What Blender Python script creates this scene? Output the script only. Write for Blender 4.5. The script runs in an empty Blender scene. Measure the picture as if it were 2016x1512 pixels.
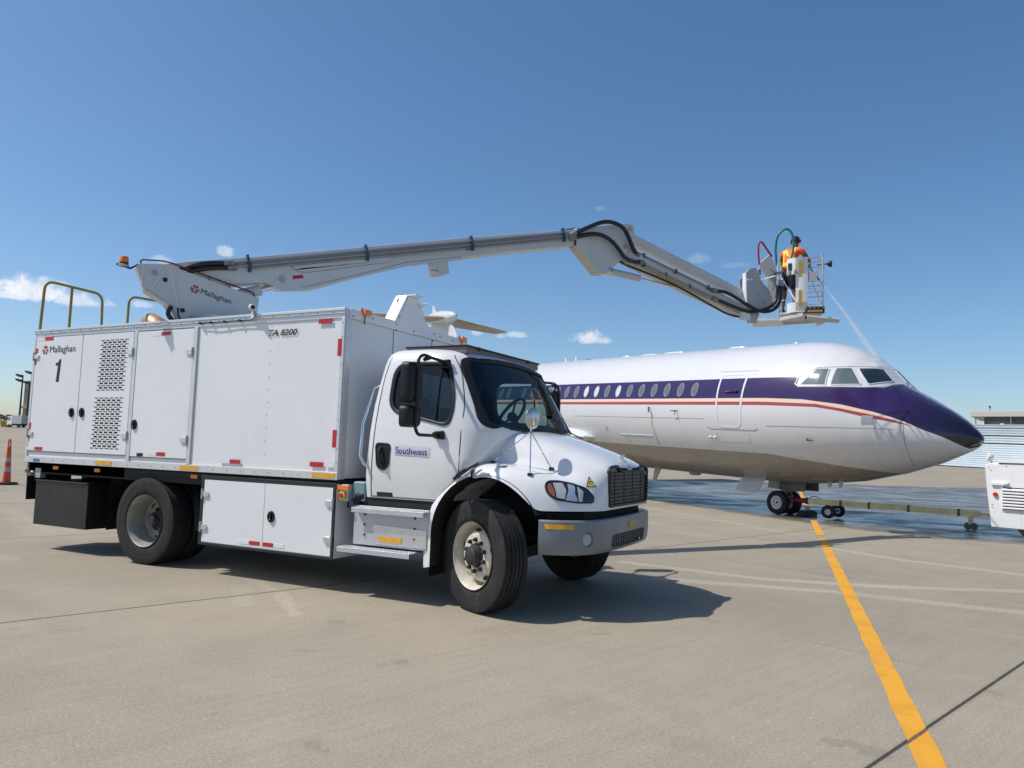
import bpy, bmesh, math, random
import numpy as np
from mathutils import Vector, Matrix
from mathutils.bvhtree import BVHTree
R_ = math.radians
random.seed(7)
SC = bpy.context.scene
COL = SC.collection

# ------------------------------------------------------------------ camera
def camera_matrix(loc, yaw, pitch, roll):
    cy, sy, cp, sp = math.cos(yaw), math.sin(yaw), math.cos(pitch), math.sin(pitch)
    f = Vector((sy*cp, cy*cp, sp)); r = Vector((cy, -sy, 0)); u = r.cross(f)
    cr, sr = math.cos(roll), math.sin(roll)
    r2 = cr*r + sr*u; u2 = -sr*r + cr*u
    M = Matrix((r2, u2, -f)).transposed().to_4x4(); M.translation = Vector(loc)
    return M
cd = bpy.data.cameras.new("camera"); cam = bpy.data.objects.new("camera", cd); COL.objects.link(cam)
cam.matrix_world = camera_matrix((3.483, -7.3224, 1.5034), -.4763, .0847, .0308)
cd.sensor_width = 36.0; cd.lens = 36.0*1490.32/2016.0; cd.clip_start = .1; cd.clip_end = 6000
SC.camera = cam
SC.render.resolution_x, SC.render.resolution_y = 1024, 768

# ------------------------------------------------------------------ light
SUN = Vector((-.59, -.36, 1.0)).normalized()
sl = bpy.data.lights.new("sun", 'SUN'); sl.energy = 4.2; sl.angle = R_(.53); sl.color = (1.0, .94, .86)
so = bpy.data.objects.new("sun", sl); COL.objects.link(so); so.rotation_euler = SUN.to_track_quat('Z', 'Y').to_euler()
so.location = (0, 0, 30)
SC.view_settings.view_transform = 'Standard'; SC.view_settings.look = 'None'
SC.view_settings.exposure = 0.0; SC.view_settings.gamma = 1.0; SC.view_settings.use_curve_mapping = False

# ------------------------------------------------------------------ node DSL
class S:
    """socket wrapper with arithmetic"""
    def __init__(s, nt, sock): s.nt, s.k = nt, sock
    def _m(s, op, *o, clamp=False):
        n = s.nt.nodes.new('ShaderNodeMath'); n.operation = op; n.use_clamp = clamp
        for i, x in enumerate((s,)+o):
            if isinstance(x, S): s.nt.links.new(x.k, n.inputs[i])
            else: n.inputs[i].default_value = x
        return S(s.nt, n.outputs[0])
    def __add__(s, o): return s._m('ADD', o)
    __radd__ = __add__
    def __sub__(s, o): return s._m('SUBTRACT', o)
    def __rsub__(s, o): return (s*-1.0)+o
    def __mul__(s, o): return s._m('MULTIPLY', o)
    __rmul__ = __mul__
    def __truediv__(s, o): return s._m('DIVIDE', o)
    def mn(s, o): return s._m('MINIMUM', o)
    def mx(s, o): return s._m('MAXIMUM', o)
    def ab(s): return s._m('ABSOLUTE')
    def sq(s): return s._m('SQRT')
    def pw(s, o): return s._m('POWER', o)
    def fr(s): return s._m('FRACT')
    def sn(s): return s._m('SINE')
    def cl(s): return s._m('ADD', 0.0, clamp=True)
    def ss(s, a, b):
        n = s.nt.nodes.new('ShaderNodeMapRange'); n.interpolation_type = 'SMOOTHSTEP'
        s.nt.links.new(s.k, n.inputs[0]); n.inputs[1].default_value = a; n.inputs[2].default_value = b
        if a > b: n.inputs[1].default_value = b; n.inputs[2].default_value = a; n.inputs[3].default_value = 1; n.inputs[4].default_value = 0
        return S(s.nt, n.outputs[0])
def xyz(nt, sock):
    n = nt.nodes.new('ShaderNodeSeparateXYZ'); nt.links.new(sock, n.inputs[0])
    return [S(nt, n.outputs[i]) for i in range(3)]
def comb(nt, *v):
    n = nt.nodes.new('ShaderNodeCombineXYZ')
    for i, x in enumerate(v):
        if isinstance(x, S): nt.links.new(x.k, n.inputs[i])
        else: n.inputs[i].default_value = x
    return n.outputs[0]
def noise(nt, vec, scale, detail=4, rough=.55, dist=0.0):
    n = nt.nodes.new('ShaderNodeTexNoise'); n.inputs['Scale'].default_value = scale
    n.inputs['Detail'].default_value = detail; n.inputs['Roughness'].default_value = rough; n.inputs['Distortion'].default_value = dist
    if vec is not None: nt.links.new(vec, n.inputs['Vector'])
    return S(nt, n.outputs['Fac'])
def mixc(nt, f, a, b):
    n = nt.nodes.new('ShaderNodeMix'); n.data_type = 'RGBA'
    for i, x in ((0, f), (6, a), (7, b)):
        if isinstance(x, S): nt.links.new(x.k, n.inputs[i])
        elif isinstance(x, tuple): n.inputs[i].default_value = (*x[:3], 1)
        elif isinstance(x, (int, float)): n.inputs[i].default_value = x
        else: nt.links.new(x, n.inputs[i])
    return n.outputs[2]

# ------------------------------------------------------------------ world: sky with a few small clouds
w = bpy.data.worlds.new("World"); SC.world = w; w.use_nodes = True; nt = w.node_tree
bg = nt.nodes['Background']
sky = nt.nodes.new('ShaderNodeTexSky'); sky.sky_type = 'NISHITA'; sky.sun_disc = False
sky.sun_elevation = math.asin(SUN.z); sky.sun_rotation = math.atan2(SUN.x, SUN.y)
sky.altitude = 0; sky.air_density = .84; sky.dust_density = 1.0; sky.ozone_density = 2.5
tc = nt.nodes.new('ShaderNodeTexCoord'); gen = tc.outputs['Generated']
def vdot(v, vec):
    n = nt.nodes.new('ShaderNodeVectorMath'); n.operation = 'DOT_PRODUCT'; nt.links.new(v, n.inputs[0]); n.inputs[1].default_value = vec
    return S(nt, n.outputs['Value'])
n1 = noise(nt, gen, 22, 8, .62, .3); n2 = noise(nt, gen, 60, 6, .6)
n3 = noise(nt, gen, 170, 5, .65)
nn = (n1-.5)*1.0 + (n2-.5)*.7 + (n3-.5)*.55
dens = None
# (direction x,y,z ; half width, half height, strength)
CLOUDS = [
 ((-.8535,.4968,.1571), .040, .0185, 1.0), ((-.8348,.5290,.1515), .034, .012, .8), ((-.8646,.4790,.1505), .020, .008, .8),
 ((-.3616,.9205,.1455), .027, .0120, .95), ((-.3500,.9260,.1440), .018, .008, .7), ((-.4510,.8801,.1486), .016, .0065, .6), ((-.4689,.8710,.1466), .009, .006, .45),
 ((-.7311,.6434,.2271), .011, .009, .5), ((-.7781,.5923,.2090), .014, .006, .35), ((-.2244,.9433,.2447), .015, .009, .16),
 ((-.7963,.5846,.1555), .016, .006, .45), ((-.1813,.9546,.2365), .022, .005, .09), ((-.3404,.8884,.3079), .007, .005, .12), ((-.4949,.8555,.1522), .009, .011, .4)]
for dvec, hw, hh, st in CLOUDS:
    d = Vector(dvec).normalized(); r = d.cross(Vector((0, 0, 1))).normalized(); u = r.cross(d)
    a = vdot(gen, r)*(1/hw); b = vdot(gen, u)*(1/hh)
    # flat base, rounded top
    bb = b.mx(0.0) + (b.mn(0.0))*1.7
    q = (a*a + bb*bb).sq()
    e = ((1.0 - q) + nn*1.5).ss(-.10, .55)*(q.ss(1.7, 1.1))*st*vdot(gen, d).ss(.5, .6)
    dens = e if dens is None else dens.mx(e)
hs = nt.nodes.new('ShaderNodeHueSaturation'); hs.inputs['Saturation'].default_value = 1.17; hs.inputs['Hue'].default_value = .497; hs.inputs['Value'].default_value = 1.0
nt.links.new(sky.outputs[0], hs.inputs['Color'])
ccol = mixc(nt, n1.ss(.35, .7), (5.2, 5.7, 6.5), (7.6, 7.7, 7.9))
out = mixc(nt, dens*.92, hs.outputs[0], ccol)
nt.links.new(out, bg.inputs[0]); bg.inputs[1].default_value = .136

# ------------------------------------------------------------------ materials
MATS = {}
def mat(name, col=(.8,.8,.8), rough=.5, metal=0.0, var=.0, vs=3.0, bump=0.0, bs=60.0, coat=0.0, spec=.5, emit=None, dirt=0.0):
    if name in MATS: return MATS[name]
    m = bpy.data.materials.new(name); m.use_nodes = True; nt = m.node_tree; b = nt.nodes['Principled BSDF']
    b.inputs['Base Color'].default_value = (*col, 1); b.inputs['Roughness'].default_value = rough; b.inputs['Metallic'].default_value = metal
    b.inputs['Coat Weight'].default_value = coat; b.inputs['Coat Roughness'].default_value = .06; b.inputs['Specular IOR Level'].default_value = spec
    g = nt.nodes.new('ShaderNodeTexCoord').outputs['Object']
    if var or dirt:
        f = noise(nt, g, vs, 6, .6)
        c2 = tuple(max(0, c*(1-var)) for c in col)
        c = mixc(nt, f.ss(.35, .7), tuple(col), c2)
        if dirt:
            x, y, z = xyz(nt, g)
            v = comb(nt, x*14.0, y*14.0, z*.9)
            f2 = noise(nt, v, 1.0, 5, .6)
            c = mixc(nt, f2.ss(.52, .8)*dirt, c, (.28, .24, .19))
        nt.links.new(c, b.inputs['Base Color'])
        nt.links.new((f*.25+(rough-.12)).k, b.inputs['Roughness'])
    if bump:
        f = noise(nt, g, bs, 4, .6)
        bn = nt.nodes.new('ShaderNodeBump'); bn.inputs['Strength'].default_value = bump; bn.inputs['Distance'].default_value = .01
        nt.links.new(f.k, bn.inputs['Height']); nt.links.new(bn.outputs[0], b.inputs['Normal'])
    if emit: b.inputs['Emission Color'].default_value = (*emit, 1); b.inputs['Emission Strength'].default_value = 1
    MATS[name] = m; return m
def glass(name, tint=(.6,.75,.78), rough=.0, mixf=.75):
    m = bpy.data.materials.new(name); m.use_nodes = True; nt = m.node_tree; nt.nodes.clear()
    o = nt.nodes.new('ShaderNodeOutputMaterial'); t = nt.nodes.new('ShaderNodeBsdfTransparent'); t.inputs[0].default_value = (*tint, 1)
    g = nt.nodes.new('ShaderNodeBsdfGlossy'); g.inputs['Roughness'].default_value = rough+.01; g.inputs[0].default_value = (1,1,1,1)
    fr = nt.nodes.new('ShaderNodeFresnel'); fr.inputs[0].default_value = 1.5
    mx = nt.nodes.new('ShaderNodeMixShader'); nt.links.new((S(nt, fr.outputs[0])*mixf+.02).k, mx.inputs[0])
    nt.links.new(t.outputs[0], mx.inputs[1]); nt.links.new(g.outputs[0], mx.inputs[2]); nt.links.new(mx.outputs[0], o.inputs[0])
    MATS[name] = m; return m
WHITE = mat('white_gelcoat', (.76,.77,.78), .34, var=.03, vs=1.2, bump=.03, bs=1.5, dirt=.10)
BOXW  = mat('white_box_panel', (.77,.78,.785), .36, var=.05, vs=.8, bump=.22, bs=.9, dirt=.07)
CABW  = mat('white_cab_paint', (.73,.735,.74), .22, var=.02, vs=1.0, coat=.6, dirt=.05)
BOOMW = mat('off_white_boom_paint', (.60,.61,.60), .42, var=.06, vs=2.0, dirt=.18)
GREYP = mat('grey_paint', (.40,.42,.44), .5, var=.08, vs=4, dirt=.15)
ALU   = mat('aluminium', (.70,.71,.72), .36, metal=.85, var=.1, vs=8)
BRUSH = mat('brushed_trim', (.66,.67,.68), .35, metal=.35, var=.06, vs=6, dirt=.2)
TREAD = mat('tread_plate', (.62,.63,.65), .38, metal=.7, bump=.9, bs=70)
CHROME= mat('chrome', (.75,.75,.76), .12, metal=1.0)
BLACK = mat('black_plastic', (.010,.011,.013), .5, spec=.35)
BLKM  = mat('black_painted_steel', (.013,.015,.017), .45, var=.3, vs=3, dirt=.05)
DARK  = mat('dark_underbody', (.012,.012,.012), .8)
RUBBER= mat('tyre_rubber', (.016,.0155,.015), .78, var=.4, vs=5, bump=.25, bs=40, dirt=.10)
HOSE  = mat('black_hose', (.012,.012,.016), .35)
HOSEG = mat('green_hose', (.0,.16,.11), .4); HOSER = mat('red_hose', (.36,.02,.04), .4)
RIMW  = mat('cream_wheel_paint', (.62,.57,.47), .45, var=.25, vs=9, dirt=.5)
RED   = mat('red_reflective', (.50,.02,.03), .4, var=.15, vs=20)
TAPEY = mat('amber_reflective', (.80,.40,.02), .4, var=.15, vs=20)
TAPEW = mat('white_reflective', (.74,.75,.76), .35)
AMBER = mat('amber_lens', (.85,.22,.02), .2, coat=.4, var=.1, vs=30)
PIPE  = mat('grey_pipe', (.30,.31,.33), .35, metal=.3)
PIPET = mat('tan_pipe', (.42,.36,.27), .4, var=.2)
BLUEC = mat('blue_clamp', (.03,.075,.13), .5)
YRAIL = mat('olive_yellow_rail', (.36,.25,.04), .5, var=.2, vs=5)
SEAM  = mat('dark_seam', (.05,.05,.055), .7)
SEAML = mat('soft_seam', (.25,.26,.27), .7)
LOGOR = mat('logo_red', (.33,.03,.05), .5); INK = mat('ink_black', (.012,.014,.02), .5)
INKB  = mat('ink_blue', (.02,.02,.22), .5); STICK = mat('sticker_silver', (.60,.61,.66), .4)
YSTK  = mat('sticker_yellow', (.62,.45,.03), .45)
GLASSC= glass('cab_glass', (.40,.52,.50), 0, .50)
GLASSS= glass('cab_side_glass', (.08,.14,.14), 0, .62)
RIMG  = mat('grey_shaded_wheel_paint', (.34,.325,.29), .45, var=.35, vs=7, dirt=.5)  # drive wheels: tan-grey paint, darkened for the shade inside the dish
COPPER= mat('copper_cowl', (.55,.30,.16), .4, metal=.3, var=.3)

# ------------------------------------------------------------------ mesh builder
class MB:
    def __init__(s): s.v=[]; s.f=[]; s.m=[]; s.sm=[]
    def add(s, vs, fs, mi=0, M=None, smooth=True):
        b = len(s.v)
        for p in vs:
            p = Vector(p); s.v.append((M @ p) if M is not None else p)
        for f in fs: s.f.append([b+i for i in f]); s.m.append(mi); s.sm.append(smooth)
        return s
    def box(s, a, b, mi=0, M=None):
        x0,y0,z0 = a; x1,y1,z1 = b
        x0,x1 = min(x0,x1),max(x0,x1); y0,y1=min(y0,y1),max(y0,y1); z0,z1=min(z0,z1),max(z0,z1)
        v=[(x0,y0,z0),(x1,y0,z0),(x1,y1,z0),(x0,y1,z0),(x0,y0,z1),(x1,y0,z1),(x1,y1,z1),(x0,y1,z1)]
        return s.add(v,[(0,3,2,1),(4,5,6,7),(0,1,5,4),(1,2,6,5),(2,3,7,6),(3,0,4,7)],mi,M,False)
    def beam(s, p, q, w, h, mi=0, up=(0,0,1)):
        p,q=Vector(p),Vector(q); d=(q-p).normalized(); sd=d.cross(Vector(up)).normalized(); u=sd.cross(d)
        v=[]
        for c in (p,q):
            for a,b in ((-1,-1),(1,-1),(1,1),(-1,1)): v.append(c+sd*a*w/2+u*b*h/2)
        return s.add(v,[(0,3,2,1),(4,5,6,7),(0,1,5,4),(1,2,6,5),(2,3,7,6),(3,0,4,7)],mi,None,False)
    def prism(s, poly, ext, mi=0, M=None):
        """poly: list of 3D points (planar), ext: extrusion vector"""
        n=len(poly); e=Vector(ext)
        v=[Vector(p) for p in poly]+[Vector(p)+e for p in poly]
        f=[tuple(range(n))[::-1], tuple(range(n,2*n))]+[(i,(i+1)%n,n+(i+1)%n,n+i) for i in range(n)]
        return s.add(v,f,mi,M,False)
    def tube(s, pts, r, seg=10, mi=0, caps=True, closed=False):
        P=[Vector(p) for p in pts]; n=len(P)
        rr = r if isinstance(r,(list,tuple)) else [r]*n
        T=[]
        for i in range(n):
            a=P[(i-1)%n] if (closed or i>0) else P[i]; b=P[(i+1)%n] if (closed or i<n-1) else P[i]
            T.append((b-a).normalized())
        nrm=T[0].orthogonal().normalized(); V=[];F=[]
        for i in range(n):
            if i: 
                nrm=(nrm-T[i]*nrm.dot(T[i])); nrm = nrm.normalized() if nrm.length>1e-6 else T[i].orthogonal().normalized()
            b=T[i].cross(nrm)
            for k in range(seg):
                a=2*math.pi*k/seg; V.append(P[i]+(nrm*math.cos(a)+b*math.sin(a))*rr[i])
        m = n if closed else n-1
        for i in range(m):
            j=(i+1)%n
            for k in range(seg): F.append((i*seg+k,i*seg+(k+1)%seg,j*seg+(k+1)%seg,j*seg+k))
        if caps and not closed: F.append(tuple(range(seg))[::-1]); F.append(tuple((n-1)*seg+k for k in range(seg)))
        return s.add(V,F,mi)
    def lathe(s, prof, seg=48, mi=0, M=None, a0=0.0, a1=2*math.pi):
        """prof: (radius, axial) ; axis = local Z"""
        V=[];F=[]; n=len(prof); full=abs(a1-a0-2*math.pi)<1e-6; cnt=seg if full else seg+1
        for k in range(cnt):
            a=a0+(a1-a0)*k/seg
            for r,z in prof: V.append((r*math.cos(a),r*math.sin(a),z))
        for k in range(seg):
            k2=(k+1)%cnt
            for i in range(n-1):
                if prof[i][0]<1e-6 and prof[i+1][0]<1e-6: continue
                F.append((k*n+i,k2*n+i,k2*n+i+1,k*n+i+1))
        mm = mi if isinstance(mi,(list,tuple)) else None
        if mm is None: return s.add(V,F,mi,M)
        b=len(s.v)
        for p in V: s.v.append((M@Vector(p)) if M is not None else Vector(p))
        c=0
        for k in range(seg):
            for i in range(n-1):
                if prof[i][0]<1e-6 and prof[i+1][0]<1e-6: continue
                s.f.append([b+x for x in F[c]]); s.m.append(mm[i]); s.sm.append(True); c+=1
        return s
    def cyl(s, p, q, r, seg=20, mi=0, r2=None): return s.tube([p,q],[r,r if r2 is None else r2],seg,mi)
    def sphere(s, c, r, mi=0, seg=16, sc=(1,1,1)):
        V=[];F=[]; m=seg//2
        for i in range(m+1):
            t=math.pi*i/m
            for k in range(seg):
                a=2*math.pi*k/seg; V.append((c[0]+r*sc[0]*math.sin(t)*math.cos(a),c[1]+r*sc[1]*math.sin(t)*math.sin(a),c[2]+r*sc[2]*math.cos(t)))
        for i in range(m):
            for k in range(seg): F.append((i*seg+k,(i+1)*seg+k,(i+1)*seg+(k+1)%seg,i*seg+(k+1)%seg))
        return s.add(V,F,mi)
    def grid(s, rows, mi=0, closed=False, fm=None):
        n=len(rows); m=len(rows[0]); V=[p for r in rows for p in r]; b=len(s.v)
        for p in V: s.v.append(Vector(p))
        for i in range(n-1):
            for k in range(m if closed else m-1):
                k2=(k+1)%m
                s.f.append([b+i*m+k,b+i*m+k2,b+(i+1)*m+k2,b+(i+1)*m+k]); s.m.append(fm(i,k) if fm else mi); s.sm.append(True)
        return s
    def mesh(s, name, mats, sharp=40):
        me=bpy.data.meshes.new(name); me.from_pydata([tuple(v) for v in s.v],[],s.f)
        for m in (mats if isinstance(mats,(list,tuple)) else [mats]): me.materials.append(m)
        me.polygons.foreach_set('material_index',s.m); me.polygons.foreach_set('use_smooth',[True]*len(s.f)); me.update()
        bm=bmesh.new(); bm.from_mesh(me); bmesh.ops.remove_doubles(bm,verts=bm.verts,dist=1e-5); bmesh.ops.recalc_face_normals(bm,faces=bm.faces); bm.to_mesh(me); bm.free()
        me.set_sharp_from_angle(angle=R_(sharp)); return me
    def build(s, name, mats, parent=None, bevel=0.0, sharp=40, seg=2):
        o=bpy.data.objects.new(name,s.mesh(name,mats,sharp)); COL.objects.link(o)
        if bevel:
            b=o.modifiers.new('bevel','BEVEL'); b.width=bevel; b.segments=seg; b.limit_method='ANGLE'; b.angle_limit=R_(35); b.harden_normals=True
        if parent is not None: attach(o,parent)
        return o
def attach(o,parent):
    o.parent=parent; o.matrix_parent_inverse=parent_world(parent).inverted()
def parent_world(p):
    M=p.matrix_local_ if hasattr(p,'matrix_local_') else None
    W=Matrix.Identity(4); chain=[]
    while p is not None: chain.append(p); p=p.parent
    for q in reversed(chain): W=W@(q.matrix_parent_inverse if q.parent else Matrix.Identity(4))@q.matrix_basis
    return W
def tag(o,label=None,cat=None,group=None,kind=None):
    if label: o['label']=label
    if cat: o['category']=cat
    if group: o['group']=group
    if kind: o['kind']=kind
    return o
def empty(name,M,label,cat,group=None):
    o=bpy.data.objects.new(name,None); COL.objects.link(o); o.empty_display_size=.3
    o.matrix_basis=M if isinstance(M,Matrix) else Matrix.Translation(Vector(M)); return tag(o,label,cat,group)
def fillet(pts,r,n=5,closed=True):
    """round the corners of a polyline (2D or 3D)"""
    P=[Vector(p) for p in pts]; out=[]; m=len(P); rr=r if isinstance(r,(list,tuple)) else [r]*m
    for i in range(m):
        if not closed and i in (0,m-1): out.append(P[i]); continue
        a,b,c=P[(i-1)%m],P[i],P[(i+1)%m]; u=(a-b); v=(c-b); d=min(rr[i],u.length*.49,v.length*.49)
        p=b+u.normalized()*d; q=b+v.normalized()*d
        for k in range(n+1):
            t=k/n; out.append(p*(1-t)**2+b*2*t*(1-t)+q*t*t)
    return out
def spline(pts,n=8):
    P=[Vector(p) for p in pts]; P=[P[0]*2-P[1]]+P+[P[-1]*2-P[-2]]; o=[]
    for i in range(1,len(P)-2):
        for k in range(n):
            t=k/n; a,b,c,d=P[i-1:i+3]
            o.append(.5*((2*b)+(c-a)*t+(2*a-5*b+4*c-d)*t*t+(3*b-a-3*c+d)*t**3))
    o.append(P[-2]); return o
DG=lambda: bpy.context.evaluated_depsgraph_get()
def bake(o):
    """apply an object's modifiers"""
    bpy.context.view_layer.update(); me=bpy.data.meshes.new_from_object(o.evaluated_get(DG())); o.modifiers.clear(); o.data=me; return o
def bvh(o): 
    bpy.context.view_layer.update(); W=parent_world(o)
    me=o.data; return BVHTree.FromPolygons([W@v.co for v in me.vertices],[tuple(p.vertices) for p in me.polygons])
def hit(T,p,d,off=.003):
    d=Vector(d).normalized(); l,n,_,_=T.ray_cast(Vector(p),d)
    if l is None: return None
    if n.dot(d)>0: n=-n
    return l+n*off
def text(name,s,mat_,parent,org,xd,yd,wd,ht,ext=.002,shear=0.0,bold=0.0):
    """lettering: org = lower-left corner, fitted to wd x ht"""
    cu=bpy.data.curves.new(name,'FONT'); cu.body=s; cu.shear=shear; cu.offset=bold; cu.resolution_u=3
    o=bpy.data.objects.new(name+'_tmp',cu); COL.objects.link(o); bpy.context.view_layer.update()
    me=bpy.data.meshes.new_from_object(o.evaluated_get(DG())); bpy.data.objects.remove(o)
    xs=[v.co.x for v in me.vertices]; ys=[v.co.y for v in me.vertices]; x0,x1,y0,y1=min(xs),max(xs),min(ys),max(ys)
    xd=Vector(xd).normalized(); yd=Vector(yd).normalized(); zd=xd.cross(yd); org=Vector(org)
    for v in me.vertices: v.co=org+xd*(v.co.x-x0)/(x1-x0)*wd+yd*(v.co.y-y0)/(y1-y0)*ht+zd*ext
    me.materials.append(mat_); q=bpy.data.objects.new(name,me); COL.objects.link(q)
    if parent is not None: attach(q,parent)
    return q
def roundel(name,parent,c,xd,yd,r,ext=.002):
    """red disc split by a white three-legged mark"""
    c=Vector(c); xd=Vector(xd).normalized(); yd=Vector(yd).normalized(); zd=xd.cross(yd); b=MB()
    for k in range(3):
        a0=R_(-90+k*120+12); a1=R_(-90+(k+1)*120-12); n=8
        def P(a,rr): return c+zd*ext+(xd*math.cos(a)+yd*math.sin(a))*rr
        mid=(a0+a1)/2
        arc=[P(a0+(a1-a0)*i/n,r) for i in range(n+1)]
        half=n//2
        b.add(arc[:half]+[P(mid-.10,r), P(mid-.25,r*.26), P(a0+.35,r*.22)],[tuple(range(half+3))],0,None,False)
        b.add([P(mid+.10,r)]+arc[half+1:]+[P(a1-.35,r*.22),P(mid+.25,r*.26)],[tuple(range(half+3))],0,None,False)
    return b.build(name,LOGOR,parent)

# ================================================================== GROUND
def _q(s, w): return 0.0 if s < 0 else (s*s/(2*w) if s < w else s-w/2)
def gz(x, y):
    z = .0135*_q(-.9*(x+7)+.45*y, 4)+.0125*_q(y-22, 20)
    return z if z < 3.2 else 3.2+(z-3.2)*.12
def ticks(lo, hi, c, d0, g):
    t=[c]; d=d0
    while t[-1]<hi: t.append(t[-1]+d); d*=g
    u=[c]; d=d0
    while u[-1]>lo: u.append(u[-1]-d); d*=g
    return sorted(set(u+t))
gx=ticks(-2500,2500,0,1.0,1.045); gy=ticks(-400,2600,5,1.0,1.045)
b=MB(); b.grid([[(x,y,gz(x,y)) for x in gx] for y in gy])
def ground_mat():
    m=bpy.data.materials.new('concrete_apron'); m.use_nodes=True; nt=m.node_tree; B=nt.nodes['Principled BSDF']
    g=nt.nodes.new('ShaderNodeNewGeometry').outputs['Position']; x,y,z=xyz(nt,g)
    P=comb(nt,x,y,0.0)
    # slab axes
    ca,sa=.326,.945
    along=x*ca+y*sa; across=x*sa-y*ca
    big=noise(nt,P,.16,5,.6); mid=noise(nt,P,.9,6,.62); fine=noise(nt,P,55,3,.7); grit=noise(nt,P,170,2,.6)
    brush=noise(nt,comb(nt,along*.35,across*9.0,0.0),1.6,4,.6)
    smear=noise(nt,comb(nt,along*1.6,across*.12,3.0),1.1,6,.65)
    c=mixc(nt,(big*.55+mid*.45).ss(.36,.64),(.275,.243,.186),(.350,.305,.230))
    c=mixc(nt,brush.ss(.42,.66)*.22,c,(.225,.195,.145))
    c=mixc(nt,smear.ss(.56,.78)*.50,c,(.43,.375,.285))
    c=mixc(nt,fine.ss(.48,.66)*.38,c,(.44,.39,.30))
    c=mixc(nt,fine.ss(.50,.34)*.36,c,(.16,.14,.105))
    c=mixc(nt,grit.ss(.58,.70)*.45,c,(.55,.52,.46))
    # light aggregate chips and dark crumbs
    def chips(sc,thr,col,c,am=.9):
        v=nt.nodes.new('ShaderNodeTexVoronoi'); v.inputs['Scale'].default_value=sc; nt.links.new(P,v.inputs['Vector'])
        d=S(nt,v.outputs['Distance']); rnd,rn2,rn3=xyz(nt,v.outputs['Color'])
        f=(d/(rn2*.8+.45)).ss(thr,thr*.5)*rnd.ss(.84,.90)
        return mixc(nt,f*am,c,col)
    c=chips(24,.17,(.60,.56,.48),c,.7); c=chips(7,.05,(.04,.035,.03),c); c=chips(60,.22,(.50,.47,.41),c,.6)
    # tyre-cleaned bands: rough pale aggregate shows
    def seg(ax,ay,bx,by,wob=0.0):
        dx,dy=bx-ax,by-ay; L=dx*dx+dy*dy
        px=x-ax; py=y-ay; h=((px*dx+py*dy)*(1/L)).cl()
        qx=px-h*dx; qy=py-h*dy
        return (qx*qx+qy*qy).sq()
    wob=(mid-.5)*.22+(brush-.5)*.08
    tr=None
    for s_,wd,st in ((( .10,2.77,1.94,2.53),.15,1.0),((1.94,2.53,3.2,2.86),.15,1.0),((3.2,2.86,8.0,5.2),.16,.9),
                  ((.9,1.72,2.77,2.12),.17,.9),((2.77,2.12,6.0,2.0),.17,.8),
                  ((2.35,6.6,3.5,5.75),.15,.8),((3.5,5.75,7.5,4.3),.16,.8),
                  ((-2.63,12.97,.87,9.33),.16,.45),((.87,9.33,1.9,8.2),.16,.35),
                  ((-2.0,-1.55,-1.25,-2.15),.10,.55),((-3.2,-.95,-2.2,-1.45),.09,.35),((-2.6,-1.5,-1.9,-2.1),.12,.30),((-9.5,-1.3,-6.0,-1.9),.2,.35),((-12,1.5,-8,-.3),.3,.3)):
        f=(seg(*s_)+wob).ss(wd,wd*.35)*st
        tr=f if tr is None else tr.mx(f)
    trk=tr*(noise(nt,P,34,3,.7).ss(.40,.56)*.85+.15)*(mid*.8+smear*.7+.15).cl()
    c=mixc(nt,trk*.85,c,(.50,.455,.38))
    dk=None
    for s_,wd,st in (((1.2,4.0,2.9,3.3),.08,.5),((2.9,3.3,6.5,3.4),.09,.4),((.5,3.3,2.6,2.9),.05,.35),((-6,-2.6,-2,-3.6),.25,.25)):
        f=(seg(*s_)+wob).ss(wd,wd*.2)*st; dk=f if dk is None else dk.mx(f)
    c=mixc(nt,dk*.55*brush.ss(.3,.6),c,(.15,.135,.12))
    stn=noise(nt,comb(nt,x,y,9.0),.55,6,.7); sp=noise(nt,comb(nt,x,y,21.0),2.6,4,.6)
    c=mixc(nt,stn.ss(.56,.70)*.30,c,(.20,.175,.135)); c=mixc(nt,sp.ss(.66,.72)*.35,c,(.17,.15,.12)); c=mixc(nt,stn.ss(.42,.30)*.25,c,(.42,.37,.29))
    # joints
    jw=(mid-.5)*.012
    a=((across+1.52+5.66*40)*(1/5.66)).fr()*5.66; ja=a.mn(5.66-a)+jw*.5
    k=((along-.40+5.66*40)*(1/5.66)).fr()*5.66; jk=k.mn(5.66-k)+jw
    ia=(across+1.52+5.66*40)*(1/5.66); ik=(along-.40+5.66*40)*(1/5.66); tone=noise(nt,comb(nt,(ia-ia.fr())*3.71,(ik-ik.fr())*5.37,0.0),1.0,0,.5); c=mixc(nt,tone.ss(.35,.65)*.16,c,(.22,.20,.16))
    dist=((x-3.5)*(x-3.5)+(y+7.3)*(y+7.3)).sq()
    ja=ja+(fine-.5)*.008; j1=ja.ss(.015,.006); j1h=ja.ss(.045,.01)*.35
    j2=jk.ss(.010,.003)*mid.ss(.40,.60)*.8
    c=mixc(nt,j1h*fine,c,(.13,.12,.105)); c=mixc(nt,(j1.mx(j2))*.92,c,(.035,.032,.03))
    c=mixc(nt,jk.ss(.03,.008)*grit.ss(.55,.65)*.7,c,(.62,.59,.52))
    # water standing on the apron round the aircraft
    nz=(noise(nt,P,.55,5,.6)-.5)*1.3+(noise(nt,P,3.0,4,.6)-.5)*.35
    def half(ax,ay,bx,by):
        L=math.hypot(bx-ax,by-ay); return (x-ax)*(-(by-ay)/L)+(y-ay)*((bx-ax)/L)
    d1=half(-3.67,16.11,2.75,10.45); d2=half(2.75,10.45,7.0,9.3)
    near=d1.mx(d2-3.0).mn(d2.mx(d1-.0)) if False else d1.mn(d2+.0)
    far=half(-8,29.7,6.5,39.8)*-1.0
    wet=near.mn(far*.35)+nz
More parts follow.
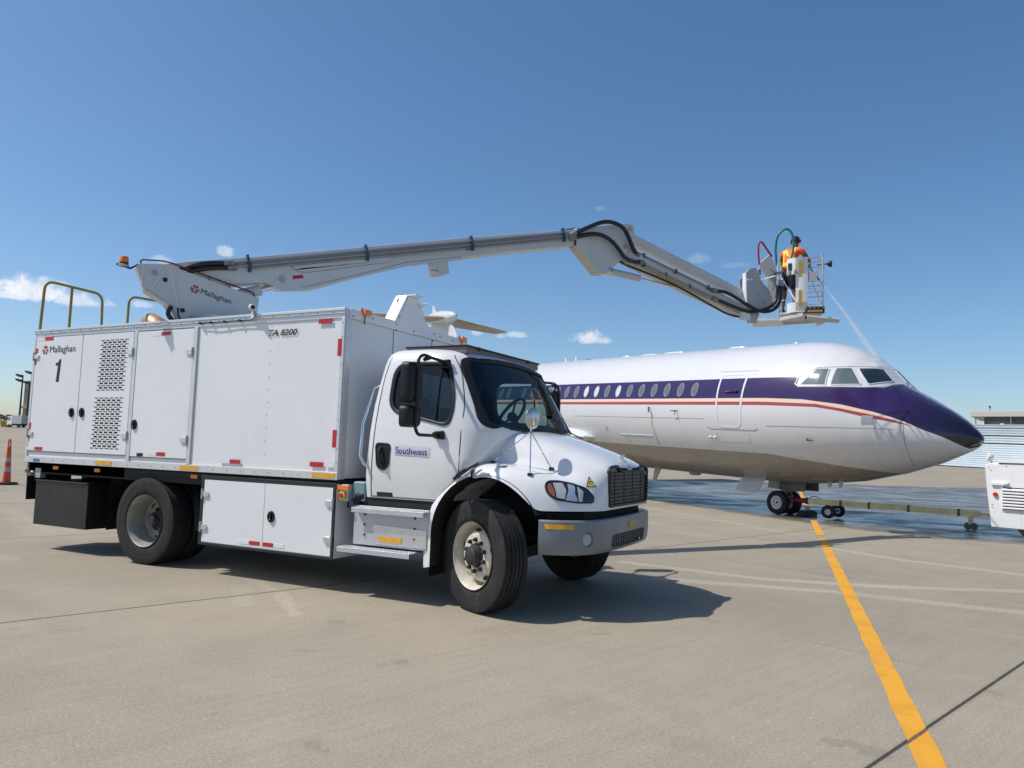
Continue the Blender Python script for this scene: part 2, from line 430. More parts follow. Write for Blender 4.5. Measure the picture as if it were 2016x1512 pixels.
    damp=wet.ss(-.12,.10); film=wet.ss(.10,.55)
    pud=noise(nt,comb(nt,x*.42+y*.2,y*.75-x*.35,0.0),.75,6,.66); pud2=noise(nt,comb(nt,x*.35,y*.9,5.0),2.2,5,.65)
    # drips and damp patches just outside the edge
    drip=(noise(nt,comb(nt,x*1.6,y*3.2,0.0),1.0,5,.65)).ss(.60,.66)*(near.ss(-1.9,-.3))*near.ss(.2,-.2)
    wetness=damp.mx(drip*.8)
    c=mixc(nt,wetness*.68,c,(.105,.096,.084)); c=mixc(nt,film*pud2.ss(.62,.42)*.55,c,(.035,.035,.036))
    nt.links.new(c,B.inputs['Base Color'])
    rough=.86-wetness*.36-film*.30*(pud.ss(.36,.56)*.75+pud2.ss(.45,.60)*.35).cl()
    nt.links.new(rough.mx(.07).k,B.inputs['Roughness'])
    B.inputs['Specular IOR Level'].default_value=.45
    nt.links.new((film*.05+.25).k,B.inputs['Specular IOR Level'])
    rip=noise(nt,comb(nt,x*1.0,y*1.0,0.0),5.0,3,.6)
    h=(fine*.5+grit*.5)*(1.0-film*.97)*.009+(j1.mx(j2))*-.012*(1.0-film)+rip*film*.0035+brush*.001
    bn=nt.nodes.new('ShaderNodeBump'); bn.inputs['Strength'].default_value=.55; bn.inputs['Distance'].default_value=1.0
    nt.links.new(h.k,bn.inputs['Height']); nt.links.new(bn.outputs[0],B.inputs['Normal'])
    return m
g=b.build('ground',ground_mat(),sharp=180); tag(g,kind='structure')

# painted taxi line, two runs with a bare gap between
def line_mat():
    m=bpy.data.materials.new('line_paint'); m.use_nodes=True; nt=m.node_tree; B=nt.nodes['Principled BSDF']
    g=nt.nodes.new('ShaderNodeNewGeometry').outputs['Position']; f=noise(nt,g,3,5,.6); f2=noise(nt,g,60,3,.7); x,y,z=xyz(nt,g); ac=x*.945-y*.326-4.15+(f2-.5)*.02; jn=ac.ab().ss(.016,.008)
    c=mixc(nt,f.ss(.4,.65),(.70,.335,.022),(.62,.285,.02)); c=mixc(nt,f2.ss(.58,.70)*.5,c,(.45,.26,.07)); c=mixc(nt,f.ss(.60,.75)*.35,c,(.40,.24,.08)); c=mixc(nt,jn*.85,c,(.05,.045,.04))
    nt.links.new(c,B.inputs['Base Color']); B.inputs['Roughness'].default_value=.75
    bn=nt.nodes.new('ShaderNodeBump'); bn.inputs['Strength'].default_value=.4; bn.inputs['Distance'].default_value=.004
    nt.links.new(f2.k,bn.inputs['Height']); nt.links.new(bn.outputs[0],B.inputs['Normal']); return m
LINE=line_mat()
def run(y0,y1,name,flat=0.0):
    b=MB(); rows=[]; y=y0; n=max(2,int(abs(y1-y0)/.12))
    for i in range(n+1):
        y=y0+(y1-y0)*i/n; t=(y+2.9)/(12.3+2.9); xc=3.60+(1.585-3.60)*t
        wob=.004*math.sin(y*7.1)+.003*math.sin(y*17.3+1); hw=.068
        rows.append([(xc-hw+wob,y-.0,gz(xc,y)+.004),(xc+hw+.004*math.sin(y*9.7+2),y+.018,gz(xc,y)+.004)])
    b.grid(rows); return tag(b.build(name,LINE,sharp=180),kind='structure')
run(-8.0,8.07,'road_marking'); run(8.72,12.35,'road_marking'); run(15.2,34.0,'road_marking')

# ================================================================== BACKGROUND
WALLT=mat('tan_render',(.34,.27,.20),.8,var=.15,vs=.4); WALLL=mat('pale_canopy',(.62,.52,.38),.7,var=.1)
GLD=mat('dark_glazing',(.05,.06,.07),.15); MULL=mat('pale_mullion',(.55,.60,.66),.5); POSTM=mat('post_steel',(.03,.04,.045),.6)
def frame_of(px,yaw): return Matrix.Translation(Vector(px))@Matrix.Rotation(yaw,4,'Z')
# terminal building at the far left
M=frame_of((-210.4,116.0,gz(-210,116)),R_(28))
t=empty('terminal_building',M,'tan terminal building with stepped curved canopies beyond the parked vans','building')
b=MB(); b.box((-.3,0,0),(22,16,12.6),0,M); b.prism([M@Vector(p) for p in ((-.3,-.02,10.2),(3.2,-.02,14.6),(9,-.02,15.2),(22,-.02,14.2),(22,-.02,10.2))],M.to_3x3()@Vector((0,16,0)),0)
b.build('wall',WALLT,t,.05)
for z0,z1,x0 in ((5.2,6.6,.2),(10.2,12.6,2.0)):
    b=MB(); prof=[(x0,0),(x0+1.2,.6),(x0+3,1.1),(x0+6,1.4),(22,1.5)]
    poly=[M@Vector((x,-2.2,z0+h)) for x,h in prof]+[M@Vector((22,-2.2,z0)),M@Vector((x0,-2.2,z0-.25))]
    b.prism(poly,M.to_3x3()@Vector((0,2.19,0)),0); b.build('canopy',WALLL,t,.03)
for i in range(5):
    for z0,h in ((1.0,4.0),(6.9,3.2)):
        b=MB(); x=2.2+i*3.8; b.box((x,-.12,z0),(x+2.9,-.02,z0+h),0,M)
        for q in range(3): b.box((x+.1+q*1.3,-.17,z0),(x+.28+q*1.3,-.125,z0+h),1,M)
        b.build('window',[GLD,MULL],t)
def mast(x,y,h,heads,label):
    z=gz(x,y); t=empty('lamp_post',(x,y,z),label,'lamp post','tall apron floodlight posts')
    b=MB(); b.tube([(x,y,z),(x,y,z+h*.5),(x,y,z+h)],[.28,.22,.16],8); b.build('post',POSTM,t)
    for k in range(heads):
        b=MB(); zz=z+h-.2-k*1.25; b.beam((x,y,zz),(x-1.1,y-.5,zz+.15),.12,.12); b.prism([(x-.3,y-.5,zz+.1),(x-1.9,y-.9,zz+.45),(x-1.75,y-.85,zz-.0),(x-.6,y-.5,zz-.45)],(.35,.5,0)); b.build('floodlight',POSTM,t)
mast(-203.2,110.9,13.6,2,'dark floodlight post with two lamp heads, at the left corner of the tan terminal')
mast(-200.9,111.9,14.5,1,'single-headed floodlight post rising beside the truck box edge, tallest of the posts')
mast(-204.6,113.6,12.0,1,'single-headed floodlight post rising from behind the terminal roof')
# hedge line
def leafmat(n,c):
    m=bpy.data.materials.new(n); m.use_nodes=True; nt=m.node_tree; B=nt.nodes['Principled BSDF']; g=nt.nodes.new('ShaderNodeNewGeometry')
    f=noise(nt,g.outputs['Position'],.8,4,.6); nt.links.new(mixc(nt,f.ss(.35,.65),c,tuple(v*1.9 for v in c)),B.inputs['Base Color']); B.inputs['Roughness'].default_value=.8; return m
b=MB(); rnd=random.Random(3)
for i in range(5200):
    u=rnd.random(); x=-330+u*205; y=40+u*135+rnd.uniform(-2,2); z0=gz(x,y); hh=3.3+.7*math.sin(u*31)+.4*math.sin(u*83)
    z=z0+rnd.random()**.7*hh; s=rnd.uniform(.35,.8); a=rnd.uniform(0,6.28); e=rnd.uniform(-.6,.6)
    dx,dy=math.cos(a)*s,math.sin(a)*s
    b.add([(x-dx,y-dy,z),(x,y+e*s,z-s*.5),(x+dx,y+dy,z+e*.3),(x,y-e*s,z+s*.6)],[(0,1,2,3)],0,None,False)
tag(b.build('hedge',leafmat('hedge_leaves',(.075,.075,.022))),'long olive green hedge running behind the parked vans','hedge',kind='stuff')
# parked vehicles far left
VW=mat('van_white',(.66,.68,.70),.35); VG=mat('van_grey',(.34,.35,.38),.4); TYR=mat('far_tyre',(.02,.02,.02),.8); VGL=mat('van_glass',(.03,.04,.05),.08)
def van(M,name,label,paint,boxy,group):
    M=M@Matrix.Scale(.84,4)
    t=empty(name,M,label,'van' if not boxy else 'truck',group)
    b=MB()
    prof=[(0,.45),(0,1.05),(.25,1.2),(.95,1.35),(1.5,2.15),(1.8,2.3),(5.0,2.35),(5.1,.45)] if not boxy else [(0,.5),(0,1.3),(.15,1.45),(.6,2.35),(1.9,2.4),(1.9,.5)]
    b.prism([M@Vector((x,-1,z)) for x,z in prof],M.to_3x3()@Vector((0,2,0))); b.build('body',paint,t,.04)
    if boxy:
        b=MB(); b.box((2.0,-1.05,.75),(6.0,1.05,2.5),0,M); b.build('cargo_body',VG,t,.03)
        b=MB(); b.box((1.9,-.8,.45),(6.0,.8,.72),0,M); b.build('chassis',DARK,t)
    for s in (-1,1):
        b=MB(); b.add([M@Vector(p) for p in (((.35 if boxy else 1.05),s*1.012,1.5),((1.3 if boxy else 2.3),s*1.012,1.45),((1.3 if boxy else 2.3),s*1.012,2.1),((.7 if boxy else 1.6),s*1.012,2.1))],[(0,1,2,3)],0,None,False)
        b.build('side_window',VGL,t)
    b=MB(); p0,p1=((.95,1.35),(1.5,2.15)) if not boxy else ((.17,1.5),(.55,2.25)); q=.012
    b.add([M@Vector((p0[0]-q,-.88,p0[1]+.05)),M@Vector((p0[0]-q,.88,p0[1]+.05)),M@Vector((p1[0]-q,.8,p1[1]-.05)),M@Vector((p1[0]-q,-.8,p1[1]-.05))],[(0,1,2,3)],0,None,False); b.build('windscreen',VGL,t)
    for x in ((.95,4.1) if not boxy else (.95,4.9)):
        for s in (-1,1):
            b=MB(); MM=M@Matrix.Translation((x,s*.92,.38))@Matrix.Rotation(R_(90),4,'X'); b.lathe([(0,-.13),(.2,-.13),(.36,-.11),(.38,0),(.36,.11),(.2,.13),(0,.13)],18,0,MM); b.build('wheel',TYR,t)
    for s in (-.7,.7):
        b=MB(); b.box((-.02,s-.14,.85),(.02,s+.14,1.02),0,M); b.build('headlight',TAPEW,t)
x,y=-134.6,71.7; M=frame_of((x-1.2,y,gz(x,y)),R_(28)); M=frame_of((x-1.8,y-.2,gz(x,y)),R_(-4)); van(M,'parked_truck','small white cab truck with grey box body parked far off, nearest the box edge',VW,True,'vehicles parked along the hedge')
M=frame_of((-141.5,72.6,gz(-141,72)),R_(30)); van(M,'parked_van','white van parked far off behind the yellow bin, at the left picture edge',VW,False,'vehicles parked along the hedge')
x,y=-137.5,70.6; z=gz(x,y); b=MB(); b.prism([(x-.6,y,z+.1),(x+.7,y+.3,z+.1),(x+.8,y+.3,z+1.25),(x-.75,y,z+1.25)],(0,1.0,0)); b.box((x-.5,y+.1,z),(x-.3,y+.3,z+.12)); b.box((x+.3,y+.4,z),(x+.5,y+.6,z+.12))
for q in range(4): b.box((x-.55+q*.37,y-.05+q*.08,z+.15),(x-.48+q*.37,y+.1+q*.08,z+1.2))
tag(b.build('waste_bin',mat('bin_yellow',(.42,.33,.05),.6,var=.3),bevel=.03),'yellow open steel bin standing in front of the far white van','bin')
# traffic cone
CO=mat('cone_orange',(.72,.09,.03),.5,var=.15,vs=8); CR=mat('cone_reflective',(.45,.42,.42),.5,var=.4,vs=20); CB=mat('cone_rubber_base',(.03,.025,.025),.8)
x,y=-17.73,4.62; z=gz(x,y); T=Matrix.Translation((x,y,z))
t=empty('traffic_cone',T,'tall orange channeliser cone with silver bands and black base behind the truck','traffic cone')
b=MB(); b.prism([(x+.27*math.cos(R_(22.5+45*k)),y+.27*math.sin(R_(22.5+45*k)),z) for k in range(8)],(0,0,.06)); b.build('base',CB,t,.01)
r=lambda h: .100-.052*(h-.06)/.94
b=MB(); zs=[.06,.34,.46,.60,.72,.86,.96,1.0]; mi=[0,1,0,1,0,2,0]
b.lathe([(r(h),h) for h in zs]+[(0,1.0)],24,[0,1,0,1,0,0,0,0],T); b.build('body',[CO,CR],t)
b=MB(); b.tube([(x-.045,y,z+.99),(x-.05,y,z+1.12),(x-.03,y,z+1.19),(x,y,z+1.21),(x+.03,y,z+1.19),(x+.05,y,z+1.12),(x+.045,y,z+.99)],.018,8); b.build('handle',CO,t)

# blast fence at the far right
FEN=mat('blast_fence_steel',(.36,.43,.48),.5,metal=.1,var=.12,vs=.5)
A=Vector((-6.0,96.2,0)); Bv=Vector((62.0,48.6,0)); dr=(Bv-A).normalized(); nrm=Vector((dr.y,-dr.x,0))
t=empty('blast_fence',(7.6,86.7,gz(7.6,86.7)),'long pale blue corrugated steel jet blast fence with dark slots, right of the nose','fence')
z0=.80
def fpt(s,h): # leaning, curved deflector
    q=A+dr*s-nrm*(.0+1.5*(1-(1-h/4.6)**2))*.9; return Vector((q.x,q.y,gz(q.x,q.y)+h))
L=(Bv-A).length; n=18
for k,(h0,h1) in enumerate(((.10,2.55),(2.65,3.36),(3.45,4.16),(4.21,4.57))):
    b=MB(); rows=[]; m=int((h1-h0)/.055)
    for i in range(m+1):
        h=h0+(h1-h0)*i/m; off=.014*math.sin(i*math.pi/2*1.0)
        rows.append([fpt(L*j/n,h)+nrm*off for j in range(n+1)])
    b.grid(rows); b.build('corrugated_panel',FEN,t,sharp=20)
b=MB()
for j in range(0,36):
    s=L*(j+.5)/36; pts=[fpt(s,h)-nrm*.12 for h in (0,1,2,3,4.45)]
    for p,q in zip(pts,pts[1:]): b.beam(p,q,.10,.12)
    b.beam(fpt(s,3.6)-nrm*.1,Vector((fpt(s,0).x,fpt(s,0).y,gz(*fpt(s,0).xy)))-nrm*2.4,.1,.1)
b.build('support_frame',mat('fence_frame',(.05,.06,.07),.7),t)
b=MB(); b.grid([[fpt(L*j/n,h)-nrm*.35 for j in range(n+1)] for h in (0,2.3,4.45)]); b.build('backing',mat('fence_backing',(.05,.055,.06),.8),t)
# pavilion roofed building behind it
CONC=mat('pale_concrete',(.60,.58,.52),.7,var=.08)
M=frame_of((12.4,121.0,gz(12,121)),R_(-10))
t=empty('control_building',M,'low flat-roofed glazed building behind the blast fence at far right','building')
b=MB(); b.box((0,0,6.55),(40,14,7.35),0,M); b.build('roof',CONC,t,.04)
b=MB(); b.box((1.6,1.2,0),(38,13,6.5),0,M); b.build('wall',mat('shaded_cladding',(.16,.155,.155),.6,var=.35,vs=.6),t)
for i in range(9):
    b=MB(); x=.5+i*4.3; b.box((x,.9,0),(x+.16,1.1,6.54),0,M); b.build('column',MULL,t)
for i in range(8):
    b=MB(); x=2.1+i*4.3; b.box((x,1.08,3.4),(x+3.3,1.18,5.9),0,M); b.build('window',mat('building_glass',(.18,.21,.24),.12,var=.5,vs=.5),t)
for x in (1.2,3.6,7.6,12.0):
    b=MB(); b.box((x,.4,5.2),(x+.5,.6,5.6),0,M); b.build('light_box',TAPEW,t)
p=M@Vector((2.2,3,7.4)); b=MB(); b.cyl(p,p+Vector((0,0,.6)),.05,8); b.sphere(p+Vector((0,0,.75)),.16); b.build('roof_antenna',POSTM,t)

# ================================================================== AIRLINER
AX=Vector((.8571469,-.51391576,-.03449316)); AS=Vector((-.51422176,-.85765726,0)); AU=Vector((.02958331,-.01773713,.99940493))
A0=Vector((.7735193,13.81004,2.6505896))
def AP(t,s,u): return A0+AX*t+AS*s+AU*u       # forward, starboard, up (metres, from the fuselage axis above the nose gear)
MA=Matrix((AX,-AS,AU)).transposed().to_4x4(); MA.translation=AP(0,0,-2.65)
air=empty('airliner',MA,'white twin-rear-engined jet airliner with purple band and nose, parked being washed','airliner')
ZT=([-24,-20,-16,-12,0,1,1.5,2,2.4,2.65,2.8,3.0,3.17,3.28,3.8,4.36,4.63,4.84,4.93,4.965],[1.05,1.45,1.75,1.83,1.83,1.82,1.76,1.63,1.44,1.23,1.11,.90,.72,.655,.39,.07,-.12,-.31,-.41,-.5])
ZB=([-24,-20,-16,-12,0,1,1.45,2.26,3.3,4.06,4.74,4.9,4.965],[.35,-.55,-1.3,-1.80,-1.82,-1.77,-1.72,-1.6,-1.33,-1.06,-.74,-.63,-.5])
WW=([-24,-20,-16,-12,-.3,.5,1,1.5,2,2.5,3,3.5,4,4.5,4.8,4.93,4.965],[.3,.95,1.5,1.81,1.81,1.785,1.745,1.68,1.59,1.46,1.30,1.07,.80,.47,.24,.10,.001])
ZC=([-24,-12,1,2,3,4,4.965],[.75,0,0,-.07,-.2,-.36,-.5])
ip=lambda x,c: float(np.interp(x,c[0],c[1]))
def sec(t): return ip(t,ZT),ip(t,ZB),ip(t,WW),ip(t,ZC)
def fus(t,u,off=0.0,side=1):
    """point on the skin at station t, height u"""
    def pt(t,u):
        zt,zb,w_,zc=sec(t); q=(u-zc)/(zt-zc) if u>zc else (u-zc)/(zc-zb); q=max(-1,min(1,q))
        return Vector((t,w_*math.sqrt(1-q*q),u))
    p=pt(t,u)
    if off:
        a=pt(t+.02,u)-pt(t-.02,u); b=pt(t,u+.02)-pt(t,u-.02); n=a.cross(b)
        if n.length>1e-9:
            n.normalize(); n=n if n.y>0 else -n; p=p+n*off
    return AP(p.x,p.y*side,p.z)
PT=([-24,1.45,1.55,3.165,3.20,4.97],[.81,.81,.57,.57,3.0,3.0])
PB=([-24,.68,1.71,2.58,3.19,3.56,3.79,4.11,4.42,4.60,4.75,4.90],[.278,.295,.266,.159,.017,-.10,-.189,-.354,-.488,-.604,-.70,-.64])
CB2=([-24,.70,2.03,2.587,3.21,3.56,3.90,4.11,4.42,4.60,4.75,4.90],[.205,.205,.163,.07,-.056,-.142,-.268,-.354,-.488,-.604,-.70,-.64])
RB=([-24,.70,2.04,2.59,3.10,3.57,3.90,4.11,4.42,4.60,4.75,4.90],[.118,.118,.087,.002,-.118,-.205,-.275,-.354,-.488,-.604,-.70,-.64])
ts=sorted(set([round(v,3) for v in list(np.arange(-24,-2,1.0))+list(np.arange(-2,1.4,.25))+list(np.arange(1.4,3.1,.07))+[1.45,1.55,2.8,3.165,3.20]+list(np.arange(3.2,4.6,.08))+list(np.arange(4.6,4.96,.03))+[4.96]]))
rows=[];mt=[]
NU,NB,NL=14,6,14
def levels(t):
    zt,zb,w_,zc=sec(t); e=1e-4
    pt=min(ip(t,PT),zt-e); pb=max(min(ip(t,PB),zt-2*e),zb+4*e); cb=max(min(ip(t,CB2),pb-e),zb+3*e); rb=max(min(ip(t,RB),cb-e),zb+2*e)
    pt=max(pt,pb+e)
    def arc(a,b,n,bias=0):
        fa=math.asin(max(-1,min(1,(a-zc)/((zt-zc) if a>zc else (zc-zb))))); fb=math.asin(max(-1,min(1,(b-zc)/((zt-zc) if b>zc else (zc-zb)))))
        o=[]
        for i in range(n):
            f=fa+(fb-fa)*i/n; o.append(zc+math.sin(f)*((zt-zc) if f>0 else (zc-zb)))
        return o
    return arc(zt,pt,NU)+arc(pt,pb,NB)+[pb,cb]+arc(rb,zb,NL)+[zb]
for t in ts:
    L=levels(t); rows.append([fus(t,u,0,1) for u in L]+[fus(t,u,0,-1) for u in reversed(L[1:-1])])
nl=len(levels(0))
def fm(i,k):
    m=len(rows[0]); kk=k if k<nl-1 else m-1-k
    if kk<NU: return 0
    if kk<NU+NB: return 1
    if kk==NU+NB: return 2
    if kk==NU+NB+1: return 3
    return 0
def fusemat():
    m=bpy.data.materials.new('airliner_white'); m.use_nodes=True; nt=m.node_tree; B=nt.nodes['Principled BSDF']; g=nt.nodes.new('ShaderNodeTexCoord').outputs['Object']
    # world-space position expressed in aircraft axes (object space = scene metres)
    gm=nt.nodes.new('ShaderNodeMapping'); gm.vector_type='POINT'
    def vd(v):
        n=nt.nodes.new('ShaderNodeVectorMath'); n.operation='DOT_PRODUCT'; nt.links.new(g,n.inputs[0]); n.inputs[1].default_value=v; return S(nt,n.outputs['Value'])-v.dot(A0)
    t,s,u=vd(AX),vd(AS),vd(AU)
    f=noise(nt,g,.7,5,.6)
    st=noise(nt,comb(nt,t*9.0,u*.8,s*.5),1.0,5,.65)
    low=u.ss(.1,-1.2)
    c=mixc(nt,f.ss(.4,.7)*.6,(.64,.65,.66),(.60,.61,.625))
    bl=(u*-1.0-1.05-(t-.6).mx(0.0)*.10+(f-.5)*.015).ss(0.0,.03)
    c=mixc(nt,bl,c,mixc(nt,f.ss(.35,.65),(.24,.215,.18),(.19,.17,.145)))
    c=mixc(nt,st.ss(.52,.74)*low*.35,c,(.50,.46,.40))
    c=mixc(nt,low*f*.30,c,(.60,.58,.54))
    # skin joints
    j=((t+40.0)*(1/1.27)).fr()*1.27; jl=(j.mn(1.27-j)).ss(.010,.003)
    c=mixc(nt,jl*.22,c,(.35,.35,.36))
    nt.links.new(c,B.inputs['Base Color']); nt.links.new((f*.2+.16).k,B.inputs['Roughness']); B.inputs['Coat Weight'].default_value=.4
    bn=nt.nodes.new('ShaderNodeBump'); bn.inputs['Strength'].default_value=.25; bn.inputs['Distance'].default_value=.02
    nt.links.new((noise(nt,g,1.6,2,.5)*.25-jl*.1).k,bn.inputs['Height']); nt.links.new(bn.outputs[0],B.inputs['Normal']); return m
def purplemat():
    m=bpy.data.materials.new('airliner_purple'); m.use_nodes=True; nt=m.node_tree; B=nt.nodes['Principled BSDF']; g=nt.nodes.new('ShaderNodeTexCoord').outputs['Object']
    def vd(v):
        n=nt.nodes.new('ShaderNodeVectorMath'); n.operation='DOT_PRODUCT'; nt.links.new(g,n.inputs[0]); n.inputs[1].default_value=v; return S(nt,n.outputs['Value'])-v.dot(A0)
    t,u=vd(AX),vd(AU); f=noise(nt,g,3,5,.6)
    # darker towards the tip of the radome
    c=mixc(nt,(t+(f-.5)*.4).ss(3.0,4.9),(.030,.012,.085),(.007,.005,.016))
    c=mixc(nt,f.ss(.62,.8)*.12,c,(.25,.22,.35))
    nt.links.new(c,B.inputs['Base Color']); nt.links.new((f*.10+.12).k,B.inputs['Roughness']); B.inputs['Coat Weight'].default_value=.6; B.inputs['Coat Roughness'].default_value=.16
    bn=nt.nodes.new('ShaderNodeBump'); bn.inputs['Strength'].default_value=.35; bn.inputs['Distance'].default_value=.02
    nt.links.new((noise(nt,g,6,3,.5)*.12).k,bn.inputs['Height']); nt.links.new(bn.outputs[0],B.inputs['Normal']); return m
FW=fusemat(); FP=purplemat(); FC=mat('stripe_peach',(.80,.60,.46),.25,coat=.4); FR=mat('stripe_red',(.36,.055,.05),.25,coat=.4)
AGL=mat('cockpit_glass_pale',(.10,.135,.14),.07,spec=.9,coat=1.0); AGD=mat('cockpit_glass_dark',(.012,.022,.026),.05,spec=.8,coat=.6)
b=MB(); b.grid(rows,closed=True,fm=fm)
b.add([p for p in rows[-1]],[tuple(range(len(rows[-1])))],1); b.add([p for p in rows[0]],[tuple(range(len(rows[0])))],0)
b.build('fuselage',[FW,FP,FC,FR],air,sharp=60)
def patch(name,poly,mats,parent,off=.006,n=8,side=1,mi=0):
    """quad patch conforming to the skin; poly = 4 corners (t,u)"""
    a,b_,c,d=[Vector((p[0],p[1])) for p in poly]; B=MB()
    B.grid([[ (lambda q: fus(q.x,q.y,off,side))(a.lerp(b_,j/n).lerp(d.lerp(c,j/n),i/n)) for j in range(n+1)] for i in range(n+1)])
    return B.build(name,mats,parent,sharp=180)
def skinline(name,pts,r,m,parent,off=.0,side=1,closed=False,sub=6):
    P=[]; q=list(pts)+([pts[0]] if closed else [])
    for a,c in zip(q,q[1:]):
        for k in range(sub): P.append(fus(a[0]+(c[0]-a[0])*k/sub,a[1]+(c[1]-a[1])*k/sub,off,side))
    if not closed: P.append(fus(*q[-1],off,side))
    B=MB(); B.tube(P,r,6,closed=closed); return B.build(name,m,parent)
ELL=[(math.cos(2*math.pi*k/28),math.sin(2*math.pi*k/28)) for k in range(28)]
PANE=[mat('cabin_pane',(.13,.155,.16),.25,spec=.3),mat('cabin_blind',(.60,.62,.63),.3,coat=.5)]; RING=mat('window_ring',(.26,.26,.33),.35)
for side in (1,-1):
    for i in range(24):
        tc_=-1.626-.5354*i
        if i==17: continue
        b=MB(); u0=.539
        o=[fus(tc_+x*.124,u0+y*.195,.003,side) for x,y in ELL]; o2=[fus(tc_+x*.116,u0+y*.186,.010,side) for x,y in ELL]; inn=[fus(tc_+x*.098,u0+y*.166,.004,side) for x,y in ELL]
        b.grid([o,o2,inn],0,closed=True); I2=[[fus(tc_+x*.098*q,u0+y*.166*q,.004,side) for x,y in ELL] for q in (1,.66,.33,.05)]; b.grid(I2,1,closed=True); b.add(I2[-1],[tuple(range(28))],1)
        wn=b.build('window',[RING,PANE[1] if i in (6,8,9) else PANE[0]],air)
# cockpit windows
W1=[(1.60,.603),(2.165,.600),(2.120,1.005),(1.86,1.000)]
W2=[(2.275,.610),(2.83,.628),(2.51,1.026),(2.245,1.018)]
W3=[(2.945,.628),(3.135,.735),(2.845,1.045),(2.60,1.018)]
for side in (1,-1):
    for W_,m_ in ((W1,AGL),(W2,AGL),(W3,AGD)):
        cen=sum((Vector(p) for p in W_),Vector((0,0)))/4
        fr=[cen+(Vector(p)-cen)*1.0 for p in W_]
        p=patch('cockpit_window',[tuple(v) for v in fr],m_,air,.009,10,side)
        out=[tuple(v) for v in fillet([Vector((*v,0)).xy for v in fr],.03,2)]
        skinline('window_frame',out,.017,FW,p,.004,side,True,4)
# white surround lip below the cockpit glazing
for side in (1,-1):
    skinline('cockpit_surround',[(1.50,.80),(1.47,.64),(1.56,.575),(2.3,.572),(2.9,.572),(3.16,.60),(3.19,.68)],.022,FW,air,.0,side,False,8)
    skinline('eyebrow_rail',[(1.50,.80),(1.86,1.045),(2.15,1.055),(2.55,1.075),(2.80,1.09)],.014,FW,air,.0,side,False,6)
def rrect(t0,t1,u0,u1,r): return [(v.x,v.y) for v in fillet([(t0,u0,0),(t1,u0,0),(t1,u1,0),(t0,u1,0)],r,4)]
DL=mat('door_outline',(.66,.67,.69),.35,coat=.3); SKS=mat('skin_seam',(.30,.29,.28),.6)
d_=[(p[0],p[1]) for p in fillet([(-.74,-.44,0),(.02,-.45,0),(.05,.93,0),(-.80,.92,0)],.16,5)]
def dense(pts,closed=True,d=.04):
    o=[]; q=list(pts)+([pts[0]] if closed else [])
    for a,c in zip(q,q[1:]):
        n=max(1,int(math.hypot(c[0]-a[0],c[1]-a[1])/d)); o+=[(a[0]+(c[0]-a[0])*k/n,a[1]+(c[1]-a[1])*k/n) for k in range(n)]
    return o
def ribbon(name,pts,wd,m,parent,off,side=1):
    pts=dense(pts); n=len(pts); c=Vector((sum(p[0] for p in pts)/n,sum(p[1] for p in pts)/n)); rr=[]
    for sc in (-wd,0,wd):
        row=[]
        for p in pts:
            i_=pts.index(p); a_=Vector(pts[i_-1]); b_=Vector(pts[(i_+1)%n]); dv=(b_-a_).normalized(); v=Vector(p)+Vector((dv.y,-dv.x))*sc; row.append(fus(v.x,v.y,off if sc==0 else .004,side))
        rr.append(row)
    B=MB(); B.grid(rr,closed=True); return B.build(name,m,parent)
for side in (1,):
    dr_=ribbon('door',d_,.028,DL,air,.010,side)
    skinline('door_seam',d_,.004,SKS,dr_,.0,side,True,2)
    b=MB(); b.tube([fus(-.52,.45,.02,side),fus(-.30,.452,.03,side),fus(-.12,.456,.03,side)],[.022,.018,.03],8); b.build('handle',BLACK,dr_)
    b=MB(); b.tube([fus(-.50,.455,.028,side),fus(-.34,.455,.035,side)],.02,8); b.build('handle_paddle',HOSER,dr_)
skinline('door_sill',[(-1.11,-.462),(-.95,-.50),(.45,-.50),(.52,-.455)],.010,SKS,air,0)
skinline('door_gutter',[(-.92,1.015),(.31,1.005)],.012,DL,air,0)
skinline('panel_seam',[(-7.0,-.255),(-1.2,-.245)],.005,SKS,air,0,1,False,20)
skinline('panel_seam',[(.77,-.38),(3.6,-.354)],.005,SKS,air,0,1,False,14)
skinline('panel_seam',[(-4.75,-.765),(-3.31,-.76)],.009,DL,air,.002)
skinline('panel_seam',[(-4.45,-1.02),(-4.47,-.86),(-4.40,-.82),(-3.31,-.82)],.004,SKS,air,0)
skinline('panel_seam',[(-.79,-.60),(-.79,-.83),(.25,-.81),(.25,-.58)],.003,SKS,air,0)
skinline('radome_seam',[(3.772,-.262),(3.77,-.288),(3.772,-.623),(3.76,-.90),(3.70,-1.14)],.006,SEAML,air,0,1,False,6)
skinline('access_panel',rrect(1.28,1.62,-1.38,-1.10,.1),.004,SKS,air,0,1,True,2)
e=[(-8.90,.161),(-8.41,.161),(-8.41,.80),(-8.52,.97),(-8.80,.97),(-8.90,.80)]
ribbon('emergency_exit',[(p[0],p[1]) for p in fillet([(*v,0) for v in e],.06,3)],.018,DL,air,.008)
p_=patch('static_plate',[(3.02,-.266),(3.235,-.257),(3.225,-.075),(3.015,-.078)],mat('static_plate',(.40,.41,.43),.4,metal=.3),air,.006)
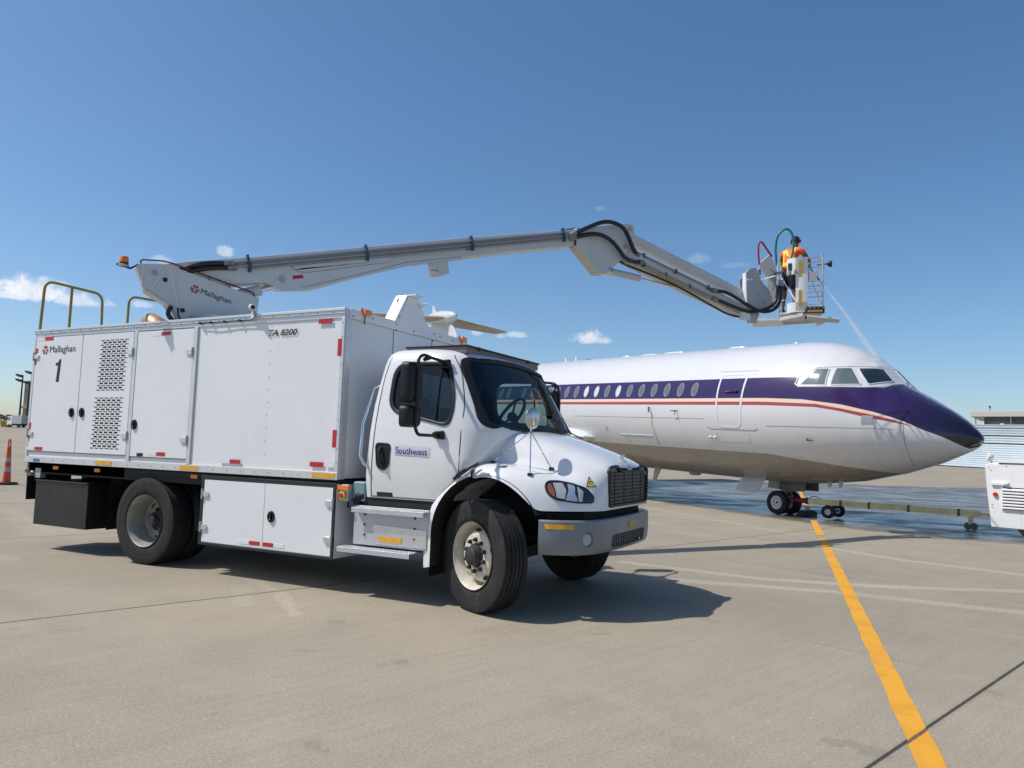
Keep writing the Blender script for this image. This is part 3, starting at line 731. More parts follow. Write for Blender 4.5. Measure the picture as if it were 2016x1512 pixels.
# probes, drain mast, lamps, aerials
b=MB(); b.tube([fus(-3.32,.035,.0),fus(-3.30,.03,.07),fus(-3.26,-.02,.09),fus(-3.25,-.10,.085)],[.02,.018,.016,.02],8); b.build('drain_mast',BLKM,air)
b=MB(); q=[]
for a in range(13):
    u=-.08-.95*a/12; tq=-3.25+.10*(a/12)**2+.02*math.sin(a); q.append([fus(tq-.02-.018*a/12,u,.003),fus(tq+.02+.018*a/12,u,.003)])
b.grid(q); b.build('drain_stain',mat('stain',(.50,.46,.40),.6),air)
b=MB(); b.tube([fus(-2.20,-.05,0),fus(-2.20,-.05,.10),fus(-2.34,-.05,.12)],[.018,.016,.010],8); b.tube([fus(-2.2,-.06,.08),fus(-2.2,-.16,.09)],.010,6); b.build('pitot_probe',BLKM,air)
for t_ in (-1.05,-.90):
    b=MB(); b.sphere(fus(t_,-.72,.02),.045,0,12,(1.2,.7,.8)); b.build('lamp_blister',FW,air)
b=MB(); b.tube([fus(1.80,-.66,0),fus(1.82,-.66,.06),fus(1.98,-.66,.07)],[.02,.018,.012],8); b.build('pitot_probe',BLKM,air)
c_=rrect(-5.42,-5.30,-.70,-.57,.05); B=MB(); B.add([fus(a,c,.004) for a,c in c_],[tuple(range(len(c_)))]); B.build('vent_port',GREYP,air)
for t_,h,l,m_ in ((-10.08,.17,.12,FW),(-9.44,.17,.12,FW),(-8.6,.04,.3,BLKM),(-6.53,.05,.45,FW),(-5.4,.05,.9,FW),(-4.27,.06,1.0,FW),(-1.71,.06,.7,FW),(.25,.05,.12,FW)):
    b=MB(); r=[]; z0=ip(t_,ZT)-.03
    for h_,sc,sh in ((0,1,0),(.5*h,.9,.0),(h,.35 if h<.1 else .55,-.03)):
        r.append([AP(t_+sh+l/2*sc*x,.12*(1 if l>.2 else .15)*sc*y,z0+.03+h_) for x,y in ELL])
    b.grid(r,closed=True); b.add(r[-1],[tuple(range(28))]); b.build('antenna',m_,air)
for t_,s_,l,h in ((-4.78,.0,.30,.42),(1.55,.25,.12,.16),(1.85,.25,.12,.18)):
    z0=ip(t_,ZB)+.06; b=MB(); b.prism([AP(t_-l/2,s_-.012,z0),AP(t_+l/2,s_-.012,z0),AP(t_+l*.1,s_-.012,z0-h),AP(t_-l*.45,s_-.012,z0-h)] if l<.2 else [AP(t_-l/2,s_,z0),AP(t_+l/2,s_,z0),AP(t_-l*.25,s_,z0-h),AP(t_-l*.75,s_,z0-h)],AS*.03); b.build('blade_antenna',mat('antenna_grey',(.36,.36,.35),.4),air,.004)
b=MB(); b.sphere(AP(-3.2,.0,-1.84),.12,0,14,(1.6,.8,.5)); b.build('belly_beacon',GREYP,air)
# wings, engines, tail
def lifting(name,secs,m,side=1,parent=air,vertical=False):
    """secs: (s, t_leading, t_trailing, u, thickness)"""
    prof=[(0,0),(.03,.35),(.10,.7),(.25,1),(.45,.95),(.7,.55),(1,.04),(1,-.04),(.7,-.35),(.4,-.6),(.2,-.6),(.08,-.45),(.02,-.25)]
    r=[]
    for s_,tl,tt,u_,th in secs:
        ch=tl-tt
        r.append([AP(tl-ch*x,(s_*side+0 if not vertical else z*th/2),(u_+z*th/2 if not vertical else u_)) for x,z in prof])
    b=MB(); b.grid(r,closed=True); b.add(r[-1],[tuple(range(len(prof)))]); b.add(r[0],[tuple(range(len(prof)))]); return b.build(name,m,parent,sharp=50)
UND=mat('tailplane_underside',(.44,.37,.30),.5,var=.25,vs=1.2); WG=mat('wing_grey',(.55,.56,.57),.4,var=.1)
for side in (1,-1):
    lifting('wing',[(1.2,-9.6,-15.2,-1.15,.62),(4.5,-11.0,-15.3,-.95,.45),(13.2,-14.6,-16.6,-.45,.17)],WG,side)
    lifting('tailplane',[(.25,-19.95,-22.75,4.46,.26),(4.5,-21.9,-23.4,4.42,.10),(4.62,-22.3,-23.3,4.42,.05)],UND,side)
    # nacelle
    C0=AP(-16.3,2.35*side,.35); Mx=Matrix((AU,AS,AX)).transposed().to_4x4(); Mx.translation=C0
    b=MB(); b.lathe([(.46,2.0),(.55,2.12),(.62,2.0),(.70,1.2),(.72,0),(.66,-1.4),(.50,-2.2),(.42,-2.2),(.40,-1.0),(.0,-1.0)],32,0,Mx); e_=b.build('engine',FW,air)
    b=MB(); b.lathe([(0,1.6),(.10,1.5),(.46,1.2),(.48,1.0)],24,0,Mx); b.build('intake_fan',BLKM,e_)
    b=MB(); b.beam(AP(-15.4,1.5*side,.35),AP(-15.4,2.2*side,.35),2.6,.22,up=AU); b.build('pylon',FW,air,.05)
lifting('fin',[(0,-17.6,-22.6,1.5,.36),(0,-18.55,-22.6,2.9,.32),(0,-19.85,-22.7,4.3,.26)],FW,vertical=True)
bul=[]
for t_,r_ in ((-19.35,.02),(-19.42,.12),(-19.6,.21),(-19.95,.29),(-20.6,.33),(-21.6,.30),(-22.3,.20),(-22.85,.09),(-23.0,.01)):
    bul.append([AP(t_,math.cos(a)*r_,4.50+.12*(1 if t_<-20 else 0)*min(1,(-20-t_)/1.5 if t_<-20 else 0)+math.sin(a)*r_*1.05) for a in [2*math.pi*k/20 for k in range(20)]])
b=MB(); b.grid(bul,closed=True); b.build('tail_fairing',FW,air)
b=MB(); b.prism([AP(-21.5,-.02,4.85),AP(-21.95,-.02,4.85),AP(-22.0,-.02,5.28),AP(-21.85,-.02,5.28)],AS*.05); b.build('tail_aerial',FW,air,.01)
# wing root fairing seen over the bonnet of the truck
b=MB(); r=[]
for k,(t_,du) in enumerate(((-6.15,.0),(-6.25,.10),(-6.6,.22),(-7.2,.31),(-8.5,.36),(-12,.38),(-14.5,.2))):
    row=[]
    for j in range(9):
        a=-.5*math.pi+math.pi*j/8; row.append(AP(t_,1.40+ (.52 if k else .3)*math.cos(a)*(1 if k else .8),-.92+du*math.sin(a)*1.0))
    r.append(row)
b.grid(r); b.build('wing_root_fairing',FW,air)
# nose gear
GA=mat('gear_grey',(.42,.43,.44),.4,metal=.2,var=.1)
b=MB(); b.cyl(AP(.05,0,-1.6),AP(.02,0,-2.3),.075,16); b.cyl(AP(.03,0,-2.2),AP(.02,0,-2.38),.055,16); b.cyl(AP(.02,-.26,-2.34),AP(.02,.26,-2.34),.045,12); b.beam(AP(.05,0,-1.75),AP(-.55,0,-1.7),.06,.06); b.beam(AP(.1,0,-1.95),AP(.28,0,-2.15),.05,.03); b.beam(AP(.28,0,-2.15),AP(.08,0,-2.32),.05,.03); b.build('nose_gear_leg',GA,air,.006)
for s_ in (.235,-.235):
    Mx=Matrix((AX,AU,AS)).transposed().to_4x4(); Mx.translation=AP(.02,s_,-2.34)
    sg=1 if s_>0 else -1
    b=MB(); b.lathe([(.17,-.085),(.20,-.10),(.27,-.105),(.302,-.085),(.310,-.04),(.311,0),(.310,.04),(.302,.085),(.27,.105),(.20,.10),(.17,.085)],40,0,Mx); wl=b.build('nose_wheel',RUBBER,air)
    b=MB(); b.lathe([(.0,.05*sg),(.045,.06*sg),(.05,.03*sg),(.13,.055*sg),(.155,.085*sg),(.172,.086*sg),(.172,-.08*sg),(0,-.06*sg)],32,0,Mx)
    for k in range(10):
        a=2*math.pi*k/10; p=Mx@Vector((.105*math.cos(a),.105*math.sin(a),.052*sg)); b.sphere(p,.014,1,8)
    b.sphere(Mx@Vector((0,0,.06*sg)),.03,1,10); b.build('wheel_rim',[mat('aircraft_rim',(.66,.67,.66),.4,var=.1),BLKM],wl)
GD=mat('gear_door',(.42,.43,.43),.35,var=.08)
b=MB(); b.prism([AP(-.86,.52,-1.70),AP(-.10,.52,-1.66),AP(-.10,.62,-1.80),AP(-.86,.62,-1.86)],AS*.03); b.prism([AP(-.92,.60,-1.80),AP(-.12,.60,-1.76),AP(-.22,.66,-2.00),AP(-.36,.68,-2.13),AP(-1.02,.68,-2.10)],AS*.025); b.build('nose_gear_door',GD,air,.006)
b=MB(); b.prism([AP(-.92,-.56,-1.70),AP(-.12,-.56,-1.66),AP(-.30,-.62,-2.08),AP(-1.02,-.62,-2.05)],AS*.025); b.build('nose_gear_door',GD,air,.006)
b=MB(); b.prism([AP(.05,.22,-1.80),AP(.86,.22,-1.74),AP(.84,.26,-1.98),AP(.20,.26,-2.04),AP(.05,.24,-1.98)],AS*.03); b.prism([AP(.05,-.26,-1.80),AP(.86,-.26,-1.74),AP(.84,-.30,-1.98),AP(.05,-.30,-2.0)],AS*.03); b.build('nose_gear_door',mat('gear_door_dark',(.09,.085,.07),.5,var=.4),air,.006)
for t_,s_ in ((-12.2,2.2),(-12.2,-2.2)):
    b=MB(); b.cyl(AP(t_,s_,-1.0),AP(t_,s_,-2.5),.12,12); g_=b.build('main_gear_leg',GA,air)
    for o_ in (-.26,.26):
        Mx=Matrix((AX,AU,AS)).transposed().to_4x4(); Mx.translation=AP(t_,s_+o_,-2.65+.50+gz(-10,20)-.02-t_*.0345*-1+.0)
        b=MB(); b.lathe([(0,-.06),(.25,-.06),(.30,-.15),(.46,-.15),(.50,-.08),(.50,.08),(.46,.15),(.30,.15),(.25,.06),(0,.06)],32,0,Mx); b.build('main_wheel',RUBBER,g_)

# chock by the nose wheels
def wpt(t,s,z=0): p=AP(t,s,0); return Vector((p.x,p.y,z))
b=MB(); 
b.prism([wpt(.36,.10,.004),wpt(.62,.10,.004),wpt(.60,.10,.11),wpt(.50,.10,.15),wpt(.42,.10,.10)],-AS*.55)
tag(b.build('wheel_chock',mat('chock_rubber',(.012,.012,.012),.6),bevel=.008),'black rubber chock tucked in front of the airliner nose wheels','wheel chock')

# ================================================================== SERVICE TRUCK  (X forward, -Y the side we see, front axle at X=0)
tr=empty('service_truck',(0,0,0),'white boom truck with tall box body, long raised boom and Southwest sign on its door','truck')
X0,X1,YH,ZB_,ZT_=-6.97,-1.63,1.225,1.125,2.89
# ---- cargo box
b=MB(); b.box((X0+.01,-YH+.012,1.20),(X1-.01,YH-.012,2.86)); box=b.build('cargo_box',BOXW,tr,.008)
b=MB()
for s in (-1,1):
    y=s*YH
    b.box((X0,y-.012*s,2.80),(X1+.0,y+.000*s,2.845)); b.box((X0-.004,y-.03*s,2.845),(X1+.006,y+.012*s,2.875)); b.box((X0-.006,y-.06*s,2.875),(X1+.008,y+.020*s,2.905))
    b.box((X0,y-.012*s,1.125),(X1,y+.006*s,1.205))
    b.box((X1-.045,y-.012*s,1.2055),(X1+.002,y+.005*s,2.7995)); b.box((X0-.002,y-.012*s,1.2055),(X0+.04,y+.005*s,2.7995))
for x in (-3.83,-4.885): b.box((x-.03,-YH-.008,1.2055),(x+.03,-YH+.01,2.7995))
for s in (-1,1): b.box((X1-.02,s*(YH-.10),1.13),(X1+.010,s*(YH-.012),2.84)) 
b.build('box_trim',BRUSH,box,.004)
b=MB(); b.box((X0+.02,-YH+.02,2.84),(X1-.02,YH-.02,2.885)); b.build('box_roof',GREYP,box)
rv=MB()
for x in np.arange(X0+.15,X1,.21): rv.sphere((x,-YH-.015,2.862),.0065,0,8); rv.sphere((x+.05,-YH-.008,1.165),.006,0,8)
for z in np.arange(1.3,2.8,.145):
    rv.sphere((X1-.02,-YH-.006,z),.0055,0,8); rv.sphere((X1+.008,-YH+.03,z),.006,0,8)
for z in np.arange(1.36,2.8,.14): rv.sphere((-2.66,-YH+.010,z),.005,0,8)
rv.build('rivet',mat('rivet_grey',(.25,.26,.27),.5),box); COL.objects[-1]['kind']='stuff'
# front bulkhead with raised boom rest
b=MB(); b.box((X1-.02,-YH+.02,1.14),(X1+.004,YH-.02,2.885)); b.build('front_bulkhead',BOXW,box)
hx=X1+.004
b=MB(); b.prism([(hx,-1.17,2.80),(hx,1.17,2.80),(hx,1.17,2.905),(hx,.36,2.905),(hx,.22,2.99),(hx,.16,3.10),(hx,.05,3.235),(hx,-.13,3.235),(hx,-.33,2.905),(hx,-1.17,2.905)],(.02,0,0))
b.prism([(hx-.02,-.15,3.235),(hx-.02,.05,3.235),(hx-.02,.05,3.25),(hx-.02,-.15,3.25)],(.14,0,0)); b.prism([(hx,-.35,2.905),(hx,-.13,3.235),(hx,-.15,3.25),(hx,-.375,2.905)],(-.16,0,0)); b.prism([(hx+.02,.05,3.17),(hx+.02,.22,3.22),(hx+.02,.05,3.12)],(.05,0,0)); b.box((hx-.16,-.2,2.9),(hx-.15,.3,3.0))
b.build('boom_rest',BOXW,tr,.004)
b=MB(); b.tube([(hx-.1,-.17,3.20),(hx-.1,-.20,3.16),(hx-.1,-.2,3.05),(hx-.11,-.22,2.95)],.016,8); b.build('rest_sensor_cable',BLACK,tr)
b=MB(); b.tube([(hx+.004,-1.16,2.80),(hx+.004,1.16,2.80)],.003,4)
for y in (-.39,.40): b.tube([(hx+.004,y,1.2),(hx+.004,y,2.90)],.003,4)
b.build('bulkhead_seam',SEAM,tr)
b=MB()
for y,z in ((-.37,2.87),(-.37,2.80),(-.02,2.84),(.42,2.87),(.42,2.79),(.55,2.86),(.85,2.85),(-1.13,2.83),(-.8,2.86),(-1.14,2.62),(-1.14,2.4),(-1.14,2.15),(-1.14,1.9)): b.sphere((hx+.022 if z>2.79 else hx,y,z),.009,0,8)
b.build('bolt',SEAM,tr)
for y in (-.93,1.07):
    m=b=MB(); b.box((X1+.02,y-.055,2.865),(X1+.075,y+.055,2.925)); l=b.build('marker_lamp',AMBER,tr,.008)
    b=MB(); b.box((X1-.01,y-.075,2.85),(X1+.022,y+.07,2.94)); b.tube([(X1+.04,y-.02,2.865),(X1+.045,y-.03,2.80),(X1+.03,y-.02,2.77)],.006,6,1); b.build('bracket',[GREYP,BLACK],l)
# doors on the near side
def door(x0,x1,z0,z1,y=-YH,vent=False):
    b=MB(); b.box((x0,y-.004,z0),(x1,y+.01,z1)); d=b.build('box_door',BOXW,box,.004)
    b=MB(); q=.004
    for p,r in (((x0-q,y-.001,z0-q),(x1+q,y-.001,z0-q)),((x1+q,y-.001,z0-q),(x1+q,y-.001,z1+q)),((x1+q,y-.001,z1+q),(x0-q,y-.001,z1+q)),((x0-q,y-.001,z1+q),(x0-q,y-.001,z0-q))): b.beam(p,r,.006,.006)
    b.build('door_seal',SEAM,d); return d
D1=door(-6.92,-5.93,1.275,2.795); D2=door(-5.915,-4.93,1.275,2.795); D3=door(-4.85,-3.865,1.265,2.79)
# louvre slots: two banks
b=MB()
def slots(x0,x1,z1,z0,rows):
    for r in range(rows):
        z=z1-(z1-z0)*r/(rows-1); big=r%2; pitch=(x1-x0-.075)/5; n=5 if big else 6
        for k in range(n):
            x=x0+pitch*k+(pitch*.5 if big else 0)-.002*r*0; h=.011 if big else .006; L=.036
            sh=-.0010*r
            pts=fillet([(x+.037-L+sh,0,z-h),(x+.037+L+sh,0,z-h),(x+.037+L+sh,0,z+h),(x+.037-L+sh,0,z+h)],h*.95,2)
            b.add([Vector((p.x,-YH-.0048,p.z)) for p in pts],[tuple(range(len(pts)))],0,None,False)
slots(-5.555,-5.015,2.705,2.075,23); slots(-5.595,-5.04,1.975,1.345,23)
b.build('louvre_slot',mat('slot_dark',(.012,.012,.014),.9),D2); COL.objects[-1]['kind']='stuff'
def latch(x,z,par,y=-YH,r=.055):
    b=MB(); M_=Matrix.Translation((x,y-.004,z))@Matrix.Rotation(R_(90),4,'X')@Matrix.Diagonal((.88,1.12,1,1))
    b.lathe([(0,.004),(r*.55,.004),(r*.7,.016),(r*.92,.018),(r,.010),(r,0)],24,0,M_); b.box((x-.014,y-.03,z-r*.75),(x+.014,y-.008,z+r*.8)); b.sphere((x+.0,y-.022,z-r*.5),.012,1,8); return b.build('latch_handle',[BLACK,CHROME],par,.003)
latch(-6.04,1.79,D1); latch(-5.83,1.79,D2); latch(-4.80,1.65,D3)
def hinge(x,z,sg,par,y=-YH,L=.10):
    b=MB(); b.prism([(x,y-.008,z-.03),(x-sg*L*.75,y-.008,z-.034),(x-sg*L,y-.008,z-.015),(x-sg*L,y-.008,z+.015),(x-sg*L*.75,y-.008,z+.034),(x,y-.008,z+.03)],(0,-.012,0)); b.cyl((x+sg*.008,y-.016,z-.055),(x+sg*.008,y-.016,z+.055),.013,10,1)
    return b.build('hinge',[ALU,GREYP],par,.003)
for z in (2.54,1.51): hinge(-4.925,z,1,D2); hinge(-3.87,z-.03,1,D3); hinge(-6.93,z,-1,D1)
# reflective tapes
def tape(x0,x1,z0,z1,m_=RED,par=box,y=-YH-.0065,nm='reflector_tape'):
    b=MB(); b.box((x0,y,z0),(x1,y+.0035,z1)); return b.build(nm,m_,par)
for x0,x1,z0,z1 in ((-6.73,-6.55,2.75,2.80),(-6.77,-6.60,1.285,1.33),(-6.935,-6.87,2.575,2.65),(-6.935,-6.885,2.43,2.50),(-6.94,-6.89,1.56,1.65),(-6.94,-6.90,1.435,1.475)): tape(x0,x1,z0,z1)
for x0,x1,z0,z1 in ((-4.42,-4.26,2.725,2.77),(-4.37,-4.22,1.285,1.33)): tape(x0,x1,z0,z1)
for x0,x1,z0,z1 in ((-1.98,-1.80,2.75,2.797),(-3.155,-3.0,1.24,1.285),(-2.0,-1.82,1.25,1.30),(-1.705,-1.652,2.40,2.58),(-1.715,-1.662,1.455,1.635)): tape(x0,x1,z0,z1)
for x0,x1 in ((-5.48,-5.17),(-3.95,-3.65),(-1.965,-1.66)): tape(x0,x1,1.142,1.19,TAPEY,y=-YH-.0105)
for x0,x1,z0,z1 in ((-6.90,-6.74,2.75,2.80),(-4.58,-4.43,2.725,2.77),(-4.53,-4.38,1.285,1.33),(-3.32,-3.16,1.24,1.285),(-1.79,-1.67,1.25,1.30),(-6.95+.01,-6.79,1.285,1.33)): tape(x0,x1,z0,z1,TAPEW)
tape(-6.77,-6.64,1.135,1.175,mat('blue_sticker',(.05,.18,.33),.5),y=-YH-.0105,nm='sticker'); tape(-4.72,-4.61,1.27,1.31,BLACK,nm='vent_plate')
# lettering
XD=(1,0,0); ZD=(0,0,1); yL=-YH-.0052
roundel('logo_mark',box,(-6.708,yL,2.622),XD,ZD,.062)
text('lettering',"Mallaghan",INK,box,(-6.61,yL,2.555),XD,ZD,.545,.118,bold=.0)
b=MB(); b.add([Vector((-6.515+x,yL,2.19+z)) for x,z in ((.085,0),(.150,0),(.172,.300),(.128,.300),(.118,.272),(.095,.258),(.058,.250),(.055,.215),(.105,.218))],[tuple(range(9))],0,None,False); b.build('number',INK,D1)
text('lettering',"TA 8200",INK,box,(-2.69,-YH+.004,2.648),XD,ZD,.41,.068,shear=.25,bold=.02)
# little camera and its cable along the top edge
b=MB(); b.tube([(-3.79,-YH-.022,2.846),(-3.5,-YH-.030,2.838),(-3.2,-YH-.024,2.842),(-2.93,-YH-.024,2.838),(-2.87,-YH-.04,2.87),(-2.89,-YH-.03,2.94)],.006,6,1)
b.box((-2.94,-YH-.03,2.85),(-2.88,-YH+.0,2.99)); b.cyl((-2.95,-YH-.02,2.985),(-2.86,-YH-.085,2.965),.034,14,0); b.cyl((-2.862,-YH-.084,2.966),(-2.850,-YH-.092,2.963),.022,12,1)
for x in (-3.75,-3.58,-3.36,-3.12): b.box((x-.012,-YH-.036,2.83),(x+.012,-YH-.0,2.852),1)
b.build('camera',[WHITE,BLACK],box,.003)
for x,y in ((-2.4,-.9),(-2.0,-.7)):
    b=MB(); b.box((x-.12,y-.04,2.886),(x+.12,y+.04,2.93)); b.build('roof_vent',BLKM,box,.006)
b=MB()
for k in range(12): b.sphere((-6.3+k*.075,-.75,2.93),.028,0,8)
b.box((-6.4,-.85,2.886),(-5.4,-.65,2.91)); b.build('roof_walkway',BLKM,box)
# roof guard rails
def rail(P,par=tr):
    b=MB(); b.tube(fillet(P,.13,5,False),.019,10); return b
b=rail([(X0+.03,-1.19,2.9),(X0+.03,-1.17,3.60),(X0+.03,-.33,3.57),(X0+.03,-.30,2.9)]); b.tube([(X0+.03,-.79,2.9),(X0+.03,-.79,3.57)],.019,10); b.build('guard_rail',YRAIL,tr)
b=rail([(X0+.03,.10,2.9),(X0+.03,.10,3.63),(X0+.03,.95,3.66),(X0+.03,.97,2.9)]); b.build('guard_rail',YRAIL,tr)
b=MB(); b.lathe([(0,0),(.14,.0),(.17,.05),(.15,.35),(.09,.42)],24,0,Matrix.Translation((-6.55,.42,3.12))@Matrix.Rotation(R_(-62),4,'Y')); b.cyl((-6.50,.42,2.88),(-6.55,.42,3.16),.13,20); b.build('exhaust_cowl',COPPER,tr)
# ---- lower lockers, toolbox, chassis
for s in (-1,1):
    y=s*YH
    b=MB(); b.box((-3.57,y*.998,.335),(-1.632,y-s*.62,1.085)); lk=b.build('side_locker',WHITE,tr,.006)
    b=MB()
    for p in (((-3.575,y-.002*s,1.05),(-1.632,y+.010*s,1.092)),((-3.575,y-.002*s,.322),(-1.632,y+.010*s,.350)),((-3.575,y-.002*s,.3505),(-3.530,y+.010*s,1.0495)),((-1.665,y-.002*s,.3505),(-1.632,y+.010*s,1.0495))): b.box(*p)
    b.build('locker_frame',BLKM,lk,.003)
    if s<0:
        for x0,x1 in ((-3.525,-2.603),(-2.597,-1.670)):
            b=MB(); b.box((x0,y-.008,.356),(x1,y+.002,1.044)); ld=b.build('locker_door',BOXW,lk,.003)
        latch(-2.49,.70,ld,y=y-.004)
        for x,sg in ((-3.53,-1),(-1.665,1)):
            for z in (.885,.52): hinge(x,z,sg,lk,y=y-.005,L=.09)
        for x0,x1,m_ in ((-2.785,-2.635,RED),(-2.59,-2.44,RED),(-2.94,-2.79,TAPEW),(-2.435,-2.29,TAPEW)): tape(x0,x1,.383,.424,m_,lk,y=y-.0115)
b=MB(); b.box((-6.72,-1.20,.32),(-5.63,-.45,.885)); b.box((-6.72,-1.22,.885),(-5.63,-.45,.90)); b.build('toolbox',BLKM,tr,.006)
b=MB(); b.box((-6.72,.45,.32),(-5.63,1.20,.885)); b.build('toolbox',BLKM,tr,.006)
b=MB(); b.box((-6.95,-1.17,.98),(-1.63,1.17,1.123)); b.box((-6.9,-.46,.78),(.85,-.36,1.02)); b.box((-6.9,.36,.78),(.85,.46,1.02))
for x in (-6.5,-5.4,-3.6,-2.4,-1.2,-.6,.5): b.box((x-.05,-.36,.8),(x+.05,.36,.95))
b.box((-3.5,-.55,.45),(-1.7,.55,.95)); b.box((-.6,-.35,.6),(.75,.35,1.25)); b.box((-1.55,-.9,.5),(-1.0,-.45,.95)); b.box((-1.55,.45,.5),(-1.0,.9,.95))
b.cyl((-4.53,-.8,.51),(-4.53,.8,.51),.10,12); b.sphere((-4.53,0,.51),.24,0,14); b.cyl((-4.4,0,.55),(-1.0,0,.75),.06,10); b.beam((0,-.85,.45),(0,.85,.45),.10,.12)
for s in (-1,1): b.beam((-5.2,s*.41,.66),(-3.9,s*.41,.66),.09,.10); b.beam((-.7,s*.41,.62),(.7,s*.41,.62),.09,.08)
b.build('chassis',DARK,tr)
b=MB(); b.box((-6.99,-1.17,1.00),(-5.0,-1.15,1.123)); b.build('rear_skirt',BLKM,tr)
for s in (-1,1):
    b=MB(); b.prism([(-7.0,s*1.16,1.12),(-6.98,s*1.16,.62),(-6.98,s*.55,.62),(-7.0,s*.55,1.12)],(-.015,0,0)); b.build('mud_flap',BLACK,tr)
    b=MB(); b.add([(x,s*y,z) for y in (.62,1.14) for x,z in ((-5.32,.34),(-5.32,.90),(-5.14,1.07),(-3.98,1.07),(-3.80,.90),(-3.74,.45))],[(0,1,7,6),(1,2,8,7),(2,3,9,8),(3,4,10,9),(4,5,11,10)],0,None,False); b.build('wheel_arch',BLKM,tr)
for x in (-6.36,-5.51,-3.765):
    b=MB(); b.box((x-.055,-1.185,1.045),(x+.055,-1.172,1.09)); b.build('marker_lamp',AMBER,tr,.004)
b=MB(); b.tube([(-6.985,-1.10,1.00),(-6.985,-1.16,1.01),(-6.97,-1.18,1.0)],.035,10,0); b.box((-6.99,-1.16,.94),(-6.93,-1.10,1.04),1); b.build('air_coupling',[mat('brass',(.35,.25,.12),.4,metal=.7),GREYP],tr,.004)
b=MB(); b.box((-6.80,-1.18,.92),(-6.68,-1.10,1.05)); b.tube([(-6.80,-1.20,1.0),(-6.84,-1.21,1.0)],.014,8,1); b.build('socket_box',[GREYP,WHITE],tr,.006)
# switch box and emergency stop on the front of the locker
b=MB(); b.box((-1.632,-1.20,.915),(-1.50,-1.12,1.085)); sb=b.build('control_box',mat('box_steel',(.42,.45,.46),.4,metal=.4),tr,.005)
b=MB(); b.box((-1.64,-1.225,1.03),(-1.48,-1.195,1.075)); b.build('side_lamp',AMBER,sb,.005)
b=MB(); b.cyl((-1.565,-1.20,.975),(-1.565,-1.228,.975),.04,18,0); b.cyl((-1.565,-1.228,.975),(-1.565,-1.25,.975),.024,16,1); b.build('stop_button',[mat('yellow_bezel',(.70,.50,.05),.5),mat('stop_red',(.55,.03,.03),.4)],sb,.003)
b=MB(); b.box((-1.50,-1.14,.92),(-1.34,-.95,1.12)); b.build('washer_tank',mat('tank_blue',(.22,.34,.40),.4,var=.2),tr,.02)
b=MB(); b.tube([(-1.52,-1.17,.93),(-1.50,-1.19,.86),(-1.44,-1.17,.87),(-1.42,-1.12,.92)],.012,8); b.build('loop_cable',BLACK,tr)

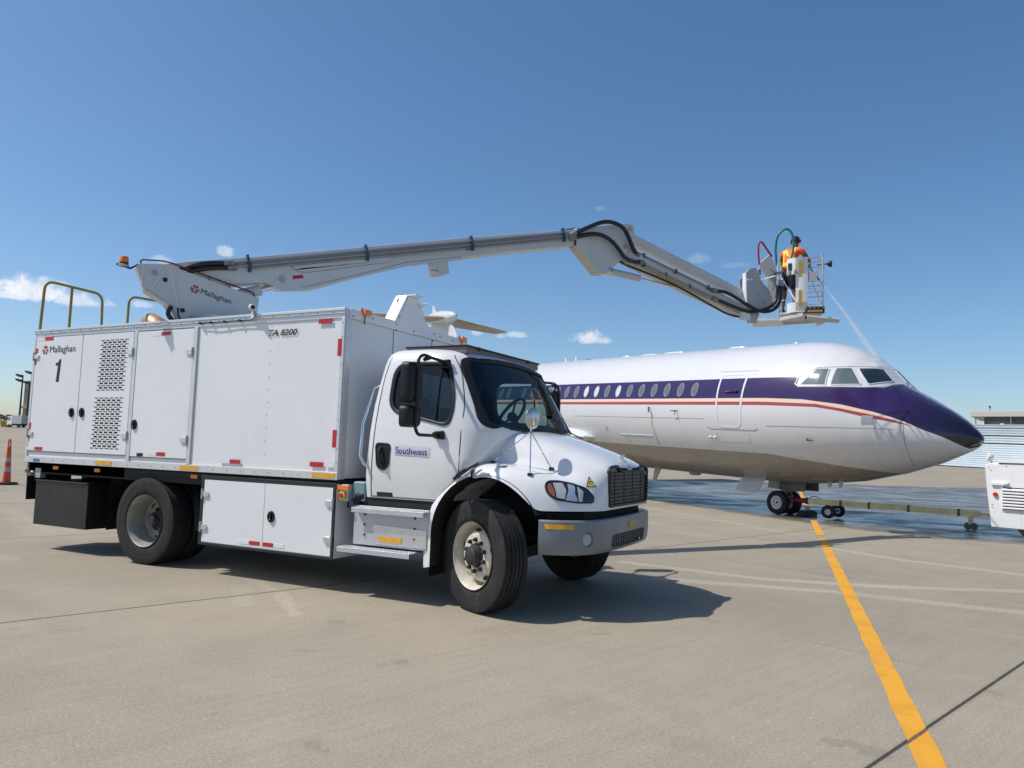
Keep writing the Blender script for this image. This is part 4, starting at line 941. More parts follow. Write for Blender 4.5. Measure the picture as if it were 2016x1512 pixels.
# ---- wheels
def tyre_prof(w,r=.512,rb=.292):
    h=w/2; p=[(rb,-h*.72),(rb+.012,-h*.86),(rb+.05,-h*.95),(rb+.055,-h*.965),(r*.80,-h),(r*.84,-h*.985),(r*.845,-h*1.0),(r*.95,-h*.985),(r*.982,-h*.94),(r*.992,-h*.86)]
    g=[]
    n=4; a=-h*.78
    for k in range(n+1):
        x0=-h*.78+k*(h*1.56)/(n+1); x1=-h*.78+(k+1)*(h*1.56)/(n+1)
        cr=lambda x: r-.012*(x/h)**2
        g+=[(cr(x0)-.0,x0+.002),(cr(x1),x1-.010)]
        if k<n: g+=[(cr(x1)-.014,x1-.009),(cr(x1)-.014,x1+.001)]
    return p+g+[(q[0],-q[1]) for q in reversed(p)]
def wheel(c,ang,side,kind,par=tr):
    """side -1 = faces -Y. kind: steer / drive"""
    w_=.262 if kind=='steer' else .27
    M_=Matrix.Translation(Vector(c))@Matrix.Rotation(ang,4,'Z')@(Matrix.Rotation(R_(90),4,'X') if side<0 else Matrix.Rotation(R_(-90),4,'X'))   # local +Z -> outward
    b=MB(); b.lathe(tyre_prof(w_),72,0,M_); 
    for k in range(90):   # shoulder lugs
        a=2*math.pi*k/90; 
        for sg in (-1,1):
            b.box((.492,-.0035,sg*w_*.44-.010),(.5095,.0035,sg*w_*.44+.008),1,M_@Matrix.Rotation(a,4,'Z'))
    wl=b.build('wheel',[RUBBER,BLACK],par,sharp=30)
    b=MB()
    if kind=='steer':
        prof=[(.300,.125),(.307,.132),(.300,.118),(.286,.100),(.276,.02),(.262,-.02),(.245,.02),(.222,.060),(.200,.078),(.150,.083),(.112,.083),(.112,.02),(0,.02)]
    else:
        prof=[(.300,.128),(.307,.134),(.298,.118),(.284,.09),(.278,.00),(.262,-.04),(.258,-.09),(.225,-.115),(.200,-.10),(.150,-.125),(.112,-.13),(.112,-.10),(0,-.10)]
    b.lathe(prof,56,0,M_)
    zf=.084 if kind=='steer' else -.118
    for k in range(10):
        a=2*math.pi*(k+.5)/10; q=Matrix.Translation((.143*math.cos(a),.143*math.sin(a),zf)); b.lathe([(.020,-.004),(.020,.012),(.017,.030),(.010,.036),(0,.036)] ,10,1,M_@q)
    for k in range(5 if kind=='steer' else 6):
        a=2*math.pi*(k+.25)/(5 if kind=='steer' else 6); r=.228 if kind=='steer' else .215; z=.058 if kind=='steer' else -.112
        tilt=R_(52 if kind=='steer' else -35)
        q=M_@Matrix.Rotation(a,4,'Z')@Matrix.Translation((r,0,z))@Matrix.Rotation(tilt,4,'Y')
        e=[(math.cos(t)*.021,math.sin(t)*.036,.006) for t in [2*math.pi*i/16 for i in range(16)]]
        b.add(e,[tuple(range(16))],2,q,False)
    hb=[(.100,.02),(.100,.10),(.088,.125),(.082,.15),(.050,.168),(0,.170)] if kind=='steer' else [(.11,-.12),(.105,-.03),(.075,-.02),(.07,.035),(.055,.05),(0,.05)]
    b.lathe(hb,28,3,M_)
    for k in range(8):
        a=2*math.pi*k/8; rr=.072 if kind=='steer' else .088; b.sphere(M_@Vector((rr*math.cos(a),rr*math.sin(a),hb[2][1]+.012)),.011,1,8)
    b.build('rim',[RIMW if kind=='steer' else RIMG,mat('lug_dark',(.05,.047,.04),.5,metal=.4,var=.4,vs=40),mat('hand_hole',(.006,.006,.006),.9),mat('hub_dark',(.035,.035,.033),.55,var=.4,vs=20)],wl,sharp=35)
    return wl,M_
st=R_(-25)
wf,Mf=wheel((0+.02,-1.085,.512),st,-1,'steer'); wheel((.02,1.085,.512),st,1,'steer')
wr,Mr=wheel((-4.53,-1.08,.512),0,-1,'drive'); wheel((-4.53,1.08,.512),0,1,'drive')
for s in (-1,1):
    b=MB(); b.lathe(tyre_prof(.27),48,0,Matrix.Translation((-4.53,s*.755,.512))@Matrix.Rotation(R_(90),4,'X')); b.build('inner_wheel',RUBBER,tr)
def arc_text(s,par,M_,r,a_mid,ht,z,step=.085,flip=False):
    """raised lettering running round a tyre wall"""
    n=len(s)
    for i,ch in enumerate(s):
        if ch==' ': continue
        a=a_mid+(n/2-i-.5)*step*(1 if not flip else -1)
        rad=Vector((math.cos(a),math.sin(a),0)); tan=Vector((math.sin(a),-math.cos(a),0))
        if flip: rad=-rad; tan=-tan
        w0=ht*(.35 if ch in 'itlj1' else .75)
        base=Vector((math.cos(a),math.sin(a),0))*r+Vector((0,0,z))-tan*w0/2
        yield ch,M_@base,M_.to_3x3()@tan,M_.to_3x3()@rad,w0
TL=mat('tyre_letter',(.045,.043,.040),.6)
def tyre_text(s,par,M_,r,a,ht,z,step):
    bm=bmesh.new()
    for ch,org,xd,yd,w0 in arc_text(s,par,M_,r,a,ht,z,step):
        o=text('t',ch,TL,None,org,xd,yd,w0,ht*(1.0 if ch in 'CHRStbdfkl3' else .72),ext=.0015,bold=.02); bm.from_mesh(o.data); d_=o.data; bpy.data.objects.remove(o); bpy.data.meshes.remove(d_)
    me=bpy.data.meshes.new('tyre_lettering'); bm.to_mesh(me); bm.free(); me.materials.append(TL); o=bpy.data.objects.new('tyre_lettering',me); COL.objects.link(o); attach(o,par)
tyre_text("Continental",wf,Mf,.345,R_(95),.042,.1305,.105); tyre_text("HSR3",wf,Mf,.355,R_(-62),.036,.1305,.105)
tyre_text("Continental",wr,Mr,.345,R_(150),.042,.134,.105); tyre_text("Continental",wr,Mr,.345,R_(-115),.042,.134,.105)

# ---- cab shell
def cab_ring(z):
    tz=[.97,1.08,1.20,1.30,1.40,1.62,1.70,1.9,2.1,2.3,2.38,2.43,2.47,2.50]
    xf=np.interp(z,tz,[-.47,-.395,-.26,-.15,-.05,.02,.01,-.085,-.19,-.295,-.345,-.40,-.49,-.62])
    xr=np.interp(z,tz,[-1.37,-1.37,-1.37,-1.365,-1.36,-1.345,-1.34,-1.325,-1.30,-1.275,-1.26,-1.245,-1.215,-1.15])
    w=np.interp(z,tz,[1.13,1.145,1.155,1.158,1.16,1.150,1.143,1.118,1.085,1.040,1.015,.985,.93,.82])
    rf=np.interp(z,tz,[.03,.03,.03,.08,.20,.30,.30,.30,.30,.30,.30,.30,.28,.26]); rr=.09
    P=[]
    def arc(cx,cy,rx,ry,a0,a1,n=7):
        for k in range(n): 
            a=R_(a0+(a1-a0)*k/(n-1)); P.append((cx+rx*math.cos(a),cy+ry*math.sin(a)))
    arc(xf-rf,w-rf,rf,rf,90,0); m=5
    for k in range(1,m): P.append((xf,(w-rf)*(1-2*k/m)))
    arc(xf-rf,-(w-rf),rf,rf,0,-90)
    for k in range(1,m): P.append((xf-rf+(xr+rr-xf+rf)*k/m,-w))
    arc(xr+rr,-(w-rr),rr,rr,-90,-180)
    for k in range(1,m): P.append((xr,-(w-rr)*(1-2*k/m)))
    arc(xr+rr,w-rr,rr,rr,180,90)
    for k in range(1,m): P.append((xr+rr+(xf-rf-xr-rr)*k/m,w))
    out=[]
    for x,y in P:
        t=max(0,(x-(xr))/(xf-xr)); bulge=.075*(1-(y/w)**2)*t**3
        out.append(Vector((x+bulge,y,z+ (.018*(1-(y/w)**2) if z>2.42 else 0))))
    return out
zs=[.97,1.08,1.20,1.30,1.40,1.50,1.62,1.70,1.80,1.9,2.0,2.1,2.2,2.3,2.38,2.43,2.47,2.50]
rings=[cab_ring(z) for z in zs]
b=MB(); b.grid(rings,closed=True); n=len(rings[0])
def shrink(r,f,dz): c=sum(r,Vector())/len(r); return [Vector((c.x+(p.x-c.x)*f,c.y+(p.y-c.y)*f,p.z+dz)) for p in r]
top=[rings[-1],shrink(rings[-1],.85,.012),shrink(rings[-1],.5,.018)]
b.grid(top,closed=True); b.add(top[-1],[tuple(range(n))]); b.add(rings[0],[tuple(range(n))])
CABIN=mat('cab_trim_dark',(.018,.022,.023),.7)
cab=b.build('cab',[CABW,CABIN],tr,sharp=50)
so_=cab.modifiers.new('s','SOLIDIFY'); so_.thickness=.035; so_.offset=-1; so_.material_offset=1; so_.material_offset_rim=0
bake(cab)
SIDEW=[(v.x,v.y) for v in fillet([(-1.105,2.345,0),(-.455,2.330,0),(-.325,1.93,0),(-.365,1.685,0),(-1.105,1.835,0)],[.19,.10,.22,.10,.16],6)]
WIND=[(v.x,v.y) for v in fillet([(-.94,2.385,0),(0,2.445,0),(.94,2.385,0),(1.062,1.690,0),(0,1.665,0),(-1.062,1.690,0)],[.12,.8,.12,.12,.8,.12],8)]
REARW=[(v.x,v.y) for v in fillet([(-.55,2.30,0),(.55,2.30,0),(.55,1.95,0),(-.55,1.95,0)],.08,4)]
outer=bvh(cab)
def cut(poly,axis,a,c):
    b=MB()
    if axis=='Y': b.prism([(x,a,z) for x,z in poly],(0,c-a,0))
    else: b.prism([(a,y,z) for y,z in poly],(c-a,0,0))
    o=b.build('cut',BLACK); m=cab.modifiers.new('b','BOOLEAN'); m.operation='DIFFERENCE'; m.solver='EXACT'; m.object=o; bake(cab); bpy.data.objects.remove(o)
sc=lambda poly,f: (lambda c:[(c[0]+(p[0]-c[0])*f,c[1]+(p[1]-c[1])*f) for p in poly])((sum(p[0] for p in poly)/len(poly),sum(p[1] for p in poly)/len(poly)))
SW2=sc(SIDEW,.93); WN2=[(y*.955,(z-2.04)*.93+2.04) for y,z in WIND]; SW3=sc(SIDEW,.905); WN3=[(y*.935,(z-2.04)*.90+2.04) for y,z in WIND]
cut(SW2,'Y',-2,2); cut(WN2,'X',-.6,1.0); cut(REARW,'X',-2,-.9)
for p in cab.data.polygons:
    l_,n_,i_,d_=outer.find_nearest(p.center)
    ed=min((outer.find_nearest(cab.data.vertices[v].co)[3] for v in p.vertices)) ; mx_=max((outer.find_nearest(cab.data.vertices[v].co)[3] for v in p.vertices))
    if mx_>.006: p.material_index=1
cab.data.polygons.foreach_set('use_smooth',[True]*len(cab.data.polygons)); cab.data.set_sharp_from_angle(angle=R_(32))
def onside(x,z,s,off): 
    p=hit(outer,(x,s*2,z),(0,-s,0),off); return p if p is not None else Vector((x,s*1.1,z))
def onfront(y,z,off):
    p=hit(outer,(1.5,y,z),(-1,0,0),off); return p if p is not None else Vector((0,y,z))
def fill_grid(poly,fn,n=14,off=0):
    """conforming pane: scaled rings of the outline"""
    c=(sum(p[0] for p in poly)/len(poly),sum(p[1] for p in poly)/len(poly)); B=MB(); r=[]
    for k in range(n,0,-1): r.append([fn(c[0]+(p[0]-c[0])*k/n,c[1]+(p[1]-c[1])*k/n) for p in poly])
    B.grid(r,closed=True); B.add(r[-1],[tuple(range(len(poly)))]); return B
for s in (-1,1):
    B=fill_grid(SW2,lambda x,z: onside(x,z,s,-.012),8); gw=B.build('side_window',GLASSS if s<0 else GLASSC,cab,sharp=180)
    B=MB(); m0=[onside(x,z,s,-.022) for x,z in SW3]; m1=[onside(x,z,s,.004) for x,z in SW3]; m1b=[onside(x,z,s,.010) for x,z in SW2]; m2=[onside(x,z,s,.012) for x,z in sc(SIDEW,.955)]; m3=[onside(x,z,s,.012) for x,z in SIDEW]; m4=[onside(x,z,s,-.002) for x,z in sc(SIDEW,1.012)]
    B.grid([m0,m1,m1b,m2,m3,m4],closed=True); B.tube([onside(-.535,z,s,-.004) for z in (1.74,1.9,2.1,2.29)],.012,8); B.build('window_rubber',BLACK,gw)
B=fill_grid(WN2,lambda y,z: onfront(y,z,-.012),10); gw=B.build('windscreen',GLASSC,cab,sharp=180)
B=MB(); B.grid([[onfront(y,z,-.022) for y,z in WN3],[onfront(y,z,.003) for y,z in WN3],[onfront(y,z,.008) for y,z in [((a[0]+b[0])/2,(a[1]+b[1])/2) for a,b in zip(WN3,WN2)]],[onfront(y,z,.010) for y,z in WN2],[onfront(y,z,.010) for y,z in [(y*.98,(z-2.04)*.965+2.04) for y,z in WIND]],[onfront(y,z,.010) for y,z in WIND],[onfront(y*1.008,(z-2.04)*1.012+2.04,-.002) for y,z in WIND]],closed=True); B.build('windscreen_rubber',BLACK,gw)
# door seams
for s in (-1,1):
    b=MB(); pts=spline([(-1.262,.975),(-1.255,1.2),(-1.235,1.6),(-1.222,1.9),(-1.20,2.2),(-1.165,2.40)],6); pts=[Vector((p[0],p[1])) for p in [(-1.262,.975),(-1.258,1.2),(-1.245,1.6),(-1.228,1.9),(-1.205,2.2),(-1.17,2.40)]]
    pts=[pts[0].lerp(pts[0],0)]+[a.lerp(c,t) for a,c in zip(pts,pts[1:]) for t in (.25,.5,.75,1)]
    b.tube([onside(p.x,p.y,s,-.002) for p in pts],.006,6)
    q=fillet([(-.47,2.41,0),(-.35,2.25,0),(-.235,1.90,0),(-.235,1.24,0),(-.475,.98,0)],[.1,.15,.1,.05,.05],4,False); q=[Vector((p.x,p.y)) for p in q]
    q=[q[0]]+[a.lerp(c,t) for a,c in zip(q,q[1:]) for t in ((.34,.67,1) if (a-c).length>.08 else (1,))]
    b.tube([onside(p.x,p.y,s,-.002) for p in q],.006,6)
    b.tube([onside(-1.262+.78*k/12,.985,s,-.001) for k in range(13)],.006,6)
    dsm=b.build('door_seam',SEAM,cab)
    # door swage and handle
    b=MB(); M_=[onside(-1.20+(.12)*x/.1,1.385,s,0) for x in (0,)]
    pl=[(v.x,v.y) for v in fillet([(-1.215,1.515,0),(-1.035,1.510,0),(-1.045,1.30,0),(-1.10,1.245,0),(-1.19,1.275,0)],.045,4)]
    B=fill_grid(pl,lambda x,z: onside(x,z,s,.006),3); hd=B.build('door_handle',BLACK,cab,sharp=180)
    B=MB(); B.tube([onside(x,z,s,.004) for x,z in pl],.008,6,closed=True); B.tube([onside(-1.145,1.47,s,.01),onside(-1.14,1.43,s,.045),onside(-1.125,1.34,s,.045),onside(-1.12,1.30,s,.01)],.016,8); B.build('grip',BLKM,hd)
    # grab bar behind the door
    b=MB(); b.tube([onside(-1.295,2.10,s,-.0),onside(-1.30,2.075,s,.045),onside(-1.31,2.02,s,.075),onside(-1.325,1.70,s,.085),onside(-1.33,1.38,s,.075),onside(-1.31,1.30,s,.045),onside(-1.295,1.27,s,.0)],.0155,10); b.build('grab_bar',CHROME,tr)
for s in (-1,1):
    b=MB(); b.add([onside(x,z,s,.003) for x,z in ((-.985,1.405),(-.565,1.395),(-.565,1.490),(-.985,1.498))],[(0,1,2,3)],0,None,False); sgn=b.build('door_sign',STICK,cab)
    if s<0:
        p=onside(-.965,1.415,s,.006); q=onside(-.585,1.405,s,.006); text('lettering',"Southwest",INKB,sgn,p,q-p,(0,0,1),.375,.068,ext=.004,bold=.010)
    b=MB(); b.add([onside(x,z,s,.003) for x,z in ((-1.19,.985),(-1.0,.985),(-1.0,1.03),(-1.19,1.03))],[(0,1,2,3)],0,None,False); b.build('data_plate',BLKM,cab)
# light swage line
# interior: dash, seats, wheel
b=MB(); b.prism([(-.30,-.95,1.755),(-.14,-.95,1.72),(-.05,-.95,1.66),(-.05,-.95,1.54),(-.33,-.95,1.55)],(0,1.9,0)); b.prism([(-.46,.22,1.80),(-.18,.22,1.77),(-.18,.22,1.6),(-.46,.22,1.5)],(0,.7,0)); b.build('dashboard',CABIN,tr,.03)
for y in (-.52,.52):
    b=MB(); b.box((-1.15,y-.25,1.28),(-.68,y+.25,1.42)); b.prism([(-1.18,y-.24,1.40),(-1.05,y-.24,1.40),(-1.16,y-.24,2.02),(-1.26,y-.24,2.02)],(0,.48,0)); b.box((-1.1,y-.15,1.0),(-.8,y+.15,1.28)); b.build('seat',CABIN,tr,.03)
Mw=Matrix.Translation((-.58,.55,1.88))@Matrix.Rotation(R_(-55),4,'Y')
b=MB(); b.tube([Mw@Vector((.24*math.cos(2*math.pi*k/32),.22*math.sin(2*math.pi*k/32),0)) for k in range(32)],.019,8,closed=True); b.sphere(Mw@Vector((0,0,-.02)),.06,0,12)
for a in (0,120,240): b.tube([Mw@Vector((0,0,-.02)),Mw@Vector((.21*math.cos(R_(a+90)),.21*math.sin(R_(a+90)),0))],.014,8)
b.cyl(Mw@Vector((0,0,-.03)),(-.32,.52,1.55),.03,8); b.build('steering_wheel',BLACK,tr)
b=MB(); b.box((-.75,-.35,2.20),(-.62,-.1,2.30)); b.box((-.74,-.345,2.17),(-.64,-.25,2.2),1); b.build('overhead_console',[BLKM,TAPEY],tr,.01)
# roof tray with black edge
b=MB(); T_=[(-1.12,2.495),(-.40,2.46)]
b.prism([(-1.12,-.84,2.500),(-.385,-.84,2.440),(-.385,-.84,2.512),(-1.12,-.84,2.508)],(0,1.68,0)); rt=b.build('roof_tray',mat('tray_brown_grey',(.20,.18,.17),.5,metal=.4,var=.2),tr,.004)
b=MB(); b.beam((-.38,-.85,2.517),(-.38,.85,2.517),.022,.016); b.beam((-1.12,-.845,2.517),(-.385,-.845,2.517),.016,.014); b.beam((-1.12,.845,2.517),(-.385,.845,2.517),.016,.014)
for y in (-.6,.55): b.box((-.392,y-.02,2.49),(-.372,y+.02,2.53),0)
b.build('tray_edge',BLACK,rt)

# ---- mirrors
for s in (-1,1):
    b=MB(); b.tube(fillet([(-.50,s*1.05,2.325),(-.455,s*1.50,2.345),(-.44,s*1.60,2.30),(-.44,s*1.61,1.66),(-.44,s*1.56,1.60),(-.46,s*1.19,1.60)],.05,5,False),.0155,10)
    for z in (2.10,1.80): b.sphere((-.44,s*1.61,z),.026,0,10)
    b.tube([(-.44,s*1.40,2.33),(-.44,s*1.50,2.30)],.02,8)
    ma=b.build('mirror_arm',BLACK,tr)
    for nm,x_,z,h,pr in (('bracket',-.50,2.31,.10,2.02),('bracket',-.46,1.61,.09,1.6)):
        b=MB(); p=onside(x_,z,s,0); b.prism([(x_-.055,p.y-.01*s,z-h*.4),(x_+.055,p.y-.01*s,z-h*.5),(x_+.045,p.y-.01*s,z+h*.45),(x_-.045,p.y-.01*s,z+h*.4)],(0,s*.055,0)); b.cyl((x_-.01,p.y,z),(x_-.01,p.y+s*.1,z),.028,12); b.build('mirror_bracket',BLACK,ma,.01)
    def mcase(x_,y_,z0,z1,w_):
        pts=[(v.x,v.y) for v in fillet([(-w_,z0,0),(w_,z0,0),(w_,z1,0),(-w_,z1,0)],.055,5)]; r=[]
        for dx,f in ((.075,.55),(.070,.80),(.045,.97),(0,1.0),(-.03,.99)): r.append([Vector((x_+dx,y_+s*a*f,(z0+z1)/2+(c-(z0+z1)/2)*f)) for a,c in pts])
        B=MB(); B.add(r[0],[tuple(range(len(pts)))]); B.grid(r,closed=True); B.add(r[-1],[tuple(range(len(pts)))],1)
        return B.build('mirror_head',[BLACK,CHROME],ma)
    mcase(-.52,s*1.60,1.885,2.265,.115); mcase(-.52,s*1.60,1.665,1.865,.115)

# ---- bonnet and wings (one skin)
ST=[ # X, rows (Y,Z) from centre to lower edge
 (-.10,[(0.000,1.715),(0.450,1.700),(0.740,1.645),(0.816,1.500),(0.865,1.362),(1.000,1.357),(1.115,1.300),(1.155,1.200)]),
 (-.02,[(0.000,1.710),(0.450,1.695),(0.735,1.640),(0.808,1.495),(0.860,1.357),(1.000,1.367),(1.125,1.320),(1.170,1.235)]),
 (.12,[(0.000,1.690),(0.450,1.675),(0.725,1.615),(0.796,1.470),(0.850,1.347),(1.000,1.364),(1.130,1.310),(1.178,1.238)]),
 (.26,[(0.000,1.665),(0.450,1.650),(0.710,1.585),(0.781,1.445),(0.840,1.332),(0.990,1.357),(1.130,1.290),(1.180,1.195)]),
 (.38,[(0.000,1.635),(0.440,1.620),(0.700,1.555),(0.771,1.420),(0.835,1.317),(0.980,1.337),(1.125,1.255),(1.178,1.125)]),
 (.49,[(0.000,1.605),(0.440,1.590),(0.690,1.525),(0.761,1.395),(0.825,1.297),(0.970,1.307),(1.120,1.215),(1.172,1.035)]),
 (.57,[(0.000,1.580),(0.430,1.565),(0.680,1.495),(0.751,1.370),(0.815,1.277),(0.955,1.277),(1.105,1.175),(1.150,0.955)]),
 (.66,[(0.000,1.550),(0.420,1.535),(0.662,1.465),(0.737,1.355),(0.808,1.267),(0.930,1.245),(1.070,1.125),(1.105,0.955)]),
 (.80,[(0.000,1.505),(0.410,1.490),(0.629,1.420),(0.708,1.332),(0.784,1.253),(0.880,1.205),(0.985,1.095),(1.010,0.955)]),
 (.92,[(0.000,1.455),(0.390,1.445),(0.592,1.380),(0.665,1.312),(0.734,1.233),(0.800,1.166),(0.875,1.075),(0.895,0.955)]),
 (1.00,[(0.000,1.415),(0.370,1.405),(0.565,1.355),(0.625,1.290),(0.675,1.210),(0.715,1.130),(0.765,1.050),(0.780,0.955)]),
 (1.045,[(0.000,1.375),(0.340,1.370),(0.545,1.335),(0.590,1.265),(0.615,1.190),(0.630,1.110),(0.645,1.030),(0.650,0.955)]),
 (1.055,[(0.000,1.335),(0.300,1.355),(0.545,1.325),(0.575,1.260),(0.585,1.190),(0.590,1.110),(0.590,1.040),(0.590,0.955)])]
def hrows(x,pts): return [Vector((x,-y,z)) for y,z in reversed(pts)]+[Vector((x,y,z)) for y,z in pts[1:]]
b=MB(); b.grid([hrows(x,p) for x,p in ST])
hood=b.build('bonnet',CABW,tr,sharp=180)
sd=hood.modifiers.new('s','SUBSURF'); sd.levels=sd.render_levels=3; bake(hood); HB=bvh(hood)
sd=hood.modifiers.new('s','SOLIDIFY'); sd.thickness=.012; sd.offset=-1; bake(hood); hood.data.polygons.foreach_set('use_smooth',[True]*len(hood.data.polygons)); hood.data.set_sharp_from_angle(angle=R_(40))
# wing tail strip behind the wheel and arch lip
for s in (-1,1):
    C_=(.06,.68)
    inn=[(C_[0]+.575*math.cos(R_(a)),C_[1]+.575*math.sin(R_(a))) for a in (180,170,160,150,140,130,120,110,106)]
    inn=[(-.515,.36),(-.515,.52)]+inn
    outl=[(-.60,.34),(-.60,.52),(-.592,.70),(-.565,.82),(-.525,.94),(-.46,1.015),(-.37,1.10),(-.275,1.18),(-.20,1.235),(-.12,1.29),(-.10,1.32)]
    b=MB(); b.grid([[Vector((x,s*1.168,z)) for x,z in inn],[Vector((x,s*1.160,z)) for x,z in [((a[0]+c[0])/2,(a[1]+c[1])/2) for a,c in zip(inn,outl)]],[Vector((x,s*1.145,z)) for x,z in outl],[Vector((x+.01,s*1.09,z-.01)) for x,z in outl]]); b.build('wing_tail',CABW,hood)
    b=MB(); arc=[(C_[0]+.572*math.cos(R_(a)),C_[1]+.572*math.sin(R_(a))) for a in range(24,181,6)]+[(-.512,.52),(-.512,.36)]
    b.grid([[Vector((x,s*1.172,z)) for x,z in arc],[Vector((C_[0]+(x-C_[0])*1.01,s*1.16,z)) for x,z in arc],[Vector((C_[0]+(x-C_[0])*1.03,s*.55,z+.01)) for x,z in arc]]); b.build('wheel_arch',mat('arch_liner',(.040,.036,.033),.75,var=.4,vs=6),hood)
    b=MB(); b.prism([(-.53,s*1.15,.40),(-.53,s*.75,.40),(-.545,s*.75,.26),(-.545,s*1.13,.26)],(-.012,0,0)); b.build('mud_flap',BLACK,tr)
def onhood(p,d,off): return hit(HB,p,d,off)
# headlamps
for s in (-1,1):
    nrm_=Vector((.55,s*.80,.20)).normalized(); c0=Vector((.85,s*1.0,1.15)); ux=Vector((.82,-s*.57,0)).normalized(); uz=nrm_.cross(ux)*(1 if nrm_.cross(ux).z>0 else -1)
    H=[(-.225,.045),(-.205,-.03),(-.12,-.085),(.08,-.105),(.225,-.095),(.232,-.045),(.16,.030),(.02,.072),(-.10,.092),(-.19,.088)]
    Hs=[(v.x,v.y) for v in fillet([(a,c,0) for a,c in H],.03,3)]
    def hl(a,c,off): 
        q=onhood(c0+ux*a+uz*c+nrm_*.6,-nrm_,off); return q if q is not None else c0+ux*a+uz*c
    B=fill_grid(Hs,lambda a,c: hl(a,c,.006),4); hlm=B.build('headlight',mat('lamp_bowl',(.03,.035,.05),.25),hood,sharp=180)
    B=MB(); B.tube([hl(a,c,.006) for a,c in Hs],.009,8,closed=True); B.build('lamp_rim',BLKM,hlm)
    for nm,pl,m_ in (('indicator',[(-.205,.03),(-.192,-.025),(-.145,-.062),(-.135,-.02),(-.165,.055),(-.185,.068)],mat('lamp_orange',(.60,.16,.05),.3)),
                 ('reflector',[(-.15,.070),(-.125,-.02),(-.13,-.065),(-.05,-.080),(-.03,.0),(-.06,.072)],mat('lamp_pale',(.75,.74,.70),.3)),
                 ('reflector',[(-.045,-.088),(.07,-.098),(.05,.05),(-.015,.066),(-.01,.0)],mat('lamp_silver',(.55,.65,.75),.3)),
                 ('reflector',[(.08,-.098),(.115,-.098),(.13,.0),(.075,.045)],mat('lamp_pale',(.7,.7,.7),.12))):
        B=fill_grid([(q.x,q.y) for q in fillet([(a,c,0) for a,c in pl],.01,2)],lambda a,c: hl(a,c,.011),3); B.build(nm,m_,hlm,sharp=180)
    # lens
    B=fill_grid(Hs,lambda a,c: hl(a,c,.018+.01*(1-min(1,(a/.23)**2))),6); B.build('lens',glass('lamp_lens',(.93,.95,.97),0,.55) if 'lamp_lens' not in MATS else MATS['lamp_lens'],hlm,sharp=180)
# grille and surround
b=MB(); b.box((.99,-.60,.955),(1.052,.60,.992)); b.build('lower_panel',CABW,hood,.008)
GR=[(v.x,v.y) for v in fillet([(-.565,.992,0),(.565,.992,0),(.585,1.15,0),(.575,1.350,0),(.36,1.362,0),(.27,1.312,0),(-.27,1.312,0),(-.36,1.362,0),(-.575,1.350,0),(-.585,1.15,0)],[.05,.05,.3,.05,.03,.04,.04,.03,.05,.3],4)]
b=MB(); b.prism([(1.03,y,z) for y,z in GR],(.018,0,0)); gr=b.build('grille',mat('grille_black',(.006,.006,.007),.4),hood)
b=MB(); b.tube([(1.056,y,z) for y,z in GR],.016,8,closed=True); b.build('grille_frame',BLACK,gr)
b=MB()
for k in range(9):
    z=1.030+k*.034; b.beam((1.060,-.55,z),(1.060,.55,z),.024,.006)
for y in (-.40,-.13,.13,.40): b.box((1.046,y-.004,1.0),(1.052,y+.004,1.30))
b.build('grille_bar',BLACK,gr)
em=[Vector((1.062,.075*x,1.335+.028*y)) for x,y in ELL]
b=MB(); b.add(em,[tuple(range(28))]); b.grid([em,[Vector((1.045,p.y*1.02,p.z)) for p in em]],closed=True); em_=b.build('emblem',mat('emblem_blue',(.16,.25,.33),.2,metal=.6),hood)
text('lettering',"FREIGHTLINER",ALU,em_,(1.064,-.055,1.328),(0,1,0),(0,0,1),.11,.013,bold=.01)
b=MB(); p=onhood((.985,0,2),(0,0,-1),0); b.box((.95,-.045,p.z-.005),(1.0,.045,p.z+.012)); b.tube([(.97,-.03,p.z+.01),(.985,-.03,p.z+.05),(.99,.03,p.z+.06),(.975,.03,p.z+.01)],.010,8); b.build('bonnet_handle',CHROME,hood,.003)
# warning triangle on the nose
c0=Vector((1.0,-.60,1.22)); n_=Vector((.72,-.69,.12)).normalized(); ux=Vector((.69,.72,0)).normalized(); uz=Vector((0,0,1))
tri=[(-.055,-.045),(.055,-.045),(0,.055)]; pp=[onhood(Vector((.93,-.74,1.215))+ux*a+uz*c+n_*.4,-n_,.004) for a,c in tri]
b=MB(); b.add(pp,[(0,1,2)],0,None,False); ws_=b.build('warning_sticker',YSTK,hood)
b=MB(); cc=sum(pp,Vector())/3
q=[cc+(p-cc)*1.0+n_*.003 for p in pp]; q2=[cc+(p-cc)*.84+n_*.003 for p in pp]; b.grid([q,q2],closed=True)
for a,c,w_,h_ in ((-.012,.0,.010,.030),(.012,.0,.010,.035),(0,-.018,.030,.012),(.0,.016,.014,.012)): b.add([cc+n_*.004+ux*(a+x)+uz*(c+z) for x,z in ((-w_/2,-h_/2),(w_/2,-h_/2),(w_/2+.004,h_/2),(-w_/2+.004,h_/2))],[(0,1,2,3)],0,None,False)
b.build('pictogram',INK,ws_)
c_=onhood((.15,-2,1.33),(0,1,0),.004) or Vector((.15,-1.1,1.33)); c_=onhood((.17,-1.04,2),(0,0,-1),.004)
b=MB(); b.lathe([(0,.006),(.04,.005),(.045,0)],20,0,Matrix.Translation(c_)); b.lathe([(0,.008),(.015,.008)],10,1,Matrix.Translation(c_)); b.build('fuel_cap',[CABW,mat('cap_mark',(.35,.1,.1),.5)],hood)
b=MB(); b.tube([(-.28,-1.172,1.20),(-.20,-1.178,1.255),(-.10,-1.168,1.315),(-.03,-1.145,1.355)],.013,8); b.beam((-.24,-1.18,1.225),(-.15,-1.178,1.285),.028,.03); b.build('bonnet_strap',BLACK,hood)
